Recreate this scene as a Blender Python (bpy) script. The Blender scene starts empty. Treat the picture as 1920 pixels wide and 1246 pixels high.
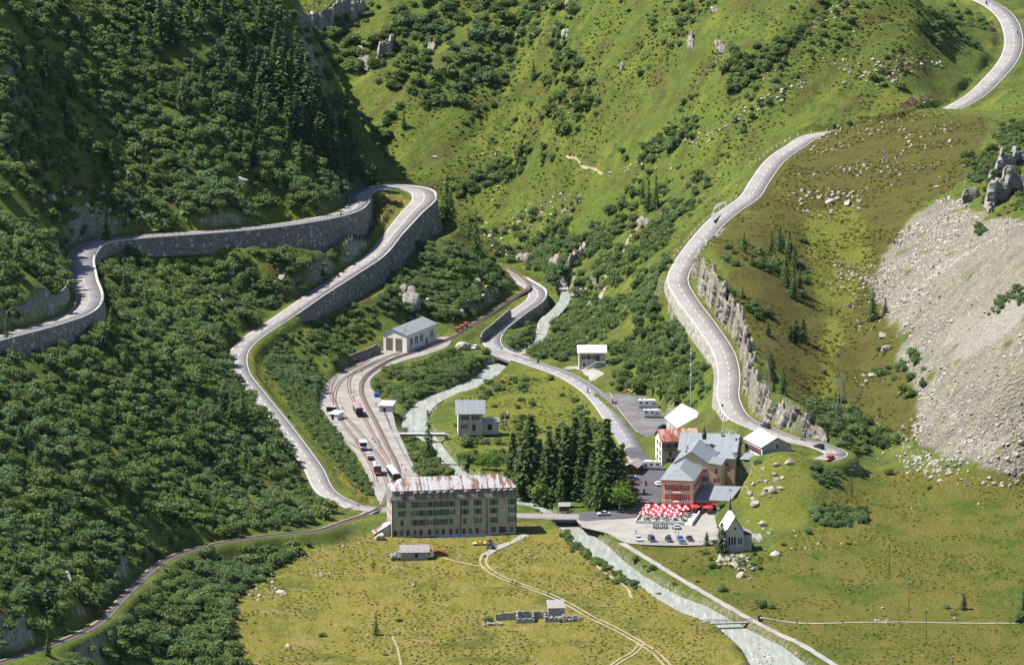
import bpy, bmesh, math, random
import numpy as np
from mathutils import Vector, Matrix

SC = bpy.context.scene
COL = SC.collection
random.seed(7)
RNG = np.random.default_rng(7)

# ------------------------------------------------------------------ camera
F_PX, CAM_H, PITCH, CAM_Y = 13000.0, 490.0, math.radians(11.0), -2200.0
cam_data = bpy.data.cameras.new('camera')
cam_data.sensor_width = 36.0
cam_data.lens = 36.0 * F_PX / 1920.0
cam_data.clip_start = 10.0
cam_data.clip_end = 9000.0
camera = bpy.data.objects.new('camera', cam_data)
camera.location = (0.0, CAM_Y, CAM_H)
camera.rotation_euler = (math.radians(90) - PITCH, 0, 0)
COL.objects.link(camera)
SC.camera = camera

# ------------------------------------------------------------------ sky, sun, exposure
SUN_EL, SUN_AZ = math.radians(57), math.radians(-89)       # azimuth from +Y towards +X
world = bpy.data.worlds.new('World')
SC.world = world
world.use_nodes = True
wn = world.node_tree
for n in list(wn.nodes):
    wn.nodes.remove(n)
sky = wn.nodes.new('ShaderNodeTexSky')
sky.sky_type = 'NISHITA'
sky.sun_disc = False
sky.sun_elevation = SUN_EL
sky.sun_rotation = SUN_AZ
sky.altitude = 1800
bg = wn.nodes.new('ShaderNodeBackground')
bg.inputs['Strength'].default_value = 0.082
wo = wn.nodes.new('ShaderNodeOutputWorld')
wn.links.new(sky.outputs['Color'], bg.inputs['Color'])
wn.links.new(bg.outputs['Background'], wo.inputs['Surface'])
sun_data = bpy.data.lights.new('sun', 'SUN')
sun_data.energy = 5.0
sun_data.angle = math.radians(0.5)
sun_data.color = (1.0, 0.95, 0.87)
sun = bpy.data.objects.new('sun', sun_data)
sdir = Vector((math.sin(SUN_AZ) * math.cos(SUN_EL), math.cos(SUN_AZ) * math.cos(SUN_EL), math.sin(SUN_EL)))
sun.rotation_euler = sdir.to_track_quat('Z', 'Y').to_euler()
sun.location = (-300, 0, 400)
COL.objects.link(sun)
SC.view_settings.view_transform = 'Standard'
SC.view_settings.look = 'None'
SC.view_settings.gamma = 1.0
SC.view_settings.exposure = 1.05
SC.view_settings.use_curve_mapping = False
SC.cycles.max_bounces = 4
SC.cycles.diffuse_bounces = 2
SC.cycles.glossy_bounces = 2
SC.cycles.transmission_bounces = 2
SC.cycles.transparent_max_bounces = 4

# ------------------------------------------------------------------ survey helpers: sight lines of the photograph -> places on the land
R_, U_, W_ = np.array([1, 0, 0.]), np.array([0, math.sin(PITCH), math.cos(PITCH)]), np.array([0, math.cos(PITCH), -math.sin(PITCH)])
C0 = np.array([0, CAM_Y, CAM_H])

def ray(u, v):
    return W_ * F_PX + R_ * (u - 960) + U_ * (623 - v)

def P(u, v, z):
    d = ray(u, v)
    return C0 + d * ((z - CAM_H) / d[2])

def S(u, v, anchor, slope):
    """point on the sight line (u,v) where a slope rising away from the anchor point is met"""
    d = ray(u, v)
    d = d / math.hypot(d[0], d[1])
    D0, z0 = anchor[1] - CAM_Y, anchor[2]
    # CAM_H + d2*s = z0 + slope*(s*d1 - D0)
    s = (z0 - slope * D0 - CAM_H) / (d[2] - slope * d[1])
    return C0 + d * s

def proj(X, Y, Z):
    dx, dy, dz = X - C0[0], Y - C0[1], Z - C0[2]
    w = dy * W_[1] + dz * W_[2]
    return 960 + F_PX * dx / w, 623 - F_PX * (dy * U_[1] + dz * U_[2]) / w

def climb(pts, z0, g):
    out, z = [P(pts[0][0], pts[0][1], z0)], z0
    for a, b in zip(pts, pts[1:]):
        p, zz = P(a[0], a[1], z), z
        for _ in range(60):
            q = P(b[0], b[1], zz)
            zz = .5 * zz + .5 * (z + g * math.hypot(q[0] - p[0], q[1] - p[1]))
        z = zz
        out.append(P(b[0], b[1], z))
    return out

def spline(pts, step=1.0):
    """Catmull-Rom through the points (any dimension), resampled about every step metres"""
    pts = [np.asarray(p, float) for p in pts]
    ext = [2 * pts[0] - pts[1]] + pts + [2 * pts[-1] - pts[-2]]
    out = []
    for i in range(1, len(ext) - 2):
        p0, p1, p2, p3 = ext[i - 1:i + 3]
        n = max(1, int(np.linalg.norm((p2 - p1)[:2]) / step))
        a = np.linalg.norm(p1 - p0) ** .5 + 1e-6
        b = np.linalg.norm(p2 - p1) ** .5 + 1e-6
        c = np.linalg.norm(p3 - p2) ** .5 + 1e-6
        t0, t1, t2, t3 = 0, a, a + b, a + b + c
        for k in range(n):
            t = t1 + (t2 - t1) * k / n
            A1 = (t1 - t) / (t1 - t0) * p0 + (t - t0) / (t1 - t0) * p1
            A2 = (t2 - t) / (t2 - t1) * p1 + (t - t1) / (t2 - t1) * p2
            A3 = (t3 - t) / (t3 - t2) * p2 + (t - t2) / (t3 - t2) * p3
            B1 = (t2 - t) / (t2 - t0) * A1 + (t - t0) / (t2 - t0) * A2
            B2 = (t3 - t) / (t3 - t1) * A2 + (t - t1) / (t3 - t1) * A3
            out.append((t2 - t) / (t2 - t1) * B1 + (t - t1) / (t2 - t1) * B2)
    out.append(pts[-1])
    return np.array(out)

# ------------------------------------------------------------------ the roads' lines
UV_LEFT = [(665,950),(616,925),(586,875),(531,800),(479,735),(451,697),(449,660),(471,635),(530,595),(592,552),(650,515),(702,480),(736,440),
           (770,400),(795,372),(785,357),(750,351),(710,353),(677,363),(672,380),(655,395),(610,408),(500,425),(400,434),(250,445),(190,452),(155,475),
           (156,520),(167,560),(150,585),(100,605),(0,632),(-60,648)]
PASS_L = climb(UV_LEFT, .5, .065)
UV_RIGHT = [(1545,862),(1568,851),(1535,835),(1480,822),(1430,803),(1390,785),(1367,750),(1367,700),(1357,660),(1325,610),(1288,560),(1271,525),(1285,490),
            (1310,455),(1345,415),(1370,395),(1405,370),(1425,340),(1455,300),(1490,275),(1530,254),(1640,240),(1740,221),(1815,188),(1860,150),
            (1895,105),(1900,65),(1880,25),(1840,0),(1780,-20)]
PASS_R = climb(UV_RIGHT, 10, .075)
UV_MID0 = [(1050,967),(1120,966),(1165,952),(1195,925),(1209,890),(1190,850),(1150,785),(1110,735),(1060,703),(1000,681),(950,663)]
MID = [P(u, v, z) for (u, v), z in zip(UV_MID0, [.1,.1,.1,.1,.1,.1,.1,0,-.2,-.4,-.6])] + \
    climb([(950,663),(924,645),(930,620),(965,590),(1003,562),(1006,545),(985,530),(955,513),(930,500)], -.6, -.03)[1:]
PLAZA = [P(u, v, z) for u, v, z in [(1050,967,.1),(1000,966,.1),(900,962,.15),(800,956,.3),(720,955,.45)]] + [PASS_L[0]]
RAIL_MAIN = [P(u, v, z) for u, v, z in [(690,962,.3),(712,951,.3),(722,935,.3),(735,905,.3),(745,884,.3),(722,830,.3),(700,785,.3),(684,755,.3),
             (676,733,.3),(680,712,.3),(700,693,.3),(740,671,.3),(790,655,.3),(840,636,.2)]] + \
    climb([(840,636),(880,612),(930,580),(970,553),(990,540),(984,526),(960,509),(935,497),(900,485)], .2, -.035)[1:]
RAIL_OUT = climb([(712,951),(690,962),(640,979),(590,995),(500,1004),(420,1016),(330,1040),(290,1063),(230,1120),(180,1170),(100,1207),(0,1241),(-40,1253)], .3, .07)

# ------------------------------------------------------------------ terrain: survey points, then a smooth surface through them
CT = []
def add(*ps):
    for p in ps:
        CT.append(np.asarray(p, float))
def flat(lst):
    for u, v, z in lst:
        add(P(u, v, z))
flat([(440,1246,0),(600,1270,0),(800,1246,0),(960,1270,0),(1150,1246,0),(1350,1270,0),(1650,1246,0),(1950,1270,.5),(450,1130,.6),(560,1080,.4),(700,1120,0),
      (960,1120,0),(1200,1160,0),(1600,1130,0),(1930,1130,.5),(1930,980,1),(1650,980,.5),(1800,930,1.5),(1930,900,3),(1690,885,3),(630,1015,.3),(760,1015,0),
      (960,1012,0),(1200,990,0),(1310,1010,0),(1150,870,.2),(1200,800,.6),(1180,740,.8),(1230,790,.8),(1110,695,.5),(1000,760,-.8),(900,840,-.6),(950,720,-.8),
      (720,840,.1),(640,720,.1),(660,790,.1),(720,690,.2),(780,662,.4),(1290,960,.1),(1400,1080,.2),(1280,880,.8),(1270,800,1.5),(830,860,-.4),(790,690,-.5),(860,670,-.4),
      (1000,900,-.2),(1100,900,0),(760,900,.1),(1500,1060,.6)])
for line in (PASS_L, PASS_R):
    add(*line)
add(*MID); add(*RAIL_MAIN[-9:]); add(*RAIL_OUT)
# knoll beside the hotel
flat([(1380,1012,.4),(1450,1035,.4),(1500,1000,1.6),(1570,965,1.2),(1600,930,2),(1625,890,3.5),(1455,848,15.5),(1500,852,15),(1420,862,13.5),(1430,930,7.5),(1510,920,8),(1395,905,9.5),(1392,960,3.5),(1548,905,8)])
L = {k: p for k, p in zip(UV_LEFT, PASS_L)}
Rr = {k: p for k, p in zip(UV_RIGHT, PASS_R)}
def chain(anchor, slopes, pts):
    a = anchor
    for (u, v), s in zip(pts, slopes):
        a = S(u, v, a, s)
        add(a)
# hillside above the left-hand upper road
def up(p, dx, dz):
    return p + np.array([dx, 0, dz])
flat([(0,580,70),(0,450,77),(0,300,91),(0,100,114),(0,-20,130)])
chain(up(L[(100,605)], 0, 4), [.8], [(75,545)])
chain(up(L[(155,475)], -8, 4), [.55,.47,.44,.44,.44], [(105,440),(100,350),(100,200),(100,60),(100,-20)])
chain(L[(190,452)], [.5,.45,.42,.42,.42], [(200,400),(200,320),(200,200),(200,80),(200,-20)])
chain(L[(400,434)], [.45,.42,.4,.4], [(400,360),(400,240),(400,100),(400,-20)])
chain(L[(610,408)], [.34,.3,.3,.3], [(560,340),(560,240),(550,120),(550,-20)])
chain(L[(672,380)], [.42,.42], [(645,340),(640,285)])
# gorge and the far hillside
def w(*a):
    add(np.array(a, float))
hp = L[(750,351)]
w(hp[0] + 15, hp[1] + 30, 14); w(hp[0] - 8, hp[1] + 32, 16); w(hp[0] + 24, hp[1] - 10, 16); w(hp[0]-30, hp[1]+45, 24)
for base, sl, vs in [((760,325,12), .55, (230,120,-20)), ((680,310,13.4), .55, (200,90,-20)), ((850,405,-1.5), .55, (320,220,110,-20)), ((950,440,-8), .55, (340,220,110,-20)), ((1080,440,0), .52, (340,220,110,-20)),
                     ((1200,400,12), .5, (300,180,80,-20)), ((1400,300,37), .45, (200,100,-20))]:
    b = P(*base)
    add(b)
    chain(b, [sl] * 6, [(base[0], v) for v in vs])
RR_ = {k: p for k, p in zip(UV_RIGHT, PASS_R)}
chain(RR_[(1740,221)] + np.array([0, 6, .5]), [.5,.45,.45,.45], [(1735,185),(1725,130),(1715,70),(1700,-20)])
chain(RR_[(1640,240)] + np.array([0, 6, .5]), [.5,.45,.45,.45], [(1630,205),(1600,140),(1590,60),(1580,-20)])
flat([(1920,160,58),(1960,60,66),(1940,240,54)])
# between the mid road and the right-hand pass road
flat([(1300,400,22),(1240,455,17),(1243,530,20),(1150,450,4),(1100,510,-3),(1200,550,8),(1150,600,2),(1230,645,8),(1295,690,11.5),(1250,715,5),(1310,745,10),(1326,705,16),(1100,640,.5),
      (1340,790,12),(1075,560,-6),(1040,640,-3),(1060,520,-6),(1000,470,-8),(940,470,-6),(900,450,0)])
# rock ground between the depot, the railway and the left-hand walls
flat([(722,562,12),(765,592,6),(770,615,1.5),(835,460,17),(870,505,11),(925,525,3),(900,562,2.5),(850,572,4.5),(800,560,8),(760,500,14),(650,600,9),(600,625,10),(640,660,2),(600,700,2.5),(560,650,10),(530,700,8),(600,790,2),(640,860,1),(690,925,.6),(655,905,1.2)])
# below the upper road, left of the lower road
flat([(600,470,30),(660,470,27),(500,490,32),(400,490,33),(300,490,36),(200,500,44),(560,500,22),(500,560,20),(420,560,25),(300,580,32),(230,560,42),
      (220,620,48),(300,666,38),(380,640,25),(420,745,22),(200,700,46),(100,665,55),(0,700,59),(60,760,52),(150,813,40),(300,780,32),(420,820,16),(500,795,13),
      (0,850,48),(100,880,41),(200,900,32),(300,896,23),(400,900,13),(480,900,8),(560,930,3.5),(0,1000,41),(100,1020,32),(200,1010,24),(0,1120,37),(100,1110,29),(240,1060,19),(400,990,9.5),(520,985,6)])
# below the rack railway
flat([(200,1246,9),(300,1180,5),(320,1246,2.5),(380,1110,3.5),(450,1060,1.5),(520,1030,2),(420,1200,.6),(100,1246,22),(250,1150,11)])
# hummocks between the right-hand roads, meadow below, scree
def onray(u, v, y):
    d = ray(u, v)
    return C0 + d * ((y - CAM_Y) / d[1])
y0 = Rr[(1640,240)][1]
add(onray(1532, 257, y0 - 26), onray(1560, 245, y0 - 20), onray(1600, 235, y0 - 15), onray(1650, 222, y0 - 12), onray(1700, 212, y0 - 8), onray(1750, 204, y0 - 4))
flat([(1830,205,56.5),(1480,320,44),(1600,310,45),(1750,300,50),(1860,260,54),(1880,340,50),
      (1440,400,39.5),(1500,400,36.5),(1600,400,35.5),(1740,390,40),(1430,480,34),(1500,500,29.5),(1600,500,26),(1700,500,31),(1440,600,27),(1500,600,23),(1600,600,18.5),(1440,680,23),(1500,690,18.5),
      (1600,690,12),(1690,690,17),(1540,760,9),(1600,800,5.5),(1700,790,8),(1690,600,27),(1620,850,4),(1800,790,14),(1800,690,26),(1800,590,37),(1800,490,46),(1930,790,20),(1930,690,32),(1930,590,45),
      (1930,490,56),(1930,410,61),(1760,845,5),(1930,850,9),(1700,845,4.5)])
for q in UV_RIGHT[-11:]:
    p = Rr[q]
    w(p[0] + 7, p[1] - 9, p[2] - .4)
    if q[1] < 190:
        w(p[0] - 10, p[1] + 4, p[2] + .8)
for (u, v), p in zip(UV_RIGHT, PASS_R):          # the rock cut on the inner side of the pass road
    if (u, v) in [(1390,785),(1367,750),(1367,700),(1357,660),(1325,610),(1288,560),(1271,525),(1285,490),(1310,455)]:
        h = {(1390,785): 8, (1367,750): 8, (1367,700): 8, (1357,660): 8.5, (1325,610): 10, (1288,560): 11, (1271,525): 11, (1285,490): 8, (1310,455): 5}[(u, v)]
        w(p[0] + 10.5, p[1] - 2, p[2] + h)
CT = np.array(CT)

GX0, GX1, GY0, GY1, GS = -215.0, 245.0, -330.0, 860.0, 1.0
NX, NY = int((GX1 - GX0) / GS) + 1, int((GY1 - GY0) / GS) + 1
gx, gy = np.linspace(GX0, GX1, NX), np.linspace(GY0, GY1, NY)
GXX, GYY = np.meshgrid(gx, gy)

def fit(ct):
    xy = ct[:, :2] / 100.0
    n = len(ct)
    d = np.sqrt(((xy[:, None] - xy[None]) ** 2).sum(-1))
    A = np.zeros((n + 3, n + 3))
    A[:n, :n] = d ** 1.3 + np.eye(n) * 1e-4
    A[:n, n] = 1; A[n, :n] = 1
    A[:n, n + 1:] = xy; A[n + 1:, :n] = xy.T
    b = np.zeros(n + 3); b[:n] = ct[:, 2]
    s = np.linalg.lstsq(A, b, rcond=None)[0]
    ys, xs = gy / 100.0, gx / 100.0
    Z = np.zeros((NY, NX))
    for i in range(NY):
        dd = np.sqrt((xs[:, None] - xy[None, :, 0]) ** 2 + (ys[i] - xy[None, :, 1]) ** 2)
        Z[i] = dd ** 1.3 @ s[:n] + s[n] + s[n + 1] * xs + s[n + 2] * ys[i]
    return Z

def blur(Z, n):
    for _ in range(n):
        Zp = np.pad(Z, 1, mode='edge')
        Z = (Zp[:-2, 1:-1] + Zp[2:, 1:-1] + Zp[1:-1, :-2] + Zp[1:-1, 2:] + 2 * Z) / 6
    return Z
ZZ = blur(fit(CT), 6)

def vnoise(X, Y, scale, seed):
    r = np.random.default_rng(seed).random((256, 256))
    x, y = X / scale, Y / scale
    xi, yi = np.floor(x).astype(int), np.floor(y).astype(int)
    fx, fy = x - xi, y - yi
    fx, fy = fx * fx * (3 - 2 * fx), fy * fy * (3 - 2 * fy)
    a, b = r[yi & 255, xi & 255], r[yi & 255, (xi + 1) & 255]
    c, d = r[(yi + 1) & 255, xi & 255], r[(yi + 1) & 255, (xi + 1) & 255]
    return (a + (b - a) * fx) * (1 - fy) + (c + (d - c) * fx) * fy - .5

def sdist(line, half, reach):
    """rasterise a line on the grid: distance, signed side (+ = right of travel), height and along-index"""
    dist = np.full((NY, NX), 1e9); side = np.zeros((NY, NX)); zz = np.zeros((NY, NX)); idx = np.zeros((NY, NX), int)
    R = int(reach / GS) + 2
    for k in range(len(line)):
        p = line[k]
        t = line[min(k + 1, len(line) - 1)] - line[max(k - 1, 0)]
        i, j = int(round((p[1] - GY0) / GS)), int(round((p[0] - GX0) / GS))
        a, b, c, d = max(i - R, 0), min(i + R + 1, NY), max(j - R, 0), min(j + R + 1, NX)
        if a >= b or c >= d:
            continue
        dx, dy = GXX[a:b, c:d] - p[0], GYY[a:b, c:d] - p[1]
        dd = np.hypot(dx, dy)
        m = dd < dist[a:b, c:d]
        dist[a:b, c:d][m] = dd[m]
        side[a:b, c:d][m] = np.sign(dx * t[1] - dy * t[0])[m]
        zz[a:b, c:d][m] = p[2]
        idx[a:b, c:d][m] = k
    return dist, side, zz, idx

def sstep(x):
    x = np.clip(x, 0, 1)
    return x * x * (3 - 2 * x)
# ------------------------------------------------------------------ cut the roads, rails, yards and the river into the terrain
def resz(line, step=.7):
    return spline(line, step)
LN_L, LN_R, LN_M = resz(PASS_L), resz(PASS_R), resz(MID)
LN_P, LN_RM, LN_RO = resz(PLAZA), resz(RAIL_MAIN), resz(RAIL_OUT)

def near_idx(line, p):
    return int(np.argmin(np.hypot(line[:, 0] - p[0], line[:, 1] - p[1])))

def profile(line, marks):
    """marks: list of (point, value) in order -> value along the line (0 outside)"""
    ks = [near_idx(line, p) for p, _ in marks]
    return np.interp(np.arange(len(line)), ks, [m for _, m in marks], left=0, right=0)

WL1 = profile(LN_L, [(L[(530,595)], 0), (L[(592,552)], 7), (L[(650,515)], 8.5), (L[(702,480)], 9), (L[(770,400)], 10), (L[(795,372)], 13), (L[(785,357)], 12), (L[(750,351)], 8), (L[(710,353)], 1)])
k0 = near_idx(LN_L, L[(750,351)])
WL2 = profile(LN_L, [(L[(677,363)], 4), (L[(672,380)], 9), (L[(655,395)], 11), (L[(610,408)], 10), (L[(500,425)], 8), (L[(400,434)], 5.5), (L[(250,445)], 5), (L[(190,452)], 4.5), (L[(155,475)], 4), (L[(167,560)], 5), (L[(150,585)], 5), (L[(100,605)], 7.5), (L[(-60,648)], 6)])
WR = profile(LN_R, [(Rr[(1390,785)], 2), (Rr[(1367,750)], 2.6), (Rr[(1367,700)], 3), (Rr[(1357,660)], 2.4), (Rr[(1325,610)], 3), (Rr[(1288,560)], 2), (Rr[(1271,525)], 1), (Rr[(1285,490)], 0)])
CR = profile(LN_R, [(Rr[(1535,835)], 0), (Rr[(1480,822)], 8.5), (Rr[(1430,803)], 10.5), (Rr[(1390,785)], 10.5), (Rr[(1367,700)], 8.5), (Rr[(1357,660)], 9), (Rr[(1325,610)], 10), (Rr[(1288,560)], 11.5), (Rr[(1271,525)], 10), (Rr[(1285,490)], 7), (Rr[(1310,455)], 3), (Rr[(1345,415)], 0)])
WML = profile(LN_M, [(P(930,620,-2), 0), (P(965,590,-3), 4), (P(1003,562,-4), 7), (P(1006,545,-5), 6), (P(985,530,-5), 2), (P(955,513,-6), 0)])

HL = 3.5 + np.zeros(len(LN_L))
HL = np.interp(np.arange(len(LN_L)), [0] + [near_idx(LN_L, L[q]) for q in ((736,440),(785,357),(750,351),(677,363),(655,395),(500,425),(190,452),(155,475),(167,560),(100,605))], [3.5,3.6,5.0,4.6,4.2,3.7,3.5,4.0,4.9,4.6,3.7])
HARD = np.zeros((NY, NX))        # 1 where the ground is made (roads, yards): no roughness there

def cut(line, half, shoulder, fall, wall_r=None, wall_l=None, cut_r=None, drop=.07):
    global ZZ, HARD
    reach = 26 if (wall_r is not None or wall_l is not None or cut_r is not None) else np.max(half) + shoulder + fall + 2
    d, sd, z, k = sdist(line, half, reach)
    Z = ZZ.copy()
    wr = wall_r[k] if wall_r is not None else 0 * d
    wl = wall_l[k] if wall_l is not None else 0 * d
    hgt = np.where(sd > 0, wr, wl)
    wside = (hgt > .8) & (d < 25)
    if np.ndim(half):
        half = half[k]
    e = half + shoulder
    t = 1 - sstep((d - e) / fall)
    Zf = Z * (1 - t) + (z - drop) * t
    Zn = np.where((d < e + fall) & ~wside, Zf, Z)
    # walled side: road bed stays under the road, the land outside starts at the wall's foot
    inner = wside & (d < half - 1.2)
    outer = wside & (d >= half - 1.2)
    Zn = np.where(inner, z - drop, Zn)
    Zn = np.where(outer, np.minimum(Z, z - hgt + .1 * (d - half)), Zn)
    if cut_r is not None:
        c = cut_r[k]
        m = (sd > 0) & (c > .3) & (d < 14)
        Zn = np.where(m & (d >= e), np.maximum(Zn, z - drop + c * sstep((d - e - .6) / 2.0) * (1 - .25 * sstep((d - 8) / 6))), Zn)
    ZZ = Zn
    HARD = np.maximum(HARD, np.where(d < 30, 1 - sstep((d - half - 1) / 3), 0))

cut(LN_RO, 2.2, .6, 4)
cut(LN_RM, 2.0, 1.0, 3)
cut(LN_M, 3.6, .8, 4, wall_r=WML)
cut(LN_P, 3.5, 2, 5)
cut(LN_L, HL, .8, 3.5, wall_r=WL1, wall_l=WL2)
cut(LN_R, 4.1, 1.6, 3.5, wall_l=WR, cut_r=CR)

def in_poly(U, V, poly):
    r = np.zeros(U.shape, bool)
    n = len(poly)
    for i in range(n):
        (x1, y1), (x2, y2) = poly[i], poly[(i + 1) % n]
        if y1 == y2:
            continue
        c = ((y1 > V) != (y2 > V)) & (U < (x2 - x1) * (V - y1) / (y2 - y1) + x1)
        r ^= c
    return r

def pad(polyuv, z, soft=4):
    """level a yard: polygon on the plane z"""
    global ZZ, HARD
    pw = [P(u, v, z)[:2] for u, v in polyuv]
    m = in_poly(GXX, GYY, pw).astype(float)
    mb = np.clip(blur(m, soft) * 2, 0, 1)
    ZZ = ZZ * (1 - mb) + (z - .12) * mb
    HARD = np.maximum(HARD, mb)
    return pw
UV_YARD = [(742,798),(735,772),(712,745),(694,722),(702,703),(745,680),(800,664),(842,646),(838,630),(790,640),(735,650),(690,668),(640,695),(617,722),(597,762),
           (640,815),(675,845),(690,880),(706,925),(720,940),(800,930),(783,890),(765,850)]
UV_PLAZA = [(1092,988),(1085,972),(1150,973),(1200,968),(1210,950),(1345,955),(1345,1018),(1182,1018),(1140,1000)]
UV_PARK = [(1118,735),(1150,737),(1212,742),(1240,765),(1255,790),(1240,818),(1212,818),(1160,770)]
UV_STREET = [(1212,968),(1150,972),(1090,976),(1085,961),(1130,957),(1165,940),(1180,915),(1195,880),(1175,840),(1195,838),(1215,862),(1240,868),(1240,915),(1236,950)]
PAD_YARD = pad(UV_YARD, .15)
PAD_PARK = pad(UV_PARK, .45)
PAD_PLAZA = pad(UV_PLAZA, .1)
PAD_STREET = pad(UV_STREET, .1)

_ho, _hr = P(1240.4, 958.8, .1), math.radians(-9.8)
HOTEL_PAD = [(_ho[0] + x * math.cos(_hr) - y * math.sin(_hr), _ho[1] + x * math.sin(_hr) + y * math.cos(_hr)) for x, y in ((-1, -1), (24, -1), (25.5, 20), (24, 36), (-1, 36))]
_m = in_poly(GXX, GYY, HOTEL_PAD).astype(float)
_m = np.clip(blur(_m, 2) * 1.6, 0, 1)
ZZ = ZZ * (1 - _m) + .1 * _m
# river: paired banks (u, v on both sides) and the water level
RIVER = [((1400,1275),(1560,1275),-1.7),((1408,1246),(1510,1246),-1.7),((1390,1213),(1467,1213),-1.7),((1338,1175),(1407,1167),-1.8),((1280,1153),(1330,1138),-1.9),((1247,1134),(1280,1120),-1.95),((1197,1104),(1241,1098),-2),
         ((1141,1064),(1200,1075),-2.1),((1100,1036),(1160,1044),-2.2),((1074,1016),(1132,1018),-2.3),((1045,988),(1080,986),-2.4),((1005,958),(1040,962),-2.5),((967,949),(1005,945),-2.5),
         ((905,925),(935,912),-2.6),((845,892),(876,888),-2.7),((820,855),(838,848),-2.9),((798,830),(822,825),-3.0),((757,803),(800,797),-3.1),((770,768),(812,763),-3.2),((797,747),(845,743),-3.3),
         ((845,729),(890,732),-3.4),((893,706),(925,712),-3.5),((915,686),(952,688),-3.6),((945,678),(972,676),-3.7),((972,660),(992,665),-4.2),((1001,642),(1018,645),-5.0),((1006,622),(1024,628),-5.8),((1012,600),(1034,604),-6.6),((1030,585),(1050,588),-7.5),
         ((1050,560),(1068,563),-9.5),((1048,535),(1064,535),-11)]
rl = np.array([P(a[0], a[1], z) for a, b, z in RIVER]); rr = np.array([P(b[0], b[1], z) for a, b, z in RIVER])
RV6 = spline([np.concatenate([a, b]) for a, b in zip(rl, rr)], .4)
RIV_MID = (RV6[:, :3] + RV6[:, 3:]) / 2
RIV_HALF = np.hypot(RV6[:, 0] - RV6[:, 3], RV6[:, 1] - RV6[:, 4]) / 2
# the banks are not perpendicular to the stream, so the bed is found from the quads between them
bed = np.full((NY, NX), 0.0); bedz = np.zeros((NY, NX))
for k in range(len(RV6)):
    a, b = RV6[k, :3], RV6[k, 3:]
    n = max(2, int(np.linalg.norm(a - b) / .4))
    for t in np.linspace(-.02, 1.02, n):
        q = a + (b - a) * t
        i, j = int(round((q[1] - GY0) / GS)), int(round((q[0] - GX0) / GS))
        if 0 <= i < NY and 0 <= j < NX:
            bed[i, j] = 1; bedz[i, j] = q[2]
for _ in range(7):                                           # spread the water level outwards a few metres
    m = np.pad(bed > 0, 1).astype(float); zp = np.pad(bedz, 1)
    cnt = m[:-2, 1:-1] + m[2:, 1:-1] + m[1:-1, :-2] + m[1:-1, 2:]
    avg = (zp[:-2, 1:-1] * m[:-2, 1:-1] + zp[2:, 1:-1] * m[2:, 1:-1] + zp[1:-1, :-2] * m[1:-1, :-2] + zp[1:-1, 2:] * m[1:-1, 2:]) / np.maximum(cnt, 1)
    new = (bed == 0) & (cnt > 0)
    bedz[new] = avg[new]
    bed[new] = -1 - _
wet = bed == 1
dist_b = np.where(bed < 0, -bed, np.where(wet, 0, 99))
ZZ = np.where(wet, bedz - .9, np.where(dist_b < 6, np.minimum(ZZ, bedz - .5 + dist_b * .85), ZZ))
BANK = np.where(dist_b < 3, 1.0, 0)

PATH_UV = [(1165,1018),(1205,1042),(1270,1082),(1330,1117),(1404,1159),(1461,1189),(1500,1207),(1562,1245),(1590,1262)]
keep_dist = dist_b
cut(spline([P(u, v, .1) for u, v in PATH_UV], .7), 1.2, .3, 1.6)
lay_z = (Rr[(1345,415)][2] + Rr[(1370,395)][2]) / 2 + .2
UV_LAY = [(1333,402),(1350,380),(1388,375),(1372,388),(1350,404),(1338,414)]
PAD_LAY = pad(UV_LAY, lay_z, 3)
cut(LN_R, 4.1, 1.6, 3.5, wall_l=WR, cut_r=CR)
# roughness of natural ground
UU, VV = proj(GXX, GYY, ZZ)
POLY = {
    'meadow': [[(470,650),(490,690),(555,780),(690,930),(705,950),(680,948),(610,850),(540,760),(460,670)],[(698,362),(768,380),(722,440)],[(430,1270),(425,1140),(560,1025),(690,1003),(985,985),(1060,995),(1200,1095),(1345,1172),(1425,1270)]],
    'olive': [[(1180,1022),(1345,1022),(1440,1040),(1600,900),(1700,880),(1990,890),(1990,1300),(1440,1300),(1300,1110)]],
    'heath': [[(1420,360),(1530,252),(1700,205),(1860,225),(1810,330),(1720,380),(1650,520),(1690,680),(1740,840),(1580,790),(1500,745),(1400,640),(1330,440),(1400,390)]],
    'lush': [[(1510,400),(1600,380),(1640,480),(1600,560),(1570,700),(1580,780),(1530,740),(1550,600),(1520,520)],[(1380,900),(1450,845),(1520,850),(1560,900),(1500,990),(1400,1000)],[(940,700),(1060,690),(1150,780),(1200,900),(950,890),(860,840),(850,760)]],
    'talus': [[(1735,385),(1790,352),(1830,400),(1990,410),(1990,905),(1860,880),(1700,838),(1725,765),(1690,660),(1650,575),(1635,525),(1690,430)]],
    'dirt': [[(1830,520),(1930,440),(1930,600),(1790,690),(1770,650)]],
}
fb = vnoise(GXX, GYY, 40, 1) + .5 * vnoise(GXX, GYY, 17, 2) + .25 * vnoise(GXX, GYY, 7, 3)
fm = vnoise(GXX, GYY, 9, 4) + .5 * vnoise(GXX, GYY, 4.2, 5) + .3 * vnoise(GXX, GYY, 2.1, 6)
gZy, gZx = np.gradient(blur(ZZ, 4), GS)
slope = np.hypot(gZx, gZy)
rough = sstep((slope - .06) / .35) * (1 - HARD)
ju, jv = 22 * vnoise(GXX, GYY, 11, 11) + 12 * vnoise(GXX, GYY, 4, 12), 16 * vnoise(GXX, GYY, 11, 13) + 10 * vnoise(GXX, GYY, 4, 14)
MASK = {}
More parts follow.
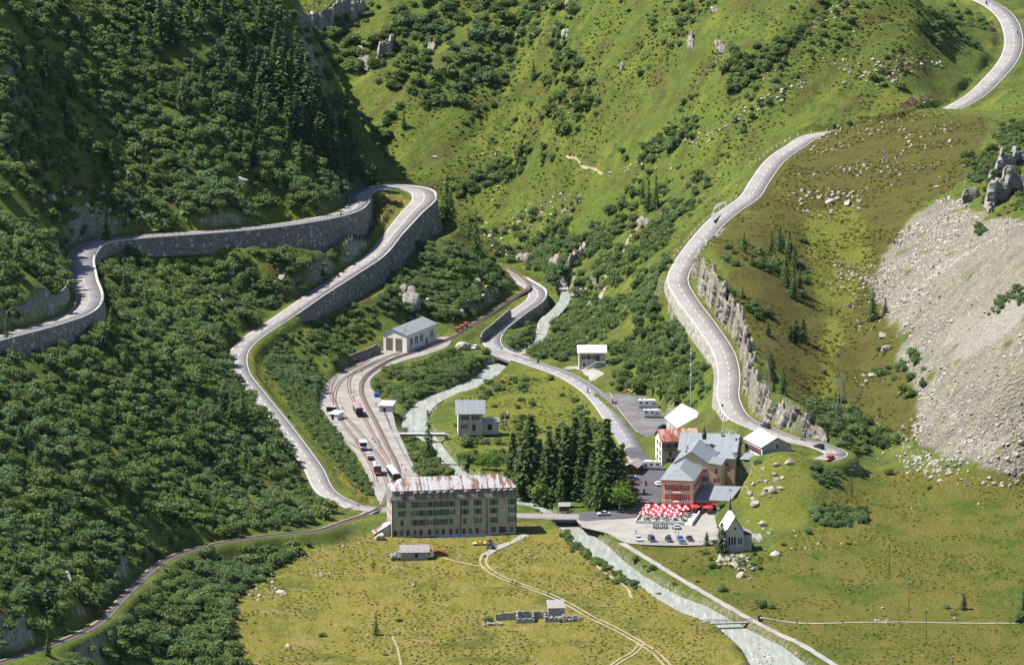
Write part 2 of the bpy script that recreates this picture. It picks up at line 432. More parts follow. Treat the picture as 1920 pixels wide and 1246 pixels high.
for k, ps in POLY.items():
    m = np.zeros((NY, NX), bool)
    for p_ in ps:
        m |= in_poly(UU + ju, VV + jv, p_)
    if k == 'talus':
        tongue = vnoise(GXX - .6 * GYY, GYY, 16, 71) + .6 * vnoise(GXX, GYY, 6, 72) + .35 * vnoise(GXX, GYY, 2.5, 73)
        edge = blur(m.astype(float), 60)
        m = m & (edge + .9 * tongue > .3) & (vnoise(GXX, GYY, 8, 74) + .5 * vnoise(GXX, GYY, 3, 75) < .43)
    MASK[k] = blur(m.astype(float), 1 if k == 'talus' else 2)
tal = MASK['talus']
pp_, qq_ = .8 * GXX - .6 * GYY, .6 * GXX + .8 * GYY
back = sstep((GYY - 500) / 60) * sstep((GYY - 380 - 2.2 * np.abs(GXX - 60) + 200) / 60) * (1 - HARD)
ZZ = ZZ + back * (6.0 * vnoise(pp_, qq_ * .13, 21, 91) + 2.4 * vnoise(pp_, qq_ * .22, 6, 92))
ZZ = ZZ + rough * (1.6 * fb + .9 * fm) * (1 - .3 * tal) + (1 - HARD) * (1 - rough) * np.where(dist_b > 6, 1, .3) * (.35 * fb + .12 * fm)
ZZ += tal * .5 * vnoise(GXX, GYY, 1.6, 8)
UU, VV = proj(GXX, GYY, ZZ)
gZy, gZx = np.gradient(ZZ, GS)
slope = np.hypot(gZx, gZy)

def hz(x, y):
    x, y = np.asarray(x, float), np.asarray(y, float)
    fx, fy = np.clip((x - GX0) / GS, 0, NX - 1.001), np.clip((y - GY0) / GS, 0, NY - 1.001)
    i, j = fy.astype(int), fx.astype(int)
    a, b = fx - j, fy - i
    return (ZZ[i, j] * (1 - a) + ZZ[i, j + 1] * a) * (1 - b) + (ZZ[i + 1, j] * (1 - a) + ZZ[i + 1, j + 1] * a) * b

def G(u, v):
    """where a sight line meets the land (arrays of pixels -> n x 3)"""
    u, v = np.atleast_1d(np.asarray(u, float)), np.atleast_1d(np.asarray(v, float))
    dx = (u - 960) / F_PX
    dy = W_[1] + U_[1] * (623 - v) / F_PX
    dz = W_[2] + U_[2] * (623 - v) / F_PX
    out = np.full((len(u), 3), np.nan)
    ys = np.arange(GY0 + 3, GY1 - 3, 2.0)
    done = np.zeros(len(u), bool)
    for y in ys:
        t = (y - CAM_Y) / dy
        x, z = dx * t, CAM_H + dz * t
        h = hz(x, np.full(len(u), y))
        hit = (~done) & (z <= h)
        if hit.any():
            lo, hi = np.full(hit.sum(), y - 2.0), np.full(hit.sum(), y)
            for _ in range(7):
                mid = (lo + hi) / 2
                tm = (mid - CAM_Y) / dy[hit]
                below = CAM_H + dz[hit] * tm <= hz(dx[hit] * tm, mid)
                hi = np.where(below, mid, hi); lo = np.where(below, lo, mid)
            tm = (hi - CAM_Y) / dy[hit]
            out[hit] = np.stack([dx[hit] * tm, hi, hz(dx[hit] * tm, hi)], 1)
            done |= hit
        if done.all():
            break
    return out

def g1(u, v):
    p = G([u], [v])[0]
    return Vector(p)

# ------------------------------------------------------------------ materials
MATS = {}
def newmat(name):
    m = bpy.data.materials.new(name)
    m.use_nodes = True
    nt = m.node_tree
    b = nt.nodes['Principled BSDF']
    return m, nt, b

def N(nt, t, **kw):
    n = nt.nodes.new(t)
    for k, v in kw.items():
        if k in ('operation', 'blend_type', 'data_type', 'attribute_name', 'noise_dimensions', 'feature', 'distance', 'interpolation_type', 'wave_type', 'bands_direction', 'clamp', 'voronoi_dimensions', 'normalize', 'offset', 'squash'):
            setattr(n, k, v)
        else:
            n.inputs[k.replace('_', ' ')].default_value = v
    return n

def rgb(c):
    return (c[0], c[1], c[2], 1)

def mixc(nt, fac, a, b, blend='MIX'):
    n = nt.nodes.new('ShaderNodeMix')
    n.data_type = 'RGBA'; n.blend_type = blend
    for s, val in ((0, fac), (6, a), (7, b)):
        if hasattr(val, 'is_output') or isinstance(val, bpy.types.NodeSocket):
            nt.links.new(val, n.inputs[s])
        else:
            n.inputs[s].default_value = val if s == 0 else rgb(val)
    return n.outputs[2]

def noise(nt, vec, scale, detail=4, rough=.6):
    n = nt.nodes.new('ShaderNodeTexNoise')
    n.inputs['Scale'].default_value = scale
    n.inputs['Detail'].default_value = detail
    n.inputs['Roughness'].default_value = rough
    if vec is not None:
        nt.links.new(vec, n.inputs['Vector'])
    return n.outputs['Fac']

def ramp(nt, fac, a, b):
    n = nt.nodes.new('ShaderNodeMapRange')
    n.interpolation_type = 'SMOOTHSTEP'
    n.inputs['From Min'].default_value = a
    n.inputs['From Max'].default_value = b
    nt.links.new(fac, n.inputs['Value'])
    return n.outputs['Result']

def math_(nt, op, a, b):
    n = nt.nodes.new('ShaderNodeMath')
    n.operation = op
    for s, val in ((0, a), (1, b)):
        if isinstance(val, bpy.types.NodeSocket):
            nt.links.new(val, n.inputs[s])
        else:
            n.inputs[s].default_value = val
    return n.outputs[0]

def bump(nt, bsdf, height, strength, dist):
    n = nt.nodes.new('ShaderNodeBump')
    n.inputs['Strength'].default_value = strength
    n.inputs['Distance'].default_value = dist
    nt.links.new(height, n.inputs['Height'])
    nt.links.new(n.outputs['Normal'], bsdf.inputs['Normal'])

def geo_pos(nt):
    return nt.nodes.new('ShaderNodeNewGeometry').outputs['Position']

def obj_pos(nt):
    return nt.nodes.new('ShaderNodeTexCoord').outputs['Object']

def mat(name, c, rough=.8, metal=0., c2=None, scale=2., vary=.5, bmp=0., spec=.3, local=True):
    """a plain surface whose colour wanders between c and c2"""
    if name in MATS:
        return MATS[name]
    m, nt, b = newmat(name)
    b.inputs['Roughness'].default_value = rough
    b.inputs['Metallic'].default_value = metal
    b.inputs['Specular IOR Level'].default_value = spec
    v = obj_pos(nt) if local else geo_pos(nt)
    if c2 is None:
        c2 = tuple(x * .8 for x in c)
    n1 = noise(nt, v, scale, 5, .65)
    col = mixc(nt, ramp(nt, n1, .5 - vary / 2, .5 + vary / 2), c, c2)
    nt.links.new(col, b.inputs['Base Color'])
    if bmp:
        bump(nt, b, noise(nt, v, scale * 3, 4, .7), .7, bmp)
    MATS[name] = m
    return m

# ------------------------------------------------------------------ terrain mesh and its ground cover colours
def grid_mesh(name, X, Y, Z):
    ny, nx = X.shape
    me = bpy.data.meshes.new(name)
    v = np.stack([X, Y, Z], -1).reshape(-1, 3)
    ii = np.arange(nx * ny).reshape(ny, nx)
    f = np.stack([ii[:-1, :-1], ii[:-1, 1:], ii[1:, 1:], ii[1:, :-1]], -1).reshape(-1, 4)
    me.vertices.add(len(v)); me.vertices.foreach_set('co', v.astype(np.float32).ravel())
    me.loops.add(f.size); me.loops.foreach_set('vertex_index', f.astype(np.int32).ravel())
    me.polygons.add(len(f)); me.polygons.foreach_set('loop_start', (np.arange(len(f)) * 4).astype(np.int32))
    me.update(calc_edges=True)
    me.polygons.foreach_set('use_smooth', np.ones(len(f), bool))
    return me

def ground_material():
    m, nt, b = newmat('alpine ground')
    b.inputs['Roughness'].default_value = .95
    b.inputs['Specular IOR Level'].default_value = .1
    pos = geo_pos(nt)
    A = nt.nodes.new('ShaderNodeVertexColor'); A.layer_name = 'cover_a'
    B = nt.nodes.new('ShaderNodeVertexColor'); B.layer_name = 'cover_b'
    sa = nt.nodes.new('ShaderNodeSeparateColor'); nt.links.new(A.outputs['Color'], sa.inputs[0])
    sb = nt.nodes.new('ShaderNodeSeparateColor'); nt.links.new(B.outputs['Color'], sb.inputs[0])
    meadow, olive, heath = sa.outputs
    lush, talus, rock = sb.outputs
    dirt, bank = A.outputs['Alpha'], B.outputs['Alpha']
    n_big, n_mid, n_sm, n_fine = noise(nt, pos, .035, 4), noise(nt, pos, .16, 5, .65), noise(nt, pos, .7, 5, .7), noise(nt, pos, 2.2, 4, .7)
    mps = nt.nodes.new('ShaderNodeMapping'); mps.vector_type = 'TEXTURE'; mps.inputs['Rotation'].default_value = (0, 0, .93); mps.inputs['Scale'].default_value = (4.5, 1, 1.5)
    nt.links.new(pos, mps.inputs['Vector'])
    streak = noise(nt, mps.outputs[0], .13, 5, .65)
    col = mixc(nt, ramp(nt, n_mid, .43, .57), (.07, .103, .02), (.11, .132, .027))         # slope grass and herbs
    col = mixc(nt, ramp(nt, n_big, .45, .6), col, mixc(nt, ramp(nt, n_sm, .4, .6), (.125, .15, .028), (.07, .112, .02)))
    col = mixc(nt, math_(nt, 'MULTIPLY', ramp(nt, streak, .47, .36), .7), col, (.16, .175, .03))
    col = mixc(nt, math_(nt, 'MULTIPLY', ramp(nt, streak, .52, .62), .75), col, (.09, .078, .026))
    h = mixc(nt, ramp(nt, n_mid, .4, .62), (.098, .09, .022), (.085, .06, .025))
    h = mixc(nt, ramp(nt, n_sm, .45, .65), h, (.075, .105, .014))
    col = mixc(nt, heath, col, h)
    col = mixc(nt, lush, col, mixc(nt, ramp(nt, n_sm, .35, .65), (.105, .137, .02), (.17, .172, .034)))
    mpm = nt.nodes.new('ShaderNodeMapping'); mpm.inputs['Scale'].default_value = (1, .24, 1)
    nt.links.new(pos, mpm.inputs['Vector'])
    w_mid, w_sm, w_fine = noise(nt, mpm.outputs[0], .16, 5, .65), noise(nt, mpm.outputs[0], .75, 5, .7), noise(nt, mpm.outputs[0], 2.0, 4, .7)
    ol = mixc(nt, ramp(nt, w_mid, .43, .57), (.105, .118, .016), (.145, .128, .024))
    ol = mixc(nt, ramp(nt, n_big, .5, .62), ol, (.065, .1, .012))
    ol = mixc(nt, math_(nt, 'MULTIPLY', ramp(nt, w_sm, .5, .58), .6), ol, (.15, .13, .042))
    ol = mixc(nt, math_(nt, 'MULTIPLY', ramp(nt, w_fine, .5, .58), .6), ol, (.06, .075, .016))
    col = mixc(nt, olive, col, ol)
    md = mixc(nt, ramp(nt, w_mid, .43, .56), (.148, .146, .018), (.205, .18, .032))
    md = mixc(nt, math_(nt, 'MULTIPLY', ramp(nt, w_sm, .49, .57), .75), md, (.22, .185, .07))
    md = mixc(nt, ramp(nt, n_big, .53, .66), md, (.1, .11, .022))
    md = mixc(nt, math_(nt, 'MULTIPLY', ramp(nt, w_fine, .5, .58), .4), md, (.085, .1, .018))
    md = mixc(nt, math_(nt, 'MULTIPLY', ramp(nt, noise(nt, pos, .09, 5, .7), .55, .64), .6), md, (.26, .21, .09))
    col = mixc(nt, meadow, col, md)
    col = mixc(nt, math_(nt, 'MULTIPLY', ramp(nt, n_fine, .45, .75), .45), col, mixc(nt, .55, col, (.03, .04, .01)))
    vor = nt.nodes.new('ShaderNodeTexVoronoi'); vor.inputs['Scale'].default_value = .9
    nt.links.new(pos, vor.inputs['Vector'])
    mps2 = nt.nodes.new('ShaderNodeMapping'); mps2.vector_type = 'TEXTURE'; mps2.inputs['Rotation'].default_value = (0, 0, .7); mps2.inputs['Scale'].default_value = (5, 1, 2)
    nt.links.new(pos, mps2.inputs['Vector'])
    st = mixc(nt, ramp(nt, n_sm, .35, .65), (.32, .283, .215), (.21, .188, .15))
    st = mixc(nt, ramp(nt, n_mid, .5, .68), st, (.25, .235, .14))
    st = mixc(nt, math_(nt, 'MULTIPLY', ramp(nt, noise(nt, mps2.outputs[0], .16, 4, .7), .46, .58), .65), st, (.17, .165, .14))
    st = mixc(nt, math_(nt, 'MULTIPLY', ramp(nt, n_fine, .5, .68), .7), st, (.1, .1, .09))
    col = mixc(nt, talus, col, st)
    col = mixc(nt, dirt, col, mixc(nt, ramp(nt, n_sm, .4, .6), (.34, .3, .25), (.27, .25, .22)))
    rk = mixc(nt, ramp(nt, n_sm, .38, .62), (.4, .38, .34), (.2, .19, .17))
    col = mixc(nt, rock, col, rk)
    col = mixc(nt, math_(nt, 'MULTIPLY', math_(nt, 'MULTIPLY', bank, .6), ramp(nt, n_sm, .42, .6)), col, mixc(nt, ramp(nt, n_fine, .4, .6), (.33, .32, .29), (.16, .16, .12)))
    nt.links.new(col, b.inputs['Base Color'])
    hgt = math_(nt, 'ADD', math_(nt, 'MULTIPLY', n_sm, 1.2), math_(nt, 'MULTIPLY', n_fine, .6))
    hgt = math_(nt, 'ADD', hgt, math_(nt, 'MULTIPLY', vor.outputs['Distance'], math_(nt, 'MULTIPLY', talus, 1.2)))
    bump(nt, b, hgt, 1.0, .9)
    return m

me = grid_mesh('terrain', GXX, GYY, ZZ)
rock_m = np.clip(sstep((slope - 1.95) / .4) * (.5 + fm), 0, 1) * (1 - .0 * HARD)
ca = np.stack([MASK['meadow'], MASK['olive'], MASK['heath'], MASK['dirt'] * tal * sstep((fb + .1) / .3)], -1).reshape(-1, 4).astype(np.float32)
cb = np.stack([MASK['lush'], tal, rock_m, BANK], -1).reshape(-1, 4).astype(np.float32)
for nm, arr in (('cover_a', ca), ('cover_b', cb)):
    at = me.color_attributes.new(nm, 'FLOAT_COLOR', 'POINT')
    at.data.foreach_set('color', arr.ravel())
terrain = bpy.data.objects.new('terrain', me)
terrain['kind'] = 'structure'
COL.objects.link(terrain)
me.materials.append(ground_material())
# ------------------------------------------------------------------ object helpers
def tag(o, label=None, cat=None, group=None, kind=None):
    if label: o['label'] = label
    if cat: o['category'] = cat
    if group: o['group'] = group
    if kind: o['kind'] = kind
    return o

def empty(name, loc, rz=0, label=None, cat=None, group=None):
    o = bpy.data.objects.new(name, None)
    o.empty_display_size = .5
    o.location = loc
    o.rotation_euler = (0, 0, rz)
    COL.objects.link(o)
    return tag(o, label, cat, group)

def link(name, me, parent=None, loc=None, rz=0):
    o = bpy.data.objects.new(name, me)
    COL.objects.link(o)
    if parent is not None:
        o.parent = parent
    if loc is not None:
        o.location = loc
    if rz:
        o.rotation_euler = (0, 0, rz)
    return o

def copy_tree(o, parent=None):
    c = o.copy()
    COL.objects.link(c)
    if parent is not None:
        c.parent = parent
    for ch in o.children:
        copy_tree(ch, c)
    return c

class MB:
    """collects simple solids; build() makes ONE mesh object of them"""
    def __init__(s):
        s.v, s.f = [], []
    def add(s, vs, fs):
        k = len(s.v)
        s.v += [tuple(map(float, p)) for p in vs]
        s.f += [tuple(i + k for i in f) for f in fs]
        return s
    def box(s, x0, x1, y0, y1, z0, z1):
        return s.add([(x0, y0, z0), (x1, y0, z0), (x1, y1, z0), (x0, y1, z0), (x0, y0, z1), (x1, y0, z1), (x1, y1, z1), (x0, y1, z1)],
                     [(3, 2, 1, 0), (4, 5, 6, 7), (0, 1, 5, 4), (1, 2, 6, 5), (2, 3, 7, 6), (3, 0, 4, 7)])
    def cbox(s, c, d, rz=0):
        ca, sa = math.cos(rz), math.sin(rz)
        vs = []
        for z in (-1, 1):
            for x, y in ((-1, -1), (1, -1), (1, 1), (-1, 1)):
                px, py = x * d[0] / 2, y * d[1] / 2
                vs.append((c[0] + px * ca - py * sa, c[1] + px * sa + py * ca, c[2] + z * d[2] / 2))
        return s.add(vs, [(3, 2, 1, 0), (4, 5, 6, 7), (0, 1, 5, 4), (1, 2, 6, 5), (2, 3, 7, 6), (3, 0, 4, 7)])
    def tube(s, a, b, r, r2=None, n=7):
        a, b = Vector(a), Vector(b)
        d = (b - a).normalized()
        u = d.orthogonal().normalized(); w_ = d.cross(u)
        r2 = r if r2 is None else r2
        vs = [a + (u * math.cos(t) + w_ * math.sin(t)) * r for t in [2 * math.pi * i / n for i in range(n)]]
        vs += [b + (u * math.cos(t) + w_ * math.sin(t)) * r2 for t in [2 * math.pi * i / n for i in range(n)]]
        fs = [(i, (i + 1) % n, n + (i + 1) % n, n + i) for i in range(n)] + [tuple(range(n - 1, -1, -1)), tuple(range(n, 2 * n))]
        return s.add(vs, fs)
    def path(s, pts, r, n=6):
        for a, b in zip(pts, pts[1:]):
            s.tube(a, b, r, n=n)
        return s
    def prism(s, poly, axis, a, b):
        """closed outline poly (2d) extruded along axis ('x': poly is (y,z); 'y': (x,z); 'z': (x,y)) from a to b"""
        n = len(poly)
        def pt(p, t):
            return {'x': (t, p[0], p[1]), 'y': (p[0], t, p[1]), 'z': (p[0], p[1], t)}[axis]
        vs = [pt(p, a) for p in poly] + [pt(p, b) for p in poly]
        return s.add(vs, [(i, (i + 1) % n, n + (i + 1) % n, n + i) for i in range(n)] + [tuple(range(n - 1, -1, -1)), tuple(range(n, 2 * n))])
    def sheet(s, pts, thick):
        """a planar polygon given by 3d corners, thickened along its normal"""
        P_ = [Vector(p) for p in pts]
        nrm = (P_[1] - P_[0]).cross(P_[2] - P_[0]).normalized()
        n = len(P_)
        vs = [p + nrm * thick for p in P_] + P_
        return s.add(vs, [tuple(range(n)), tuple(range(2 * n - 1, n - 1, -1))] + [(i, n + i, n + (i + 1) % n, (i + 1) % n) for i in range(n)])
    def lathe(s, prof, c=(0, 0, 0), n=12):
        k = len(prof)
        vs = [(c[0] + r * math.cos(2 * math.pi * i / n), c[1] + r * math.sin(2 * math.pi * i / n), c[2] + z) for i in range(n) for r, z in prof]
        fs = [(i * k + j, ((i + 1) % n) * k + j, ((i + 1) % n) * k + j + 1, i * k + j + 1) for i in range(n) for j in range(k - 1)]
        return s.add(vs, fs)
    def mesh(s, name, m=None, smooth=False, bevel=0):
        me = bpy.data.meshes.new(name)
        me.from_pydata(s.v, [], s.f)
        bm = bmesh.new(); bm.from_mesh(me)
        bmesh.ops.recalc_face_normals(bm, faces=bm.faces)
        if bevel:
            bmesh.ops.bevel(bm, geom=bm.edges[:], offset=bevel, segments=2, affect='EDGES', clamp_overlap=True)
        bm.to_mesh(me); bm.free()
        if smooth:
            me.polygons.foreach_set('use_smooth', [True] * len(me.polygons))
        if m is not None:
            me.materials.append(m)
        me.update()
        return me
    def build(s, name, m, parent=None, smooth=False, bevel=0, loc=None, rz=0):
        return link(name, s.mesh(name, m, smooth, bevel), parent, loc, rz)

def np_mesh(name, v, f, m=None, smooth=False):
    me = bpy.data.meshes.new(name)
    v = np.asarray(v, np.float32); f = np.asarray(f, np.int32)
    me.vertices.add(len(v)); me.vertices.foreach_set('co', v.ravel())
    me.loops.add(f.size); me.loops.foreach_set('vertex_index', f.ravel())
    me.polygons.add(len(f)); me.polygons.foreach_set('loop_start', (np.arange(len(f)) * f.shape[1]).astype(np.int32))
    me.update(calc_edges=True)
    if smooth:
        me.polygons.foreach_set('use_smooth', np.ones(len(f), bool))
    if m is not None:
        me.materials.append(m)
    return me

# ------------------------------------------------------------------ road, rail, wall and water surfaces
def asphalt_mat(name, c, c2):
    m, nt, b = newmat(name)
    b.inputs['Roughness'].default_value = .85
    b.inputs['Specular IOR Level'].default_value = .25
    pos = geo_pos(nt)
    n1, n2 = noise(nt, pos, .12, 5, .65), noise(nt, pos, 1.7, 4, .6)
    col = mixc(nt, ramp(nt, n1, .4, .62), c, c2)
    col = mixc(nt, math_(nt, 'MULTIPLY', ramp(nt, n2, .5, .75), .35), col, tuple(x * .72 for x in c2))
    nt.links.new(col, b.inputs['Base Color'])
    pt = noise(nt, pos, .055, 3, .8)
    col2 = mixc(nt, math_(nt, 'MULTIPLY', ramp(nt, pt, .56, .575), .22), col, tuple(x * .7 for x in c))
    nt.links.new(col2, b.inputs['Base Color'])
    bump(nt, b, n2, .3, .03)
    return m
M_ROAD = asphalt_mat('pale worn asphalt', (.24, .226, .22), (.195, .186, .183))
M_ROAD2 = asphalt_mat('grey asphalt', (.22, .212, .217), (.18, .175, .182))
M_NEWROAD = asphalt_mat('dark fresh asphalt', (.085, .08, .092), (.065, .062, .072))
M_PARK = asphalt_mat('dark gravel asphalt', (.105, .1, .108), (.15, .143, .146))
M_GRAVEL = asphalt_mat('pale gravel', (.28, .265, .24), (.22, .21, .195))
M_YARD = asphalt_mat('station gravel', (.26, .243, .228), (.195, .182, .172))
M_TRACK = asphalt_mat('dirt track', (.28, .245, .15), (.22, .185, .1))
M_PAINT = mat('road paint', (.8, .79, .76), .7, c2=(.6, .59, .57), scale=.8, local=False)
M_YPAINT = mat('yellow road paint', (.75, .55, .08), .7, local=False)
M_RAIL = mat('rusty rail', (.14, .065, .04), .6, c2=(.1, .05, .035), scale=.5, local=False)
M_SLEEPER = mat('sleeper', (.235, .21, .195), .9, c2=(.28, .255, .235), scale=1.2, local=False)
M_BALLAST = mat('brown ballast', (.23, .2, .18), .95, c2=(.17, .145, .13), scale=1.5, bmp=.1, local=False)
M_STEEL = mat('dark railing steel', (.06, .065, .075), .5, .4)
M_GALV = mat('galvanised steel', (.45, .46, .48), .45, .6)
M_CONC = mat('pale concrete', (.5, .48, .45), .85, c2=(.38, .36, .34), scale=.8, local=False)

def ribbon(name, line, half, dz, m, skirt=.35, kind='structure', nacross=1):
    """a strip along a line; half may be a number or (left, right) offsets or arrays"""
    s = np.asarray(line)
    t = np.gradient(s[:, :2], axis=0); t /= np.linalg.norm(t, axis=1)[:, None] + 1e-9
    nn = np.stack([t[:, 1], -t[:, 0]], 1)
    lo, hi = (-half, half) if not isinstance(half, tuple) else half
    cols = []
    for k in range(nacross + 1):
        o = lo + (hi - lo) * k / nacross
        p = s[:, :3].copy(); p[:, :2] += nn * (np.asarray(o)[:, None] if np.ndim(o) else o); p[:, 2] += dz
        cols.append(p)
    if skirt:
        a, b = cols[0].copy(), cols[-1].copy(); a[:, 2] -= skirt; b[:, 2] -= skirt
        cols = [a] + cols + [b]
    n = len(s)
    v = np.concatenate(cols)
    i = np.arange(n - 1)
    f = np.concatenate([np.stack([i + c * n, i + (c + 1) * n, i + 1 + (c + 1) * n, i + 1 + c * n], 1) for c in range(len(cols) - 1)])
    o = link(name, np_mesh(name, v, f, m))
    if kind: o['kind'] = kind
    return o

def arc(line):
    return np.concatenate([[0], np.cumsum(np.hypot(*np.diff(line[:, :2], axis=0).T))])

def dashes(name, line, off, on, gap, w_, m, start=0., end=None, dz=.04):
    s = arc(line); end = s[-1] if end is None else end
    t = np.gradient(line[:, :2], axis=0); t /= np.linalg.norm(t, axis=1)[:, None] + 1e-9
    nn = np.stack([t[:, 1], -t[:, 0]], 1)
    V, Fc = [], []
    q = start
    while q + on < end:
        k = 3
        ss = np.linspace(q, q + on, k + 1)
        px, py, pz = [np.interp(ss, s, line[:, c]) for c in range(3)]
        nx_, ny_ = np.interp(ss, s, nn[:, 0]), np.interp(ss, s, nn[:, 1])
        b = len(V)
        for i in range(k + 1):
            for o in (off - w_ / 2, off + w_ / 2):
                V.append((px[i] + nx_[i] * o, py[i] + ny_[i] * o, pz[i] + dz))
        for i in range(k):
            Fc.append((b + 2 * i, b + 2 * i + 1, b + 2 * i + 3, b + 2 * i + 2))
        q += on + gap
    o = link(name, np_mesh(name, V, Fc, m)); o['kind'] = 'structure'
    return o

kLp = near_idx(LN_L, L[(479,735)])
ribbon('road', LN_L, (-HL, HL), 0, M_ROAD)
ribbon('road', LN_R, 4.1, 0, M_ROAD)
kM = near_idx(LN_M, P(1150,785,.1))
ribbon('road', LN_M[kM:], 3.6, 0, M_ROAD2)
ribbon('road', LN_M[:kM + 1], 3.6, .012, M_ROAD2)
ribbon('road', LN_P, 3.6, .02, M_ROAD)
for ln, h, on in ((LN_L, HL, 1), (LN_R, 4.1, 1), (LN_M[kM:], 3.6, 1)):
    for sd_ in (-1, 1):
        ribbon('road_marking', ln, (sd_ * (h - .42) - .075, sd_ * (h - .42) + .075), .035, M_PAINT, skirt=0)
aL = arc(LN_L); s1, s2 = aL[near_idx(LN_L, L[(736,440)])], aL[near_idx(LN_L, L[(655,395)])]
dashes('road_marking', LN_L, 0, 3, 4.5, .15, M_PAINT, 2, s1 - 8)
dashes('road_marking', LN_L, 0, 2.2, .0, .15, M_PAINT, s1 - 8, s2)
dashes('road_marking', LN_L, 0, 3, 4.5, .15, M_PAINT, s2 + 3)
dashes('road_marking', LN_R, 0, 3, 4.0, .15, M_PAINT, 2)
aM = arc(LN_M); m1, m2 = aM[near_idx(LN_M, P(930,620,-2))], aM[near_idx(LN_M, P(985,530,-6))]
dashes('road_marking', LN_M, 0, 3, 4.2, .15, M_PAINT, aM[near_idx(LN_M, P(1190,850,.1))], m1)
dashes('road_marking', LN_M, 0, 2.2, .0, .15, M_PAINT, m1, m2)

def yard(name, pw, z, m):
    me = bpy.data.meshes.new(name)
    pts = [(p[0], p[1], z) for p in spline([np.array([q[0], q[1]]) for q in pw + [pw[0]]], 1.2)[:-1]]
    me.from_pydata(pts, [], [tuple(range(len(pts)))])
    bm = bmesh.new(); bm.from_mesh(me)
    bmesh.ops.recalc_face_normals(bm, faces=bm.faces)
    if bm.faces[:][0].normal.z < 0:
        bmesh.ops.reverse_faces(bm, faces=bm.faces)
    bm.to_mesh(me); bm.free()
    me.materials.append(m)
    o = link(name, me); o['kind'] = 'structure'
    return o
yard('layby', PAD_LAY, lay_z + .02, M_ROAD)
yard('station_yard', PAD_YARD, .15, M_YARD)
yard('car_park', PAD_PARK, .45, M_PARK)
yard('forecourt', PAD_PLAZA, .125, M_GRAVEL)
yard('street', PAD_STREET, .15, M_NEWROAD)

# river
nR = len(RV6)
def water_mat():
    m, nt, b = newmat('milky glacier water')
    pos = geo_pos(nt)
    mp = nt.nodes.new('ShaderNodeMapping'); mp.inputs['Rotation'].default_value = (0, 0, .2); mp.inputs['Scale'].default_value = (1.5, .16, 1)
    nt.links.new(pos, mp.inputs['Vector'])
    n1, n2 = noise(nt, mp.outputs[0], .5, 5, .7), noise(nt, mp.outputs[0], 2.2, 4, .7)
    col = mixc(nt, ramp(nt, n1, .35, .6), (.2, .215, .19), (.265, .275, .25))
    fo = math_(nt, 'MULTIPLY', ramp(nt, n1, .56, .7), ramp(nt, n2, .46, .62))
    col = mixc(nt, fo, col, (.58, .59, .58))
    nt.links.new(col, b.inputs['Base Color'])
    b.inputs['Roughness'].default_value = .55
    b.inputs['Specular IOR Level'].default_value = .2
    bump(nt, b, math_(nt, 'ADD', n1, math_(nt, 'MULTIPLY', n2, .5)), .8, .4)
    return m
M_WATER = water_mat()
cols = []
for t in np.linspace(-.04, 1.04, 9):
    p = RV6[:, :3] * (1 - t) + RV6[:, 3:] * t
    p[:, 2] += .18 * vnoise(p[:, 0], p[:, 1], 2.3, 21)
    cols.append(p)
i = np.arange(nR - 1)
rf = np.concatenate([np.stack([i + c * nR, i + (c + 1) * nR, i + 1 + (c + 1) * nR, i + 1 + c * nR], 1) for c in range(8)])
river = link('river', np_mesh('river', np.concatenate(cols), rf, M_WATER, True)); river['kind'] = 'structure'

# draped paths
def drape(name, uv, half, m, dz=.17, offs=(0,), conf=True):
    pts = G([p[0] for p in uv], [p[1] for p in uv])
    ln = spline(pts, .8)
    t = np.gradient(ln[:, :2], axis=0); t /= np.linalg.norm(t, axis=1)[:, None] + 1e-9
    nn = np.stack([t[:, 1], -t[:, 0]], 1)
    V, Fc = [], []
    hn = half * (1 + .4 * vnoise(ln[:, 0], ln[:, 1], 3, 31))
    for of in offs:
        b = sum(len(x) for x in V); n = len(ln)
        for k in range(4):
            q = ln[:, :2] + nn * ((of + (k / 1.5 - 1) * hn)[:, None])
            V.append(np.stack([q[:, 0], q[:, 1], hz(q[:, 0], q[:, 1]) + dz], 1))
        i = np.arange(n - 1)
        for c in range(3):
            Fc.append(np.stack([i + c * n, i + (c + 1) * n, i + 1 + (c + 1) * n, i + 1 + c * n], 1) + b)
    o = link(name, np_mesh(name, np.concatenate(V), np.concatenate(Fc), m)); o['kind'] = 'structure'
    return ln
UV_RUT = [(985,1002),(965,1014),(935,1026),(910,1040),(906,1055),(925,1075),(965,1092),(1010,1108),(1060,1130),(1110,1158),(1160,1182),(1200,1205),(1230,1225),(1262,1260)]
drape('dirt_track', UV_RUT[3:], .42, M_TRACK, offs=(-.95, .95))
drape('gravel_path', UV_RUT[:4], 1.35, M_GRAVEL)
drape('dirt_track', [(1203,1205),(1190,1222),(1160,1240),(1130,1262)], .4, M_TRACK, offs=(-.8, .8))
drape('dirt_track', [(830,1046),(870,1056),(905,1062)], .6, M_TRACK)
drape('footpath', PATH_UV, 1.15, M_GRAVEL)
drape('footpath', [(1420,1163),(1500,1168),(1600,1167),(1700,1166),(1800,1168),(1925,1168)], .55, M_GRAVEL)
drape('footpath', [(1318,1168),(1330,1166),(1345,1168)], .8, M_GRAVEL)
drape('footpath', [(1095,1036),(1120,1062),(1150,1085),(1175,1102),(1185,1122)], .5, M_TRACK)
drape('footpath', [(1132,518),(1137,535),(1125,560),(1120,580),(1112,605),(1100,628),(1095,642)], .8, M_TRACK)
drape('footpath', [(1210,412),(1185,440),(1172,470),(1172,500)], .7, M_TRACK)
drape('footpath', [(1062,293),(1090,310),(1130,328)], .4, M_TRACK)
drape('footpath', [(735,1192),(745,1215),(752,1250)], .35, M_TRACK)
drape('gravel_path', [(655,690),(618,720),(600,762)], .8, M_GRAVEL)
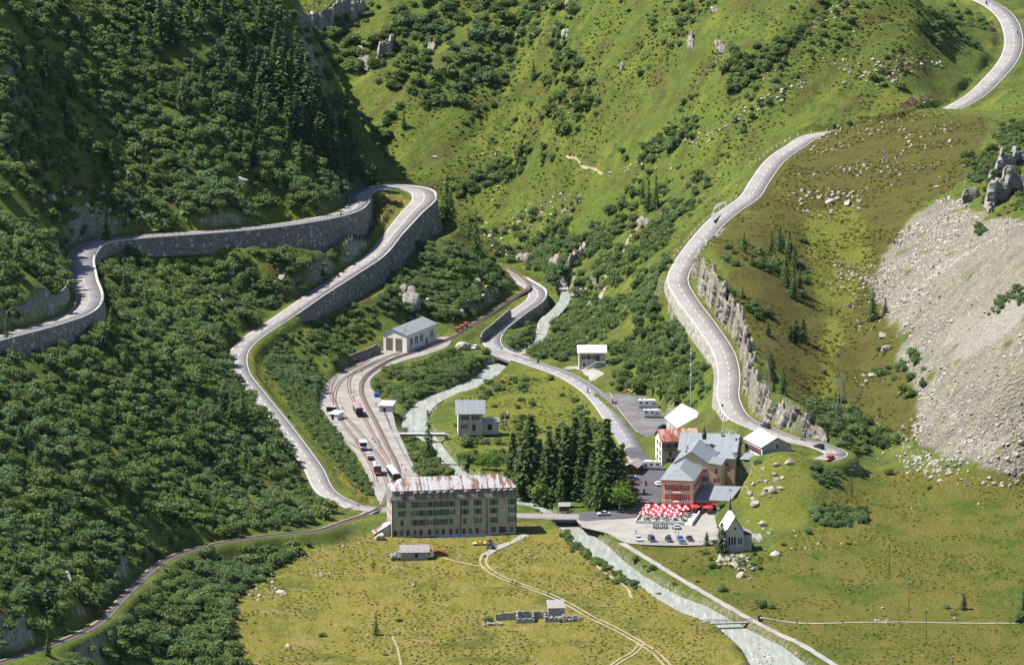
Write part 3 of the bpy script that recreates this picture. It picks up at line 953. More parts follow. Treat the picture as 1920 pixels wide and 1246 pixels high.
drape('gravel_path', [(598,770),(640,820),(672,850),(700,905),(716,940)], 1.2, M_GRAVEL)
drape('gravel_path', [(1060,690),(1090,690),(1110,698),(1120,710)], 2.4, M_GRAVEL)

# retaining walls
def stone_mat(name, c, c2, c3, sc=1.0):
    m, nt, b = newmat(name)
    b.inputs['Roughness'].default_value = .9
    pos = geo_pos(nt)
    v = nt.nodes.new('ShaderNodeTexVoronoi'); v.inputs['Scale'].default_value = sc
    v2 = nt.nodes.new('ShaderNodeTexVoronoi'); v2.inputs['Scale'].default_value = sc; v2.feature = 'DISTANCE_TO_EDGE'
    nt.links.new(pos, v.inputs['Vector']); nt.links.new(pos, v2.inputs['Vector'])
    sp = nt.nodes.new('ShaderNodeSeparateColor'); nt.links.new(v.outputs['Color'], sp.inputs[0])
    col = mixc(nt, sp.outputs[0], c, c2)
    col = mixc(nt, ramp(nt, sp.outputs[1], .86, .93), col, c3)
    col = mixc(nt, ramp(nt, v2.outputs['Distance'], .09, .0), col, tuple(x * .45 for x in c))
    col = mixc(nt, math_(nt, 'MULTIPLY', ramp(nt, noise(nt, pos, .25, 4), .5, .7), .5), col, (.07, .08, .05))
    nt.links.new(col, b.inputs['Base Color'])
    bump(nt, b, v2.outputs['Distance'], .9, .3)
    return m
M_STONE = stone_mat('dark rubble wall', (.125, .11, .098), (.215, .192, .17), (.42, .39, .35), .95)
M_STONE_L = stone_mat('pale rubble wall', (.24, .225, .195), (.34, .32, .28), (.45, .43, .4), .8)
M_ROCK = None
def rock_mat(name, c, c2, c3, vert=0.):
    m, nt, b = newmat(name)
    b.inputs['Roughness'].default_value = .92
    pos = geo_pos(nt)
    mp = nt.nodes.new('ShaderNodeMapping'); mp.inputs['Scale'].default_value = (1, 1, .18 if vert else 1)
    nt.links.new(pos, mp.inputs['Vector'])
    n1, n2, n3 = noise(nt, mp.outputs[0], .45, 5, .7), noise(nt, mp.outputs[0], 1.8, 5, .7), noise(nt, pos, .2, 3)
    col = mixc(nt, ramp(nt, n1, .4, .6), c, c2)
    col = mixc(nt, math_(nt, 'MULTIPLY', ramp(nt, n2, .55, .72), .7), col, tuple(x * .45 for x in c2))
    col = mixc(nt, math_(nt, 'MULTIPLY', ramp(nt, n3, .52, .66), .6), col, c3)
    nt.links.new(col, b.inputs['Base Color'])
    bump(nt, b, math_(nt, 'ADD', n1, n2), .9, .5)
    return m
M_CLIFF = rock_mat('pale cliff rock', (.32, .295, .255), (.19, .175, .155), (.3, .225, .145), 1)
M_BOULDER = rock_mat('boulder granite', (.43, .4, .345), (.3, .28, .245), (.34, .32, .25))

def wall(name, line, hgt, side, half, m, label, coping=True, batter=.17, thick=.9):
    """builds every stretch where hgt > .8 as a wall of its own standing outside the road edge"""
    ks = np.where(hgt > .8)[0]
    a, b = ks[0], ks[-1]
    s = line[a:b + 1]; h = hgt[a:b + 1]
    half = (half[a:b + 1] if np.ndim(half) else np.full(len(s), half))
    t = np.gradient(s[:, :2], axis=0); t /= np.linalg.norm(t, axis=1)[:, None] + 1e-9
    nn = np.stack([t[:, 1], -t[:, 0]], 1) * side
    rows, K = [], 9
    for k in range(K + 1):
        f = k / K
        q = s[:, :3].copy()
        dep = f * (h + 1.8)
        off = half + .06 + batter * dep + (.22 * vnoise(arc(s), dep * 1.3, 1.1, 41) if k else 0)
        q[:, :2] += nn * off[:, None]
        q[:, 2] += .02 - dep
        rows.append(q)
    inn = s[:, :3].copy(); inn[:, :2] += nn * (half - .3)[:, None]; inn[:, 2] += .02
    rows = [inn] + rows
    n = len(s); i = np.arange(n - 1)
    f = np.concatenate([np.stack([i + c * n, i + (c + 1) * n, i + 1 + (c + 1) * n, i + 1 + c * n], 1) for c in range(len(rows) - 1)])
    root = empty(name, s[n // 2] + np.array([0, 0, -h[n // 2]]), 0, label, 'wall')
    inv = np.array(root.location)
    link('masonry', np_mesh('masonry', np.concatenate(rows) - inv, f, m), root)
    if coping:
        cs = []
        for o, z in ((half - .12, .04), (half - .12, .3), (half + .32, .3), (half + .32, -.1)):
            q = s[:, :3].copy(); q[:, :2] += nn * o[:, None]; q[:, 2] += z; cs.append(q)
        f = np.concatenate([np.stack([i + c * n, i + (c + 1) * n, i + 1 + (c + 1) * n, i + 1 + c * n], 1) for c in range(3)])
        link('coping', np_mesh('coping', np.concatenate(cs) - inv, f, M_CONC), root)
    return root

def railing(name, line, off, label, z0=.3, h=.95, gap=2.6, rails=(.5, .95), r=.055, m=None, group=None, post_d=(.1, .1)):
    s = arc(line)
    t = np.gradient(line[:, :2], axis=0); t /= np.linalg.norm(t, axis=1)[:, None] + 1e-9
    nn = np.stack([t[:, 1], -t[:, 0]], 1)
    p = line[:, :3].copy(); p[:, :2] += nn * (off[:, None] if np.ndim(off) else off); p[:, 2] += z0
    base = p[len(p) // 2].copy()
    root = empty(name, base, 0, label, 'railing', group)
    m = m or M_STEEL
    mb = MB()
    step = p[::2] - base
    for z in rails:
        mb.path([q + np.array([0, 0, z]) for q in step], r, 5)
    mb.build('rail', m, root)
    pm = MB().box(-post_d[0] / 2, post_d[0] / 2, -post_d[1] / 2, post_d[1] / 2, -.4, h).mesh('post', m)
    n = max(2, int(s[-1] / gap))
    for q in np.linspace(0, s[-1], n + 1)[:100]:
        c = np.array([np.interp(q, s, p[:, c]) for c in range(3)]) - base
        link('post', pm, root, c)
    return root

wall('retaining_wall', LN_L, WL1, 1, HL, M_STONE, 'long dark stone retaining wall rising to the hairpin above the engine shed')
wall('retaining_wall', LN_L, WL2, -1, HL, M_STONE, 'dark stone retaining wall carrying the upper road across the left hillside')
wall('revetment', LN_R, WR, -1, 4.1, M_STONE_L, 'pale rough boulder wall below the bend of the right-hand pass road', coping=False, batter=.3)
wall('retaining_wall', LN_M, WML, 1, 3.6, M_STONE, 'curved stone wall holding the road bend above the gorge')
ks = np.where(WL1 > .8)[0]; railing('guardrail', LN_L[ks[0] - 20:ks[-1]], HL[ks[0] - 20:ks[-1]] + .15, 'dark railing with posts on the wall around the hairpin bend')
ks = np.where(WL2 > .8)[0]; railing('guardrail', LN_L[ks[0]:ks[-1]], -HL[ks[0]:ks[-1]] - .15, 'long dark railing along the outer edge of the upper left road')
ka, kb = near_idx(LN_M, P(965,664,-.5)), near_idx(LN_M, P(985,530,-5))
railing('guardrail', LN_M[ka:kb], 3.7, 'thin grey railing along the outer kerb of the central bend', z0=0, m=M_GALV, gap=3.2)
ka, kb = near_idx(LN_R, Rr[(1310,455)]), near_idx(LN_R, Rr[(1325,610)])

def bollards(line, off, k0, k1, gap, label, group, name='marker_stone'):
    s = arc(line)
    t = np.gradient(line[:, :2], axis=0); t /= np.linalg.norm(t, axis=1)[:, None] + 1e-9
    nn = np.stack([t[:, 1], -t[:, 0]], 1)
    me = MB().add([(-.22, -.15, -.3), (.22, -.15, -.3), (.22, .15, -.3), (-.22, .15, -.3), (-.18, -.12, .62), (.18, -.12, .62), (.18, .12, .62), (-.18, .12, .62), (0, 0, .76)],
                  [(0, 1, 5, 4), (1, 2, 6, 5), (2, 3, 7, 6), (3, 0, 4, 7), (4, 5, 8), (5, 6, 8), (6, 7, 8), (7, 4, 8)]).mesh('marker_stone', M_PAINT)
    for q in np.arange(s[k0], s[k1], gap):
        x, y, z = [np.interp(q, s, line[:, c]) for c in range(3)]
        x += np.interp(q, s, nn[:, 0]) * off; y += np.interp(q, s, nn[:, 1]) * off
        z = max(hz(x, y), z - .3)
        o = link(name, me, None, (x, y, z), random.uniform(0, 3))
        tag(o, label, 'bollard', group)
bollards(LN_R, -4.9, near_idx(LN_R, Rr[(1285,490)]), near_idx(LN_R, Rr[(1405,370)]), 6.5, 'small pale marker stone on the valley edge of the middle pass road bend', 'marker stones by the middle bend')
bollards(LN_R, -6.4, near_idx(LN_R, Rr[(1455,300)]), near_idx(LN_R, Rr[(1640,240)]), 5.0, 'short white marker stone in the row along the upper edge of the climbing pass road', 'marker stones in the upper row')
bollards(LN_R, -4.7, near_idx(LN_R, Rr[(1430,803)]), near_idx(LN_R, Rr[(1390,785)]) + 20, 3.4, 'white marker stone on the road edge above the hotel roofs', 'marker stones above the hotel')

# the rock cut beside the right-hand pass road
def rock_face(s, h, label, base_off=6.3, min_off=4.75, seed=0):
    """a cliff of jagged columns rising along the line, set off to its right, leaning back"""
    s6 = spline(np.concatenate([s, h[:, None]], 1), .45)
    s, h = s6[:, :3], s6[:, 3]
    t = np.gradient(s[:, :2], axis=0); t /= np.linalg.norm(t, axis=1)[:, None] + 1e-9
    nn = np.stack([t[:, 1], -t[:, 0]], 1)
    q = arc(s)
    K = 26
    def columns(w0, w1, sd_, amp):
        r_ = np.random.default_rng(sd_ + seed)
        e = np.cumsum(r_.uniform(w0, w1, 600)); d = r_.uniform(-amp, amp, 601)
        return e, d
    e1, d1 = columns(2.5, 6, 1, 1.3); e2, d2 = columns(.5, 2.9, 2, .8); e3, d3 = columns(.7, 3.2, 3, .22)
    hh = h * (.95 + .6 * vnoise(q, 0 * q + seed, 9, 51) + .3 * vnoise(q, 0 * q, 1.7, 52)) + 1.2
    hh = hh * (1 + d3[np.searchsorted(e3, q)])
    rows = []
    for k in range(K + 1):
        f = k / K
        zrel = hh * f
        qs = q + zrel * .14 + .55 * np.floor(zrel / 2.3 + 3 * vnoise(q, q * 0, 3, 66)) + .5 * vnoise(q, zrel, 2.5, 60)
        off = base_off + .8 * f + d1[np.searchsorted(e1, np.maximum(qs, 0))] + d2[np.searchsorted(e2, np.maximum(qs + 7, 0))] + .5 * vnoise(q, zrel, 1.2, 57) + .3 * vnoise(q, zrel * 2, .6, 56)
        off = np.maximum(off, min_off)
        p = s.copy(); p[:, :2] += nn * off[:, None]; p[:, 2] += -.8 + zrel
        rows.append(p)
    for dx, dz in ((.5, -.1), (1.2, -2.4)):
        p = rows[K].copy(); p[:, :2] += nn * dx; p[:, 2] += dz; rows.append(p)
    n = len(s); i = np.arange(n - 1)
    f = np.concatenate([np.stack([i + c * n, i + (c + 1) * n, i + 1 + (c + 1) * n, i + 1 + c * n], 1) for c in range(len(rows) - 1)])
    o = link('rock_cutting' if seed == 0 else 'cliff', np_mesh('cliff', np.concatenate(rows), f, M_CLIFF))
    return tag(o, label, 'cliff')
ks = np.where(CR > .5)[0]
rock_face(LN_R[ks[0]:ks[-1] + 1:4], CR[ks[0]:ks[-1] + 1:4], 'pale fluted rock cutting beside the bending right-hand pass road')
def ground_cliff(uv, hs, label, seed):
    p = G([a for a, b in uv], [b for a, b in uv])
    rock_face(p, np.array(hs, float), label, 1.2, -1.2, seed)
ground_cliff([(1935,352), (1905,362), (1878,378), (1862,398)], [4, 8, 7, 2], 'grey cliff band at the right edge above the scree, upper one', 11)
ground_cliff([(1935,300), (1905,312), (1880,330), (1868,342)], [3, 6, 5, 1.5], 'small grey cliff step in the bushes at the right edge, above the larger cliff band', 12)
ground_cliff([(1835,372), (1822,376), (1810,384)], [2, 6, 2], 'short grey cliff stub at the top left corner of the scree', 13)
ground_cliff([(690,20), (660,40), (625,62), (596,60), (572,44)], [3, 10, 11, 8, 3], 'tall pale cliff at the top edge above the dark conifers', 14)
ground_cliff([(748,84), (733,104), (718,124)], [4, 9, 3], 'narrow pale cliff right of the tall cliff at the top edge', 15)
ground_cliff([(1112,468), (1090,488), (1070,512), (1056,536)], [2, 5, 5, 2], 'pale rock step above the gorge on the middle slope', 16)

# ------------------------------------------------------------------ railway tracks
def track(name, line, label, sleepers=True, ballast=True, zoff=0.0, rack=True, bw=1.15, bm=None):
    ln = spline(line[::3] if len(line) > 400 else line, .8)
    root = empty(name, ln[len(ln) // 2], 0, label, 'railway track')
    base = np.array(root.location)
    l0 = ln.copy(); l0[:, :3] -= base
    def strip(nm, lo, hi, dz, m, sk):
        o = ribbon(nm, l0, (lo, hi), dz, m, skirt=sk, kind=None); o.parent = root
        return o
    if ballast:
        strip('ballast', -bw, bw, zoff + .05, bm or M_BALLAST, .3)
    for x in (-.5, .5):
        strip('rail', x - .1, x + .1, zoff + .22, M_RAIL, .14)
    if rack:
        strip('rack', -.07, .07, zoff + .2, M_RAIL, .12)
    if sleepers:
        s = arc(l0); V, Fc = [], []
        t = np.gradient(l0[:, :2], axis=0); t /= np.linalg.norm(t, axis=1)[:, None] + 1e-9
        for q in np.arange(.4, s[-1], .95):
            x, y, z = [np.interp(q, s, l0[:, c]) for c in range(3)]
            tx, ty = np.interp(q, s, t[:, 0]), np.interp(q, s, t[:, 1])
            b = len(V)
            for zz_ in (zoff + .02, zoff + .11):
                for a_, c_ in ((-.12, -.72), (.12, -.72), (.12, .72), (-.12, .72)):
                    V.append((x + tx * a_ - ty * c_, y + ty * a_ + tx * c_, z + zz_))
            Fc += [(b + 4, b + 5, b + 6, b + 7), (b, b + 1, b + 5, b + 4), (b + 1, b + 2, b + 6, b + 5), (b + 2, b + 3, b + 7, b + 6), (b + 3, b, b + 4, b + 7)]
        link('sleepers', np_mesh('sleepers', V, Fc, M_SLEEPER), root)
    return root
kst = near_idx(LN_RM, P(722,935,.3))
track('railway_track', LN_RM, 'rusty main railway line curving through the station to the bend above the gorge', bm=mat('grey ballast', (.25, .225, .21), .95, c2=(.19, .165, .15), scale=1.5, local=False))
track('railway_track', LN_RO, 'rusty railway line climbing out to the lower left beside the forest', bw=1.6, bm=mat('grey ballast', (.25, .225, .21), .95, c2=(.19, .165, .15), scale=1.5, local=False))
def yardtrack(uv, label, z=.1):
    return track('railway_track', np.array([P(u, v, z) for u, v in uv]), label, ballast=False, rack=False)
yardtrack([(745,884),(720,850),(698,812),(678,775),(665,755),(656,735),(654,715),(662,700),(690,684),(730,668),(752,661)], 'middle station track with a dark carriage, ending at the engine shed doors')
yardtrack([(742,900),(715,862),(690,830),(668,803),(643,778),(628,757),(620,737),(621,722),(635,703),(660,692),(690,676)], 'outermost station track curving past the white huts')
yardtrack([(729,915),(722,897),(700,868),(680,845),(667,825),(652,806),(638,785),(630,765),(627,745),(634,722),(650,706),(680,693),(720,674)], 'station track on which the red engine stands')
yardtrack([(706,905),(699,880),(690,862),(676,838),(668,822)], 'short siding under the red locomotive')

# loose masonry walls along the railway
def free_wall(a, b, h, label, m=M_STONE, name='stone_wall', th=.6, n=24):
    a, b = np.array(a), np.array(b)
    d = (b - a)[:2]; L_ = np.hypot(*d); root = empty(name, tuple(a), math.atan2(d[1], d[0]), label, 'wall')
    xs = np.linspace(0, L_, n); hs = h * (1 + .12 * vnoise(xs, xs * 0, 3, 81)) * np.minimum(1, .55 + np.minimum(xs, L_ - xs) / 4)
    zs = np.linspace(0, b[2] - a[2], n)
    V = []
    for x, hh_, z in zip(xs, hs, zs):
        V += [(x, -th, z - 1.5), (x, -th * .6, z + hh_), (x, th * .4, z + hh_), (x, th * .4, z - 1.5)]
    Fc = [(4 * i + k, 4 * i + (k + 1) % 4, 4 * i + 4 + (k + 1) % 4, 4 * i + 4 + k) for i in range(n - 1) for k in range(4)] + [(0, 1, 2, 3), (4 * n - 1, 4 * n - 2, 4 * n - 3, 4 * n - 4)]
    b_ = MB(); b_.add(V, Fc); b_.build('masonry', m, root)
    return root
free_wall(P(901, 640, -1.0), P(957, 592, -2.6), 3.0, 'dark stone wall between the railway and the central road bend')
free_wall(P(630, 692, .1), P(712, 661, .1), 3.4, 'mossy stone wall along the uphill side of the station tracks left of the engine shed')

def line_wall(line, k0, k1, off, h, label, m):
    s = line[k0:k1:2]
    t = np.gradient(s[:, :2], axis=0); t /= np.linalg.norm(t, axis=1)[:, None] + 1e-9
    nn = np.stack([t[:, 1], -t[:, 0]], 1)
    n = len(s); rows = []
    hs = h * np.minimum(1, .4 + np.minimum(np.arange(n), n - 1 - np.arange(n)) / 6)
    for o_, z_ in ((off - .35, -1), (off + .1, hs), (off + .6, hs), (off + .6, hs - 1.5)):
        q = s[:, :3].copy(); q[:, :2] += nn * o_; q[:, 2] += z_; rows.append(q)
    base = s[n // 2].copy(); i = np.arange(n - 1)
    root = empty('retaining_wall', tuple(base), 0, label, 'wall')
    f = np.concatenate([np.stack([i + c * n, i + (c + 1) * n, i + 1 + (c + 1) * n, i + 1 + c * n], 1) for c in range(3)])
    link('masonry', np_mesh('masonry', np.concatenate(rows) - base, f, m), root)
line_wall(LN_L, near_idx(LN_L, L[(167,560)]) - 6, near_idx(LN_L, L[(0,632)]) - 20, 6.6, 6.5, 'shaded purplish concrete wall on the inner side of the upper left road bend', mat('shaded concrete', (.2, .175, .165), .9, c2=(.15, .135, .13), scale=.4, local=False))
# ------------------------------------------------------------------ vegetation
def leaf_mat(name, c, c2, tip=None, hue_obj=True):
    m, nt, b = newmat(name)
    b.inputs['Roughness'].default_value = .75
    b.inputs['Specular IOR Level'].default_value = .25
    oi = nt.nodes.new('ShaderNodeObjectInfo')
    pos = geo_pos(nt)
    n1 = noise(nt, pos, .55, 4, .7)
    n0 = noise(nt, pos, .03, 3)
    f = math_(nt, 'ADD', math_(nt, 'MULTIPLY', oi.outputs['Random'], .55), math_(nt, 'MULTIPLY', ramp(nt, n1, .3, .7), .45))
    col = mixc(nt, f, c, c2)
    if tip:
        col = mixc(nt, math_(nt, 'MULTIPLY', ramp(nt, n0, .46, .6), .6), col, tip)
    nt.links.new(col, b.inputs['Base Color'])
    tr = nt.nodes.new('ShaderNodeBsdfTranslucent')
    nt.links.new(col, tr.inputs['Color'])
    mx = nt.nodes.new('ShaderNodeMixShader'); mx.inputs[0].default_value = .33
    out = nt.nodes['Material Output']
    nt.links.new(b.outputs[0], mx.inputs[1]); nt.links.new(tr.outputs[0], mx.inputs[2])
    nt.links.new(mx.outputs[0], out.inputs['Surface'])
    return m
M_SHRUB = leaf_mat('alder leaves', (.05, .108, .026), (.165, .205, .055), (.085, .155, .06))
M_HERB = leaf_mat('herb leaves', (.075, .118, .018), (.15, .17, .032), (.065, .112, .018))
M_BROAD = leaf_mat('light broadleaf', (.085, .17, .02), (.13, .21, .03))
M_SPRUCE = leaf_mat('spruce needles', (.042, .082, .022), (.078, .108, .026))
M_LARCH = leaf_mat('larch needles', (.055, .11, .026), (.09, .14, .03))
M_PINE = leaf_mat('stone pine needles', (.045, .08, .03), (.07, .1, .034))
M_TRUNK = mat('bark', (.11, .075, .05), .95, c2=(.16, .13, .11), scale=3)

def quads(centres, normals, size, rng, aspect=1.5):
    n = len(centres)
    nrm = normals / (np.linalg.norm(normals, axis=1)[:, None] + 1e-9)
    r = rng.normal(size=(n, 3))
    u = np.cross(nrm, r); u /= np.linalg.norm(u, axis=1)[:, None] + 1e-9
    w_ = np.cross(nrm, u)
    s = (size * rng.uniform(.6, 1.3, n))[:, None]
    a, b = u * s * aspect / 2, w_ * s / 2
    return np.stack([centres - a, centres - b * .8 + a * .1, centres + a, centres + b * .8 + a * .1], 1).reshape(-1, 3), np.arange(n * 4).reshape(n, 4)

def shrub_mesh(name, seed, m, n_lobes=9, leaves=540, rx=1.0, rz=.8, size=.15, lit=(1, 1)):
    """unit shrub: many lobes filled with leaf clusters, about 1 m radius"""
    rng = np.random.default_rng(seed)
    V, Fc, k = [], [], 0
    for i in range(n_lobes):
        a = rng.uniform(0, 2 * math.pi); d = math.sqrt(rng.uniform(0, 1)) * .62 * rx
        lr = rng.uniform(.3, .52) * (1.1 - .35 * d)
        c = np.array([d * math.cos(a), d * math.sin(a), rz * (1.0 - .5 * d) * rng.uniform(.55, 1.1)])
        n = int(leaves / n_lobes)
        p = rng.normal(size=(n, 3)); p /= np.linalg.norm(p, axis=1)[:, None]
        p[:, 2] = np.where(p[:, 2] < -.35, -p[:, 2], p[:, 2])
        rad = lr * rng.uniform(.72, 1.12, n)[:, None]
        q = c + p * rad * np.array([1, 1, .85])
        nn = p * lit[0] + rng.normal(size=(n, 3)) * .5 + np.array([-.3, -.1, .4]) * lit[1]
        v, f = quads(q, nn, size, rng)
        V.append(v); Fc.append(f + k); k += len(v)
    # a dark leafy heart keeps the ground from showing through
    for i in range(14):
        a = rng.uniform(0, 2 * math.pi); d = rng.uniform(0, .75)
        v, f = quads(np.array([[d * math.cos(a), d * math.sin(a), rng.uniform(.1, .4) * rz]]), rng.normal(size=(1, 3)) * .4 + np.array([[0, 0, 1.]]), .6, rng)
        V.append(v); Fc.append(f + k); k += len(v)
    return np_mesh(name, np.concatenate(V), np.concatenate(Fc), m)

def conifer_meshes(seed, m, tiers=24, r=.2, droop=.35, gap=.0, leaf=.055, dens=9, top=1.2):
    """unit tree, 1 m tall: tapered trunk with limbs, and the crown of drooping sprays"""
    rng = np.random.default_rng(seed)
    tb = MB(); tb.tube((0, 0, -.06), (0, 0, .5), .016, .01, 7); tb.tube((0, 0, .5), (0, 0, .97), .01, .002, 6)
    C_, Nn, S_ = [], [], []
    for i in range(tiers):
        f = i / (tiers - 1)
        z = .07 + .9 * f ** .92
        rad = r * (1 - f) ** (1 / top) * rng.uniform(.75, 1.12) + .012
        nb = max(4, int(dens * (1 - f * .6)))
        a0 = rng.uniform(0, 6.28)
        for b in range(nb):
            if rng.random() < gap:
                continue
            a = a0 + 6.283 * b / nb + rng.uniform(-.25, .25)
            ln = rad * rng.uniform(.7, 1.15)
            k = max(2, int(ln / (leaf * .55)))
            if i % 3 == 0 and f < .8:
                tb.tube((0, 0, z), (ln * .8 * math.cos(a), ln * .8 * math.sin(a), z - droop * ln * .5), .004, .0015, 4)
            for j in range(k):
                g = (j + .7) / k
                C_.append((ln * g * math.cos(a) + rng.normal() * .008, ln * g * math.sin(a) + rng.normal() * .008, z - droop * ln * g ** 1.4 + rng.normal() * .006))
                Nn.append((.35 * math.cos(a) + rng.normal() * .4, .35 * math.sin(a) + rng.normal() * .4, 1 + rng.normal() * .3))
    C_, Nn = np.array(C_), np.array(Nn)
    v, f = quads(C_, Nn, leaf, rng, 1.9)
    return tb.mesh('trunk', M_TRUNK), np_mesh('crown', v, f, m)

def broad_meshes(seed, m):
    rng = np.random.default_rng(seed)
    tb = MB(); tb.tube((0, 0, -.05), (.01, 0, .35), .03, .022, 8)
    for k in range(6):
        a = k * 1.05 + .3
        tb.tube((.01, 0, .25 + .02 * k), (.22 * math.cos(a), .22 * math.sin(a), .6 + .03 * k), .014, .004, 5)
    V, Fc, kk = [], [], 0
    for i in range(16):
        a = rng.uniform(0, 6.28); d = .3 * math.sqrt(rng.random()); c = np.array([d * math.cos(a), d * math.sin(a), rng.uniform(.38, .82)])
        n = 42
        p = rng.normal(size=(n, 3)); p /= np.linalg.norm(p, axis=1)[:, None]
        v, f = quads(c + p * rng.uniform(.1, .2), p + rng.normal(size=(n, 3)) * .5, .07, rng)
        V.append(v); Fc.append(f + kk); kk += len(v)
    return tb.mesh('trunk', M_TRUNK), np_mesh('crown', np.concatenate(V), np.concatenate(Fc), m)

SHRUBS = [shrub_mesh('alder_shrub', 100 + i, M_SHRUB, 10 + i % 4, 560) for i in range(5)]
TUFTS = [shrub_mesh('herb_clump', 200 + i, M_HERB, 6, 80, 1.15, .3, .34, (.35, 1.6)) for i in range(3)]
SPRUCE = [conifer_meshes(300 + i, M_SPRUCE, 26, .2, .5, .02, .05, 13, 1.35) for i in range(3)]
LARCH = [conifer_meshes(320 + i, M_LARCH, 22, .2, .3, .12, .05, 9, 1.15) for i in range(3)]
PINE = [conifer_meshes(340 + i, M_PINE, 17, .24, .12, .08, .07, 10, 1.9) for i in range(3)]
BROAD = [broad_meshes(360 + i, M_BROAD) for i in range(2)]

def rock_mesh(name, seed, m, sub=3, flat=.7, ang=.32):
    rng = np.random.default_rng(seed)
    bm = bmesh.new()
    bmesh.ops.create_icosphere(bm, subdivisions=sub, radius=1)
    pl = rng.normal(size=(15, 3)); pl /= np.linalg.norm(pl, axis=1)[:, None]; dd = rng.uniform(.45, .8, 15)
    for v in bm.verts:
        p = np.array(v.co)
        for n_, d_ in zip(pl, dd):                       # chop flat faces off
            e = p @ n_ - d_
            if e > 0:
                p = p - n_ * e * .98
        p = p * (1 + .06 * math.sin(7 * p[0] + seed) * math.sin(6 * p[1]) + rng.normal() * .018)
        p[2] *= flat
        v.co = p
    me = bpy.data.meshes.new(name); bm.to_mesh(me); bm.free()
    me.materials.append(m)
    return me
M_TUSS = leaf_mat('meadow tussock', (.115, .115, .016), (.215, .175, .04), (.095, .115, .014))
TUSS = [shrub_mesh('grass_tussock', 250 + i, M_TUSS, 5, 44, 1.0, .4, .4, (.3, 1.6)) for i in range(2)]
M_PINK = leaf_mat('pink flowers', (.22, .08, .13), (.3, .12, .2))
PINKS = shrub_mesh('flower_clump', 260, M_PINK, 4, 40, 1.0, .5, .35, (.3, 1.5))
ROCKS = [rock_mesh('boulder', 400 + i, M_BOULDER, 3 if i < 3 else 2, [.7, .6, .85, .55, .75, .9][i]) for i in range(6)]

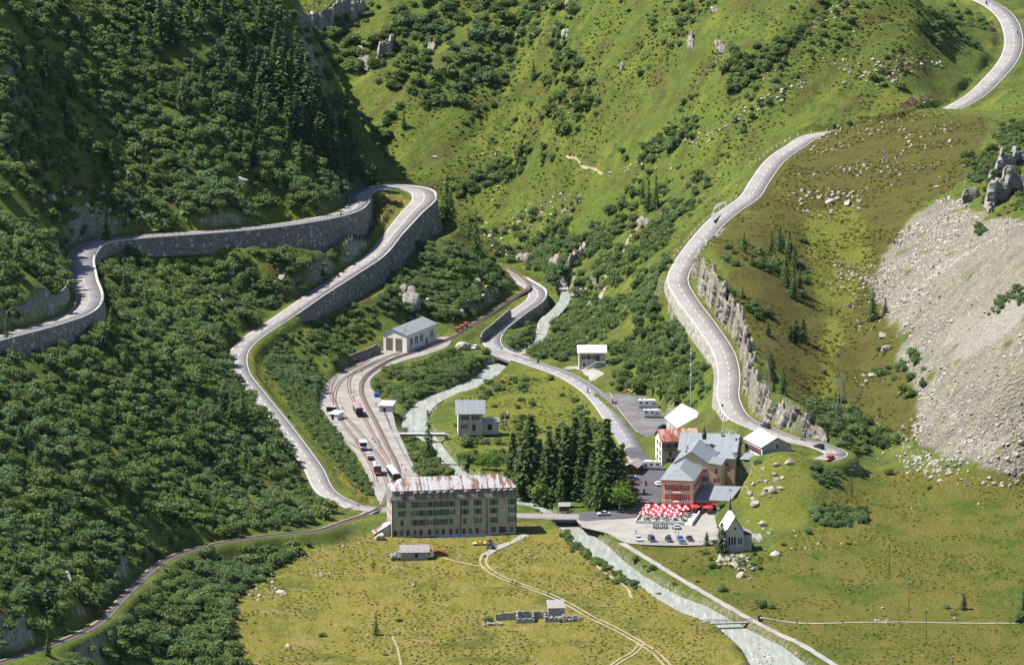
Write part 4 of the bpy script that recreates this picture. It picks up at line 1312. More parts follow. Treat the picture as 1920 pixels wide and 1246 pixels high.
SHRUB_POLYS = [  # (polygon, spacing m, radius range m, noise threshold: fraction kept)
    ([(0,-10),(540,-10),(600,100),(690,330),(640,345),(600,395),(400,425),(190,437),(120,462),(130,540),(30,600),(-20,610)], 3.81, (1.57, 5.03), .88),
    ([(190,482),(300,472),(600,480),(690,470),(640,505),(560,545),(500,590),(445,635),(428,680),(470,745),(530,830),(570,905),(620,960),(560,990),(440,1003),(310,1038),(200,1135),(60,1205),(-20,1225),(-20,660),(110,630),(190,605)], 3.57, (1.57, 4.86), .86),
    ([(345,1055),(460,1018),(560,1000),(600,1010),(560,1050),(470,1095),(430,1130),(440,1180),(470,1260),(70,1260),(190,1190)], 3.33, (1.45, 4.50), .92),
    ([(520,640),(590,612),(715,550),(720,490),(760,462),(840,462),(930,500),(955,540),(880,598),(830,598),(770,600),(705,590),(690,640),(610,690),(590,740),(520,690)], 2.9, (1.3, 3.3), .93),
    ([(495,680),(525,645),(590,690),(600,770),(640,830),(705,935),(690,932),(555,775)], 1.65, (1.2, 1.9), 1.0),
    ([(702,715),(745,695),(850,660),(912,688),(895,706),(835,733),(775,768),(745,750),(705,735)], 2.71, (1.21, 3.46), .93),
    ([(770,845),(790,838),(868,893),(790,893)], 2.34, (1.09, 2.77), .95),
    ([(945,650),(1010,600),(1005,628),(965,660)], 2.21, (0.97, 2.60), .95),
    ([(985,665),(1025,640),(1055,590),(1100,560),(1105,640),(1060,672),(1000,676)], 2.58, (1.21, 3.29), .93),
    ([(1000,480),(1100,420),(1255,430),(1255,520),(1245,595),(1290,645),(1325,740),(1280,760),(1150,735),(1130,640),(1060,600),(1035,540)], 3.33, (1.33, 4.16), .68),
    ([(575,60),(640,-10),(1040,-10),(1000,80),(950,120),(880,200),(800,210),(720,170),(700,130),(620,130)], 4.43, (1.94, 5.54), .92),
    ([(640,180),(760,180),(760,330),(700,335)], 3.94, (1.45, 3.81), .4),
    ([(1030,-10),(1075,-10),(1070,100),(1130,170),(1130,220),(1060,262),(1015,200),(1035,100)], 3.94, (1.69, 4.86), .97),
    ([(1355,140),(1375,105),(1480,62),(1530,38),(1480,90),(1420,150),(1370,168)], 3.20, (1.94, 4.50), 1.0),
    ([(1690,30),(1830,5),(1865,60),(1820,130),(1775,140),(1755,90)], 4.19, (1.45, 3.46), .5),
    ([(1000,270),(1050,290),(960,330),(880,365),(850,360),(940,300)], 3.57, (1.57, 3.99), .8),
    ([(1150,290),(1250,250),(1310,215),(1320,230),(1230,300),(1170,315)], 3.57, (1.57, 3.99), .8),
    ([(860,410),(1000,400),(1080,440),(1030,520),(960,495),(905,470)], 3.45, (1.21, 3.46), .55),
    ([(960,440),(1100,360),(1240,340),(1330,390),(1240,450),(1100,430),(1000,480)], 3.94, (1.21, 3.81), .38),
    ([(1512,770),(1560,740),(1640,800),(1695,835),(1600,852),(1560,840)], 3.08, (1.45, 3.99), .9),
    ([(1530,868),(1572,880),(1560,920),(1505,888)], 2.58, (1.21, 3.12), .8),
    ([(1505,958),(1560,948),(1620,958),(1628,978),(1560,988)], 2.34, (1.21, 3.12), 1.0),
    ([(1048,1000),(1090,1006),(1140,1062),(1195,1092),(1192,1108),(1130,1072),(1065,1020)], 1.85, (0.85, 2.07), .95),
    ([(1182,1036),(1215,1052),(1290,1098),(1272,1115),(1200,1066)], 1.97, (0.97, 2.26), .9),
    ([(1850,300),(1930,290),(1930,400),(1860,400)], 2.2, (.8, 1.5), .7),
    ([(1800,300),(1880,240),(1990,190),(1990,340),(1850,385)], 3.45, (1.33, 3.46), .75),
    ([(1400,460),(1500,440),(1520,540),(1500,600),(1380,600),(1340,470)], 3.94, (1.09, 3.12), .35),
    ([(900,720),(1060,690),(1140,790),(1170,860),(1000,880),(870,860),(860,800),(900,760)], 4.19, (0.97, 2.60), .4),
    ([(770,720),(860,700),(870,740),(800,770)], 2.96, (0.97, 2.43), .0),
    ([(740,800),(770,800),(800,880),(790,890)], 2.46, (0.97, 2.26), .6),
    ([(1640,640),(1720,660),(1740,720),(1690,760),(1640,700)], 3.94, (1.21, 3.12), .5),
    ([(1300,60),(1560,-10),(1750,20),(1700,200),(1480,280),(1250,330),(1200,200)], 4.2, (.9, 2.6), .24),
    ([(1180,1020),(1340,1030),(1440,1050),(1400,1140),(1300,1090)], 4.19, (0.73, 1.90), .35),
    ([(1140,640),(1290,640),(1335,735),(1300,768),(1245,742),(1140,712)], 2.7, (1.3, 3.0), .9),
    ([(880,140),(1000,60),(1015,150),(930,225)], 4.0, (1.2, 3.0), .4),
    ([(760,215),(1050,180),(1100,330),(830,345)], 4.0, (1.1, 2.6), .2),
    ([(1000,265),(1060,285),(950,335),(860,370),(850,350)], 2.8, (1.2, 2.6), .85),
    ([(1155,285),(1260,245),(1310,220),(1300,255),(1210,310)], 2.8, (1.2, 2.4), .85),
    ([(1215,600),(1262,590),(1330,700),(1325,740),(1290,700)], 2.6, (1.2, 2.6), .8),
    ([(0,-10),(300,-10),(330,200),(130,330),(0,300)], 4.0, (1.8, 4.0), .5),
    ([(690,700),(915,660),(905,690),(780,755),(740,755)], 3.0, (1.8, 3.2), .6),
    ([(870,820),(940,830),(960,880),(860,870)], 2.4, (1.0, 2.0), .35),
    ([(1140,0),(1360,0),(1300,110),(1160,160)], 3.8, (1.0, 2.8), .38),
    ([(1090,330),(1240,280),(1340,330),(1300,400),(1120,400)], 4.2, (1.2, 2.8), .35),
    ([(1830,420),(1850,425),(1845,440),(1828,438)], 1.6, (1.0, 1.8), .9), ([(1840,590),(1890,545),(1895,560),(1850,600)], 1.8, (.8, 1.5), .7), ([(1870,560),(1920,530),(1920,570),(1880,585)], 2.0, (1.2, 2.2), .8),
]
road_d = np.minimum.reduce([sdist(l[::2], 3, 9)[0] for l in (LN_L, LN_R, LN_M)])
rail_d = np.minimum.reduce([sdist(l[::2], 2, 7)[0] for l in (LN_RM, LN_RO)])
NO_GO = []          # building footprints: (x, y, radius)

def at(A, x, y):
    i = np.clip(np.round((y - GY0) / GS).astype(int), 0, NY - 1); j = np.clip(np.round((x - GX0) / GS).astype(int), 0, NX - 1)
    return A[i, j]

def scatter(polys, seed, clear=True):
    """jittered places on the land whose sight line falls in one of the regions -> x, y, z, radius"""
    rng = np.random.default_rng(seed)
    out = []
    for poly, sp, (r0, r1), keep in polys:
        if keep <= 0:
            continue
        us, vs = [p[0] for p in poly], [p[1] for p in poly]
        inside = (UU > min(us)) & (UU < max(us)) & (VV > min(vs)) & (VV < max(vs))
        if not inside.any():
            continue
        ii, jj = np.where(inside)
        xs = np.arange(gx[jj.min()], gx[jj.max()] + 1, sp); ys = np.arange(gy[ii.min()], gy[ii.max()] + 1, sp * 1.1)
        X, Y = np.meshgrid(xs, ys)
        X, Y = X.ravel() + rng.uniform(-.5, .5, X.size) * sp, Y.ravel() + rng.uniform(-.5, .5, Y.size) * sp
        Z = hz(X, Y)
        u, v = proj(X, Y, Z)
        m = in_poly(u + rng.normal(size=len(u)) * 4, v + rng.normal(size=len(u)) * 3, poly)
        px_, py_ = np.where(Y > 470, .8 * X - .6 * Y, X), np.where(Y > 470, (.6 * X + .8 * Y) * .22, Y)
        nn = vnoise(px_, py_, 13, 61) + .6 * vnoise(px_, py_, 5.5, 62) + .12 * rng.normal(size=len(X))
        if m.any():
            m &= nn < np.quantile(nn[m], min(1, keep)) + 1e-9
        r = rng.uniform(0, 1, len(X)) ** 1.5 * (r1 - r0) + r0
        if clear:
            m &= (at(road_d, X, Y) > 3.9 + .55 * r) & (at(rail_d, X, Y) > 1.8 + .6 * r) & (at(dist_b, X, Y) > .5 + r * .5) & (at(HARD, X, Y) < .62)
            for (bx, by, br) in NO_GO:
                m &= np.hypot(X - bx, Y - by) > br + .6 * r
        out.append(np.stack([X[m], Y[m], Z[m], r[m]], 1))
    return np.concatenate(out)

def in_frame(a, extra=0):
    u, v = proj(a[:, 0], a[:, 1], a[:, 2] + extra)
    return (u > -60) & (u < 1980) & (v > -70) & (v < 1330)

def visible(a, lift):
    """can the camera see a point lift metres above each place past the land"""
    ok = np.ones(len(a), bool)
    p = a[:, :3].copy(); p[:, 2] += lift
    d = C0 - p
    for t in np.linspace(.003, .16, 60):
        q = p + d * t
        inside = (q[:, 0] > GX0) & (q[:, 0] < GX1) & (q[:, 1] > GY0) & (q[:, 1] < GY1)
        ok &= ~(inside & (hz(q[:, 0], q[:, 1]) > q[:, 2]))
    return ok

def gn_scatter(name, pts, sources, scale, rotz, tilt=None, kind='stuff', label=None, sq=None):
    """ONE object: instances of the source meshes on a cloud of points (geometry nodes)"""
    me = bpy.data.meshes.new(name)
    me.vertices.add(len(pts)); me.vertices.foreach_set('co', np.asarray(pts, np.float32).ravel())
    a = me.attributes.new('size', 'FLOAT_VECTOR', 'POINT'); a.data.foreach_set('vector', np.asarray(scale, np.float32).ravel())
    r = np.zeros((len(pts), 3), np.float32); r[:, 2] = rotz
    if tilt is not None: r[:, :2] = tilt
    a = me.attributes.new('turn', 'FLOAT_VECTOR', 'POINT'); a.data.foreach_set('vector', r.ravel())
    a = me.attributes.new('pick', 'INT', 'POINT'); a.data.foreach_set('value', np.random.default_rng(3).integers(0, len(sources), len(pts)).astype(np.int32))
    o = link(name, me)
    ng = bpy.data.node_groups.new(name, 'GeometryNodeTree')
    ng.interface.new_socket('Geometry', in_out='INPUT', socket_type='NodeSocketGeometry')
    ng.interface.new_socket('Geometry', in_out='OUTPUT', socket_type='NodeSocketGeometry')
    gi, go = ng.nodes.new('NodeGroupInput'), ng.nodes.new('NodeGroupOutput')
    ip = ng.nodes.new('GeometryNodeInstanceOnPoints'); ip.inputs['Pick Instance'].default_value = True
    jn = ng.nodes.new('GeometryNodeGeometryToInstance')
    for so in reversed(sources):
        oi = ng.nodes.new('GeometryNodeObjectInfo'); oi.inputs['Object'].default_value = so; oi.inputs['As Instance'].default_value = False
        ng.links.new(oi.outputs['Geometry'], jn.inputs[0])
    def attr(nm, t):
        n = ng.nodes.new('GeometryNodeInputNamedAttribute'); n.data_type = t; n.inputs['Name'].default_value = nm
        return n.outputs['Attribute']
    ng.links.new(gi.outputs[0], ip.inputs['Points']); ng.links.new(jn.outputs[0], ip.inputs['Instance'])
    ng.links.new(attr('pick', 'INT'), ip.inputs['Instance Index'])
    ng.links.new(attr('turn', 'FLOAT_VECTOR'), ip.inputs['Rotation']); ng.links.new(attr('size', 'FLOAT_VECTOR'), ip.inputs['Scale'])
    ng.links.new(ip.outputs[0], go.inputs[0])
    md = o.modifiers.new('scatter', 'NODES'); md.node_group = ng
    return tag(o, label, None, None, kind)

def region_name(u, v):
    if u < 700 and v < 430 and not (u > 640 and v > 330): return 'on the forested slope above the upper left road'
    if u < 330 and v < 660: return 'beside the bend of the upper left road'
    if u > 480 and u < 710 and v > 640 and v < 940 and u > 480 + (v - 640) * .35: return 'in the hedge band between the left road and the station'
    if u < 600 and v > 1000: return 'below the outgoing railway at the lower left'
    if u < 650: return 'on the wooded slope between the upper and lower left roads'
    if v < 340 and u < 1150: return 'on the far hillside at the top'
    if u < 980 and v < 650: return 'on the rocky rise behind the engine shed'
    if u < 940 and v < 780: return 'between the station and the river'
    if u < 1340 and v < 760: return 'on the slope left of the pass road'
    if v < 340: return 'on the upper right grass slope'
    if u > 1480 and v < 760: return 'among the hummocks by the scree'
    if u > 1480: return 'at the foot of the hummocks behind the knoll'
    if v > 990: return 'along the river banks in the meadow'
    return 'in the rough ground around the village'

def size_word(r, lo, hi):
    return 'small' if r < lo else ('large' if r > hi else 'medium')
# ------------------------------------------------------------------ buildings
def plaster(name, c, c2, stain=.3, scale=.6):
    m, nt, b = newmat(name)
    b.inputs['Roughness'].default_value = .9
    b.inputs['Specular IOR Level'].default_value = .2
    v = obj_pos(nt)
    mp = nt.nodes.new('ShaderNodeMapping'); mp.inputs['Scale'].default_value = (1, 1, .35)
    nt.links.new(v, mp.inputs['Vector'])
    n1, n2 = noise(nt, mp.outputs[0], scale, 5, .7), noise(nt, v, 3.5, 4, .7)
    col = mixc(nt, ramp(nt, n1, .38, .65), c, c2)
    col = mixc(nt, math_(nt, 'MULTIPLY', ramp(nt, n2, .5, .72), stain), col, tuple(x * .55 for x in c2))
    nt.links.new(col, b.inputs['Base Color'])
    bump(nt, b, n2, .4, .05)
    return m

def metal_roof(name, c, c2, rust=None, amount=.0, seam=.62, axis=0, rough=.5, spec=.4):
    """standing seam sheets: seams across `axis`, rust running down the slope"""
    m, nt, b = newmat(name)
    b.inputs['Roughness'].default_value = rough
    b.inputs['Specular IOR Level'].default_value = spec
    v = obj_pos(nt)
    sp = nt.nodes.new('ShaderNodeSeparateXYZ'); nt.links.new(v, sp.inputs[0])
    x = sp.outputs[axis]
    sheet = nt.nodes.new('ShaderNodeMath'); sheet.operation = 'FLOOR'
    nt.links.new(math_(nt, 'MULTIPLY', x, 1 / seam), sheet.inputs[0])
    wn_ = nt.nodes.new('ShaderNodeTexWhiteNoise'); wn_.noise_dimensions = '1D'
    nt.links.new(sheet.outputs[0], wn_.inputs['W'])
    fr = nt.nodes.new('ShaderNodeMath'); fr.operation = 'FRACT'
    nt.links.new(math_(nt, 'MULTIPLY', x, 1 / seam), fr.inputs[0])
    col = mixc(nt, wn_.outputs['Value'], c, c2)
    n1 = noise(nt, v, .5, 4)
    col = mixc(nt, math_(nt, 'MULTIPLY', ramp(nt, n1, .5, .7), .35), col, tuple(q * .7 for q in c2))
    col = mixc(nt, ramp(nt, fr.outputs[0], .14, .02), col, tuple(q * .5 for q in c2))
    if rust:
        mp = nt.nodes.new('ShaderNodeMapping')
        mp.inputs['Scale'].default_value = (.9, .25, .25) if axis == 0 else (.25, .9, .25)
        nt.links.new(v, mp.inputs['Vector'])
        n2, n3 = noise(nt, mp.outputs[0], 1.1, 4, .75), noise(nt, v, .12, 2)
        f = ramp(nt, math_(nt, 'ADD', math_(nt, 'MULTIPLY', wn_.outputs['Value'], .18), math_(nt, 'ADD', math_(nt, 'MULTIPLY', n2, .6), math_(nt, 'MULTIPLY', n3, .5))), .68 - amount, .74 - amount)
        col = mixc(nt, f, col, mixc(nt, n1, rust, tuple(q * .6 for q in rust)))
    nt.links.new(col, b.inputs['Base Color'])
    bump(nt, b, ramp(nt, fr.outputs[0], .0, .1), .6, .05)
    return m

M_BH_WALL = plaster('grey weathered plaster', (.385, .335, .25), (.285, .245, .185), .5)
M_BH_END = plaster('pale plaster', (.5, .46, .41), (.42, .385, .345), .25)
M_CREAM = plaster('cream plaster', (.55, .42, .265), (.5, .38, .235), .12)
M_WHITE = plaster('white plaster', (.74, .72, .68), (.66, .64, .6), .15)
M_GREYW = plaster('grey house plaster', (.46, .43, .39), (.38, .36, .33), .35)
M_RUBBLE = stone_mat('rubble masonry', (.3, .28, .25), (.42, .4, .36), (.5, .48, .45), 2.2)
M_RUIN = stone_mat('ruin stones', (.28, .265, .24), (.38, .36, .33), (.5, .48, .45), 2.0)
M_RF_WHITE = metal_roof('bright sheet roof', (.74, .74, .74), (.62, .62, .64), rough=.35, spec=.5)
M_RF_WHITE_Y = metal_roof('bright sheet roof across', (.74, .74, .74), (.62, .62, .64), axis=1, rough=.35, spec=.5)
M_RF_BH = metal_roof('white sheets with rust', (.38, .37, .38), (.28, .275, .29), (.19, .095, .062), .05)
M_RF_MANS = metal_roof('mansard sheets', (.2, .185, .175), (.14, .13, .125), (.16, .085, .06), .0)
M_RF_GREY = metal_roof('grey seam roof', (.225, .245, .265), (.18, .2, .22), axis=1, seam=.55)
M_RF_GREY_X = metal_roof('grey seam roof along', (.225, .245, .265), (.18, .2, .22), axis=0, seam=.55)
M_RF_SHED = metal_roof('dark grey seam roof', (.24, .24, .25), (.19, .19, .2), axis=1, seam=.7)
M_RF_RUST = metal_roof('rust red sheet roof', (.25, .05, .035), (.42, .33, .28), (.2, .065, .035), .06, seam=1.5)
M_SLATE = mat('old stone slabs', (.3, .28, .27), .9, c2=(.2, .19, .19), scale=1.6, bmp=.1)
M_GREEN = mat('faded green shutter', (.03, .11, .06), .7, c2=(.05, .14, .085), scale=.8)
M_RED = mat('red shutter', (.5, .02, .02), .6, c2=(.42, .025, .025), scale=.8)
M_REDTRIM = mat('red eaves trim', (.48, .06, .03), .6)
M_BROWN = mat('brown wood', (.13, .05, .035), .8, c2=(.09, .04, .03), scale=1.5)
M_WOODD = mat('dark shed door wood', (.13, .085, .075), .85, c2=(.2, .15, .13), scale=1.2)
M_GLASS = mat('dark window glass', (.02, .022, .03), .15, spec=.5)
M_FRAME = mat('white window frame', (.72, .71, .68), .6)
M_FRAMEB = mat('stone window surround', (.4, .36, .31), .8)
M_DARK = mat('dark iron', (.03, .03, .035), .6, .3)

MESH = {}
def cached(key, fn):
    if key not in MESH:
        MESH[key] = fn()
    return MESH[key]

def win(root, x, z, w_=1.05, h=1.7, out=(0, 0), rz=0, shut=None, state='open', frame=None, arch=False, dark=True, mullion=True):
    """a window set on a wall plane. out = (ox, oy) of the wall plane's origin, rz its direction; x runs along the wall, z is the sill"""
    frame = frame or M_FRAME
    ca, sa = math.cos(rz), math.sin(rz)
    def fm():
        b = MB(); t = .09
        b.box(-w_ / 2 - t, -w_ / 2, -.05, .03, 0, h); b.box(w_ / 2, w_ / 2 + t, -.05, .03, 0, h); b.box(-w_ / 2 - t, w_ / 2 + t, -.05, .03, h, h + t)
        b.box(-w_ / 2 - .16, w_ / 2 + .16, -.14, .03, -.1, 0)
        if mullion:
            b.box(-.04, .04, -.045, .03, .0, h - .003); b.box(-w_ / 2 + .001, -.042, -.043, .03, h * .62, h * .62 + .06); b.box(.042, w_ / 2 - .001, -.043, .03, h * .62, h * .62 + .06)
        return b.mesh('window', frame)
    p = link('window', cached(('f', w_, h, frame.name, mullion), fm), root, (out[0] + x * ca, out[1] + x * sa, z), rz)
    link('pane', cached(('p', w_, h), lambda: MB().box(-w_ / 2, w_ / 2, -.02, .03, .002, h - .002).mesh('pane', M_GLASS)), p)
    if shut:
        sw = w_ * .56
        if state == 'closed':
            for s_ in (-1, 1):
                link('shutter', cached(('sc', w_, h, shut.name), lambda: shutter_mesh(w_ / 2 - .012, h + .06, shut)), p, (s_ * w_ / 4, -.08, -.02))
        else:
            for s_ in (-1, 1):
                link('shutter', cached(('so', w_, h, shut.name), lambda: shutter_mesh(sw, h + .1, shut)), p, (s_ * (w_ / 2 + .1 + sw / 2), -.09, -.04))
    return p

def shutter_mesh(w_, h, m):
    b = MB().box(-w_ / 2, w_ / 2, -.02, .03, 0, h)
    n = int(h / .22)
    for k in range(n):
        z = .06 + k * (h - .12) / n
        b.box(-w_ / 2 + .05, w_ / 2 - .05, -.045, -.021, z, z + .1)
    return b.mesh('shutter', m)

def door(root, x, z, w_, h, out, rz, m, name='door'):
    ca, sa = math.cos(rz), math.sin(rz)
    def dm():
        b = MB().box(-w_ / 2, w_ / 2, -.05, .04, 0, h)
        for k in range(max(1, int(w_ / .45))):
            a = -w_ / 2 + .06 + k * (w_ - .12) / max(1, int(w_ / .45))
            b.box(a, a + (w_ - .12) / max(1, int(w_ / .45)) - .08, -.075, -.052, .12, h - .12)
        return b.mesh(name, m)
    return link(name, cached(('d', w_, h, m.name), dm), root, (out[0] + x * ca, out[1] + x * sa, z), rz)

def frame_at(u1, v1, z, rz_deg):
    """origin (front left corner on the ground) and heading of a building"""
    p = P(u1, v1, z)
    return (p[0], p[1], z), math.radians(rz_deg)

def nogo(o, rz, w_, d):
    for fx in np.arange(0, w_ + 3, 5):
        for fy in np.arange(0, d + 3, 5):
            fx_, fy_ = min(fx, w_), min(fy, d)
            NO_GO.append((o[0] + fx_ * math.cos(rz) - fy_ * math.sin(rz), o[1] + fx_ * math.sin(rz) + fy_ * math.cos(rz), 3.2))

def block(root, x0, x1, y0, y1, z0, h, m, gable=None, rise=0, name='wall', mid=None):
    """walls of one block, with gable triangles ('x': ridge along x, 'y': ridge along y)"""
    b = MB()
    if gable == 'y':
        c = (x0 + x1) / 2 if mid is None else mid
        b.prism([(x0, z0), (x1, z0), (x1, h), (c, h + rise), (x0, h)], 'y', y0, y1)
    elif gable == 'x':
        c = (y0 + y1) / 2 if mid is None else mid
        b.prism([(y0, z0), (y1, z0), (y1, h), (c, h + rise), (y0, h)], 'x', x0, x1)
    else:
        b.box(x0, x1, y0, y1, z0, h)
    return b.build(name, m, root)

def gable_roof(root, x0, x1, y0, y1, h, rise, m, along='x', over=.5, thick=.16, mid=None, over_end=None):
    oe = over if over_end is None else over_end
    b = MB()
    if along == 'x':
        c = (y0 + y1) / 2 if mid is None else mid
        s1, s2 = rise / (c - y0), rise / (y1 - c)
        a = [(x0 - oe, y0 - over, h - s1 * over), (x1 + oe, y0 - over, h - s1 * over), (x1 + oe, c, h + rise), (x0 - oe, c, h + rise)]
        d = [(x1 + oe, y1 + over, h - s2 * over), (x0 - oe, y1 + over, h - s2 * over), (x0 - oe, c, h + rise), (x1 + oe, c, h + rise)]
    else:
        c = (x0 + x1) / 2 if mid is None else mid
        s1, s2 = rise / (c - x0), rise / (x1 - c)
        a = [(x0 - over, y1 + oe, h - s1 * over), (x0 - over, y0 - oe, h - s1 * over), (c, y0 - oe, h + rise), (c, y1 + oe, h + rise)]
        d = [(x1 + over, y0 - oe, h - s2 * over), (x1 + over, y1 + oe, h - s2 * over), (c, y1 + oe, h + rise), (c, y0 - oe, h + rise)]
    for q in (a, d):
        q = [(p[0], p[1], p[2] + .03) for p in q]
        b.sheet(q, thick)
    return b.build('roof', m, root)

def hip_roof(root, x0, x1, y0, y1, h, rise, inset0, inset1, m, along='x', over=.5, fascia=.18):
    x0 -= over; x1 += over; y0 -= over; y1 += over
    if along == 'x':
        c = (y0 + y1) / 2
        r0, r1 = (x0 + inset0, c, h + rise), (x1 - inset1, c, h + rise)
        top = [(x0, y0, h), (x1, y0, h), (x1, y1, h), (x0, y1, h), r0, r1]
        f = [(0, 1, 5, 4), (1, 2, 5), (2, 3, 4, 5), (3, 0, 4)]
    else:
        c = (x0 + x1) / 2
        r0, r1 = (c, y0 + inset0, h + rise), (c, y1 - inset1, h + rise)
        top = [(x0, y0, h), (x1, y0, h), (x1, y1, h), (x0, y1, h), r0, r1]
        f = [(0, 1, 4), (1, 2, 5, 4), (2, 3, 5), (3, 0, 4, 5)]
    v = top + [(p[0], p[1], h - fascia) for p in top[:4]]
    f += [(0, 6, 7, 1), (1, 7, 8, 2), (2, 8, 9, 3), (3, 9, 6, 0), (6, 9, 8, 7)]
    b = MB(); b.add(v, f)
    return b.build('roof', m, root)

def chimney(root, x, y, z, h, m=None, s_=.55):
    b = MB().cbox((x, y, z + h / 2), (s_, s_, h)); b.cbox((x, y, z + h + .06), (s_ + .16, s_ + .16, .12)); b.cbox((x, y, z + h + .25), (s_ * .6, s_ * .6, .24))
    return b.build('chimney', m or M_GREYW, root)

# --- the big grey house in front
o, rz = frame_at(735, 1008, .05, 9.3)
W, Dp, H = 40.6, 10.8, 12.4
nogo(o, rz, W, Dp)
bh = empty('stone_house', o, rz, 'huge grey four-storey building with green shutters and a rust-streaked white mansard roof', 'building')
block(bh, 0, W, 0, Dp, -1.5, H, M_BH_WALL)
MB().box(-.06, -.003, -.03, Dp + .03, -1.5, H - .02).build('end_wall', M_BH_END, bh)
b = MB()
mz, mt, ins = H, H + 2.75, 1.0
def ring(off, z):
    return [(-off, -off, z), (W + off, -off, z), (W + off, Dp + off, z), (-off, Dp + off, z)]
v = ring(.75, mz - .15) + ring(.7, mz + .12) + ring(-.45, mt)
b.add(v, [(i, (i + 1) % 4, 4 + (i + 1) % 4, 4 + i) for i in range(4)] + [(4 + i, 4 + (i + 1) % 4, 8 + (i + 1) % 4, 8 + i) for i in range(4)] + [(3, 2, 1, 0)])
mans = b.build('mansard', M_RF_MANS, bh)
b = MB()
v = ring(.0, mt - .02) + ring(.05, mt + .12)
b.add(v, [(i, (i + 1) % 4, 4 + (i + 1) % 4, 4 + i) for i in range(4)] + [(3, 2, 1, 0)])
k = len(b.v)
b.add(ring(.05, mt + .12) + [(4.3, Dp / 2, mt + 3.5), (W - 4.6, Dp / 2, mt + 3.5)], [(0, 1, 5, 4), (1, 2, 5), (2, 3, 4, 5), (3, 0, 4)])
roof = b.build('roof', M_RF_BH, bh)
for cx, cy in ((9, Dp / 2 + .4), (22, Dp / 2 + .6), (29.5, Dp / 2 + .2)):
    chimney(roof, cx, cy, mt + 2.7, 1.1, M_GREYW, .5)
cols = [375, 520, 590, 685, 765, 835, 910, 1060, 1200, 1375, 1575]
X = [(c - 265) / 1360 * W for c in cols]
states = [['closed', 'closed', 'w', 'open', 'closed', 'closed', 'open', 'open', 'open', 'open', 'open'],
          ['closed', 'w', 'open', 'open', 'closed', 'closed', 'w', 'open', 'open', 'open', 'w'],
          ['shut', 'open', 'open', 'w', 'closed', 'closed', 'shut', 'shut', 'w', 'closed', 'w']]
for r_, z in enumerate((9.75, 7.0, 3.9)):
    for x, st in zip(X, states[r_]):
        win(bh, x, z, 1.1, 1.75, (0, 0), 0, M_GREEN, 'closed' if st == 'shut' else 'open', M_FRAMEB if st != 'w' else M_FRAME, mullion=st in ('w', 'closed'))
for c, kind in ((300, 'd'), (370, 'g'), (440, 'b'), (515, 'g'), (580, 'b'), (675, 'b'), (755, 'g'), (825, 'b'), (905, 'b'), (975, 'g'), (1050, 'b'), (1120, 'g'), (1195, 'b'), (1370, 'w'), (1570, 'g')):
    x = (c - 265) / 1360 * W
    if kind == 'b': door(bh, x, .25, 1.05, 2.15, (0, 0), 0, M_BROWN)
    elif kind == 'd': door(bh, x, .3, 1.2, 2.0, (0, 0), 0, M_DARK)
    elif kind == 'g': win(bh, x, .7, 1.0, 1.6, (0, 0), 0, M_GREEN, 'closed', M_FRAMEB)
    else: win(bh, x, .9, 1.5, 1.6, (0, 0), 0, None, 'open', M_FRAMEB)
door(bh, (1470 - 265) / 1360 * W, .0, 2.2, 2.5, (0, 0), 0, M_BROWN, 'entrance_door')
for r_, z in enumerate((9.75, 7.0, 3.9)):                        # sunlit end
    for y in (2.2, 5.3, 8.4):
        win(bh, -y, z, .95, 1.7, (-.06, 0), -math.pi / 2, None, 'open', M_FRAMEB)
for xx in ((1013 - 265) / 1360 * W, (1300 - 265) / 1360 * W, .12, W - .15):
    MB().tube((xx, -.12, .1), (xx, -.12, H - .1), .09, n=6).build('downpipe', M_DARK, bh)
MB().box(.2, W - .2, -.1, -.003, .0, .55).build('plinth', M_GREYW, bh)
MB().box(-.5, W + .3, -2.2, -.101, -.35, .02).build('terrace_step', M_CONC, bh)
for c in (380, 525, 600, 690, 775, 845, 925, 1075, 1210, 1375, 1440, 1505, 1575):      # dormers
    x = (c - 265) / 1360 * W
    dm = MB().box(-.62, .62, -.75, .6, -1.0, .75).build('dormer', M_RF_MANS, bh, loc=(x, .15, H + 1.35))
    MB().prism([(-.85, .74), (.85, .74), (.6, 1.05), (0, 1.18), (-.6, 1.05)], 'y', -.95, 1.2).build('dormer_roof', M_RF_BH, dm)
    MB().box(-.38, .38, -.79, -.752, -.62, .62).build('pane', M_GLASS, dm)
    MB().box(-.045, .045, -.82, -.791, -.62, .62).build('mullion', M_FRAME, dm)
lt = MB().sheet([(-5.6, 1.2, 1.0), (-.07, 1.2, 4.4), (-.07, 6.5, 4.4), (-5.6, 6.5, 1.0)][::-1], -.15)
lt.build('lean_to_roof', M_RF_BH, bh)
MB().prism([(-4.6, -1), (-.07, -1), (-.07, 4.1), (-4.6, 1.3)], 'y', 1.8, 6.0).build('lean_to', M_GREYW, bh)

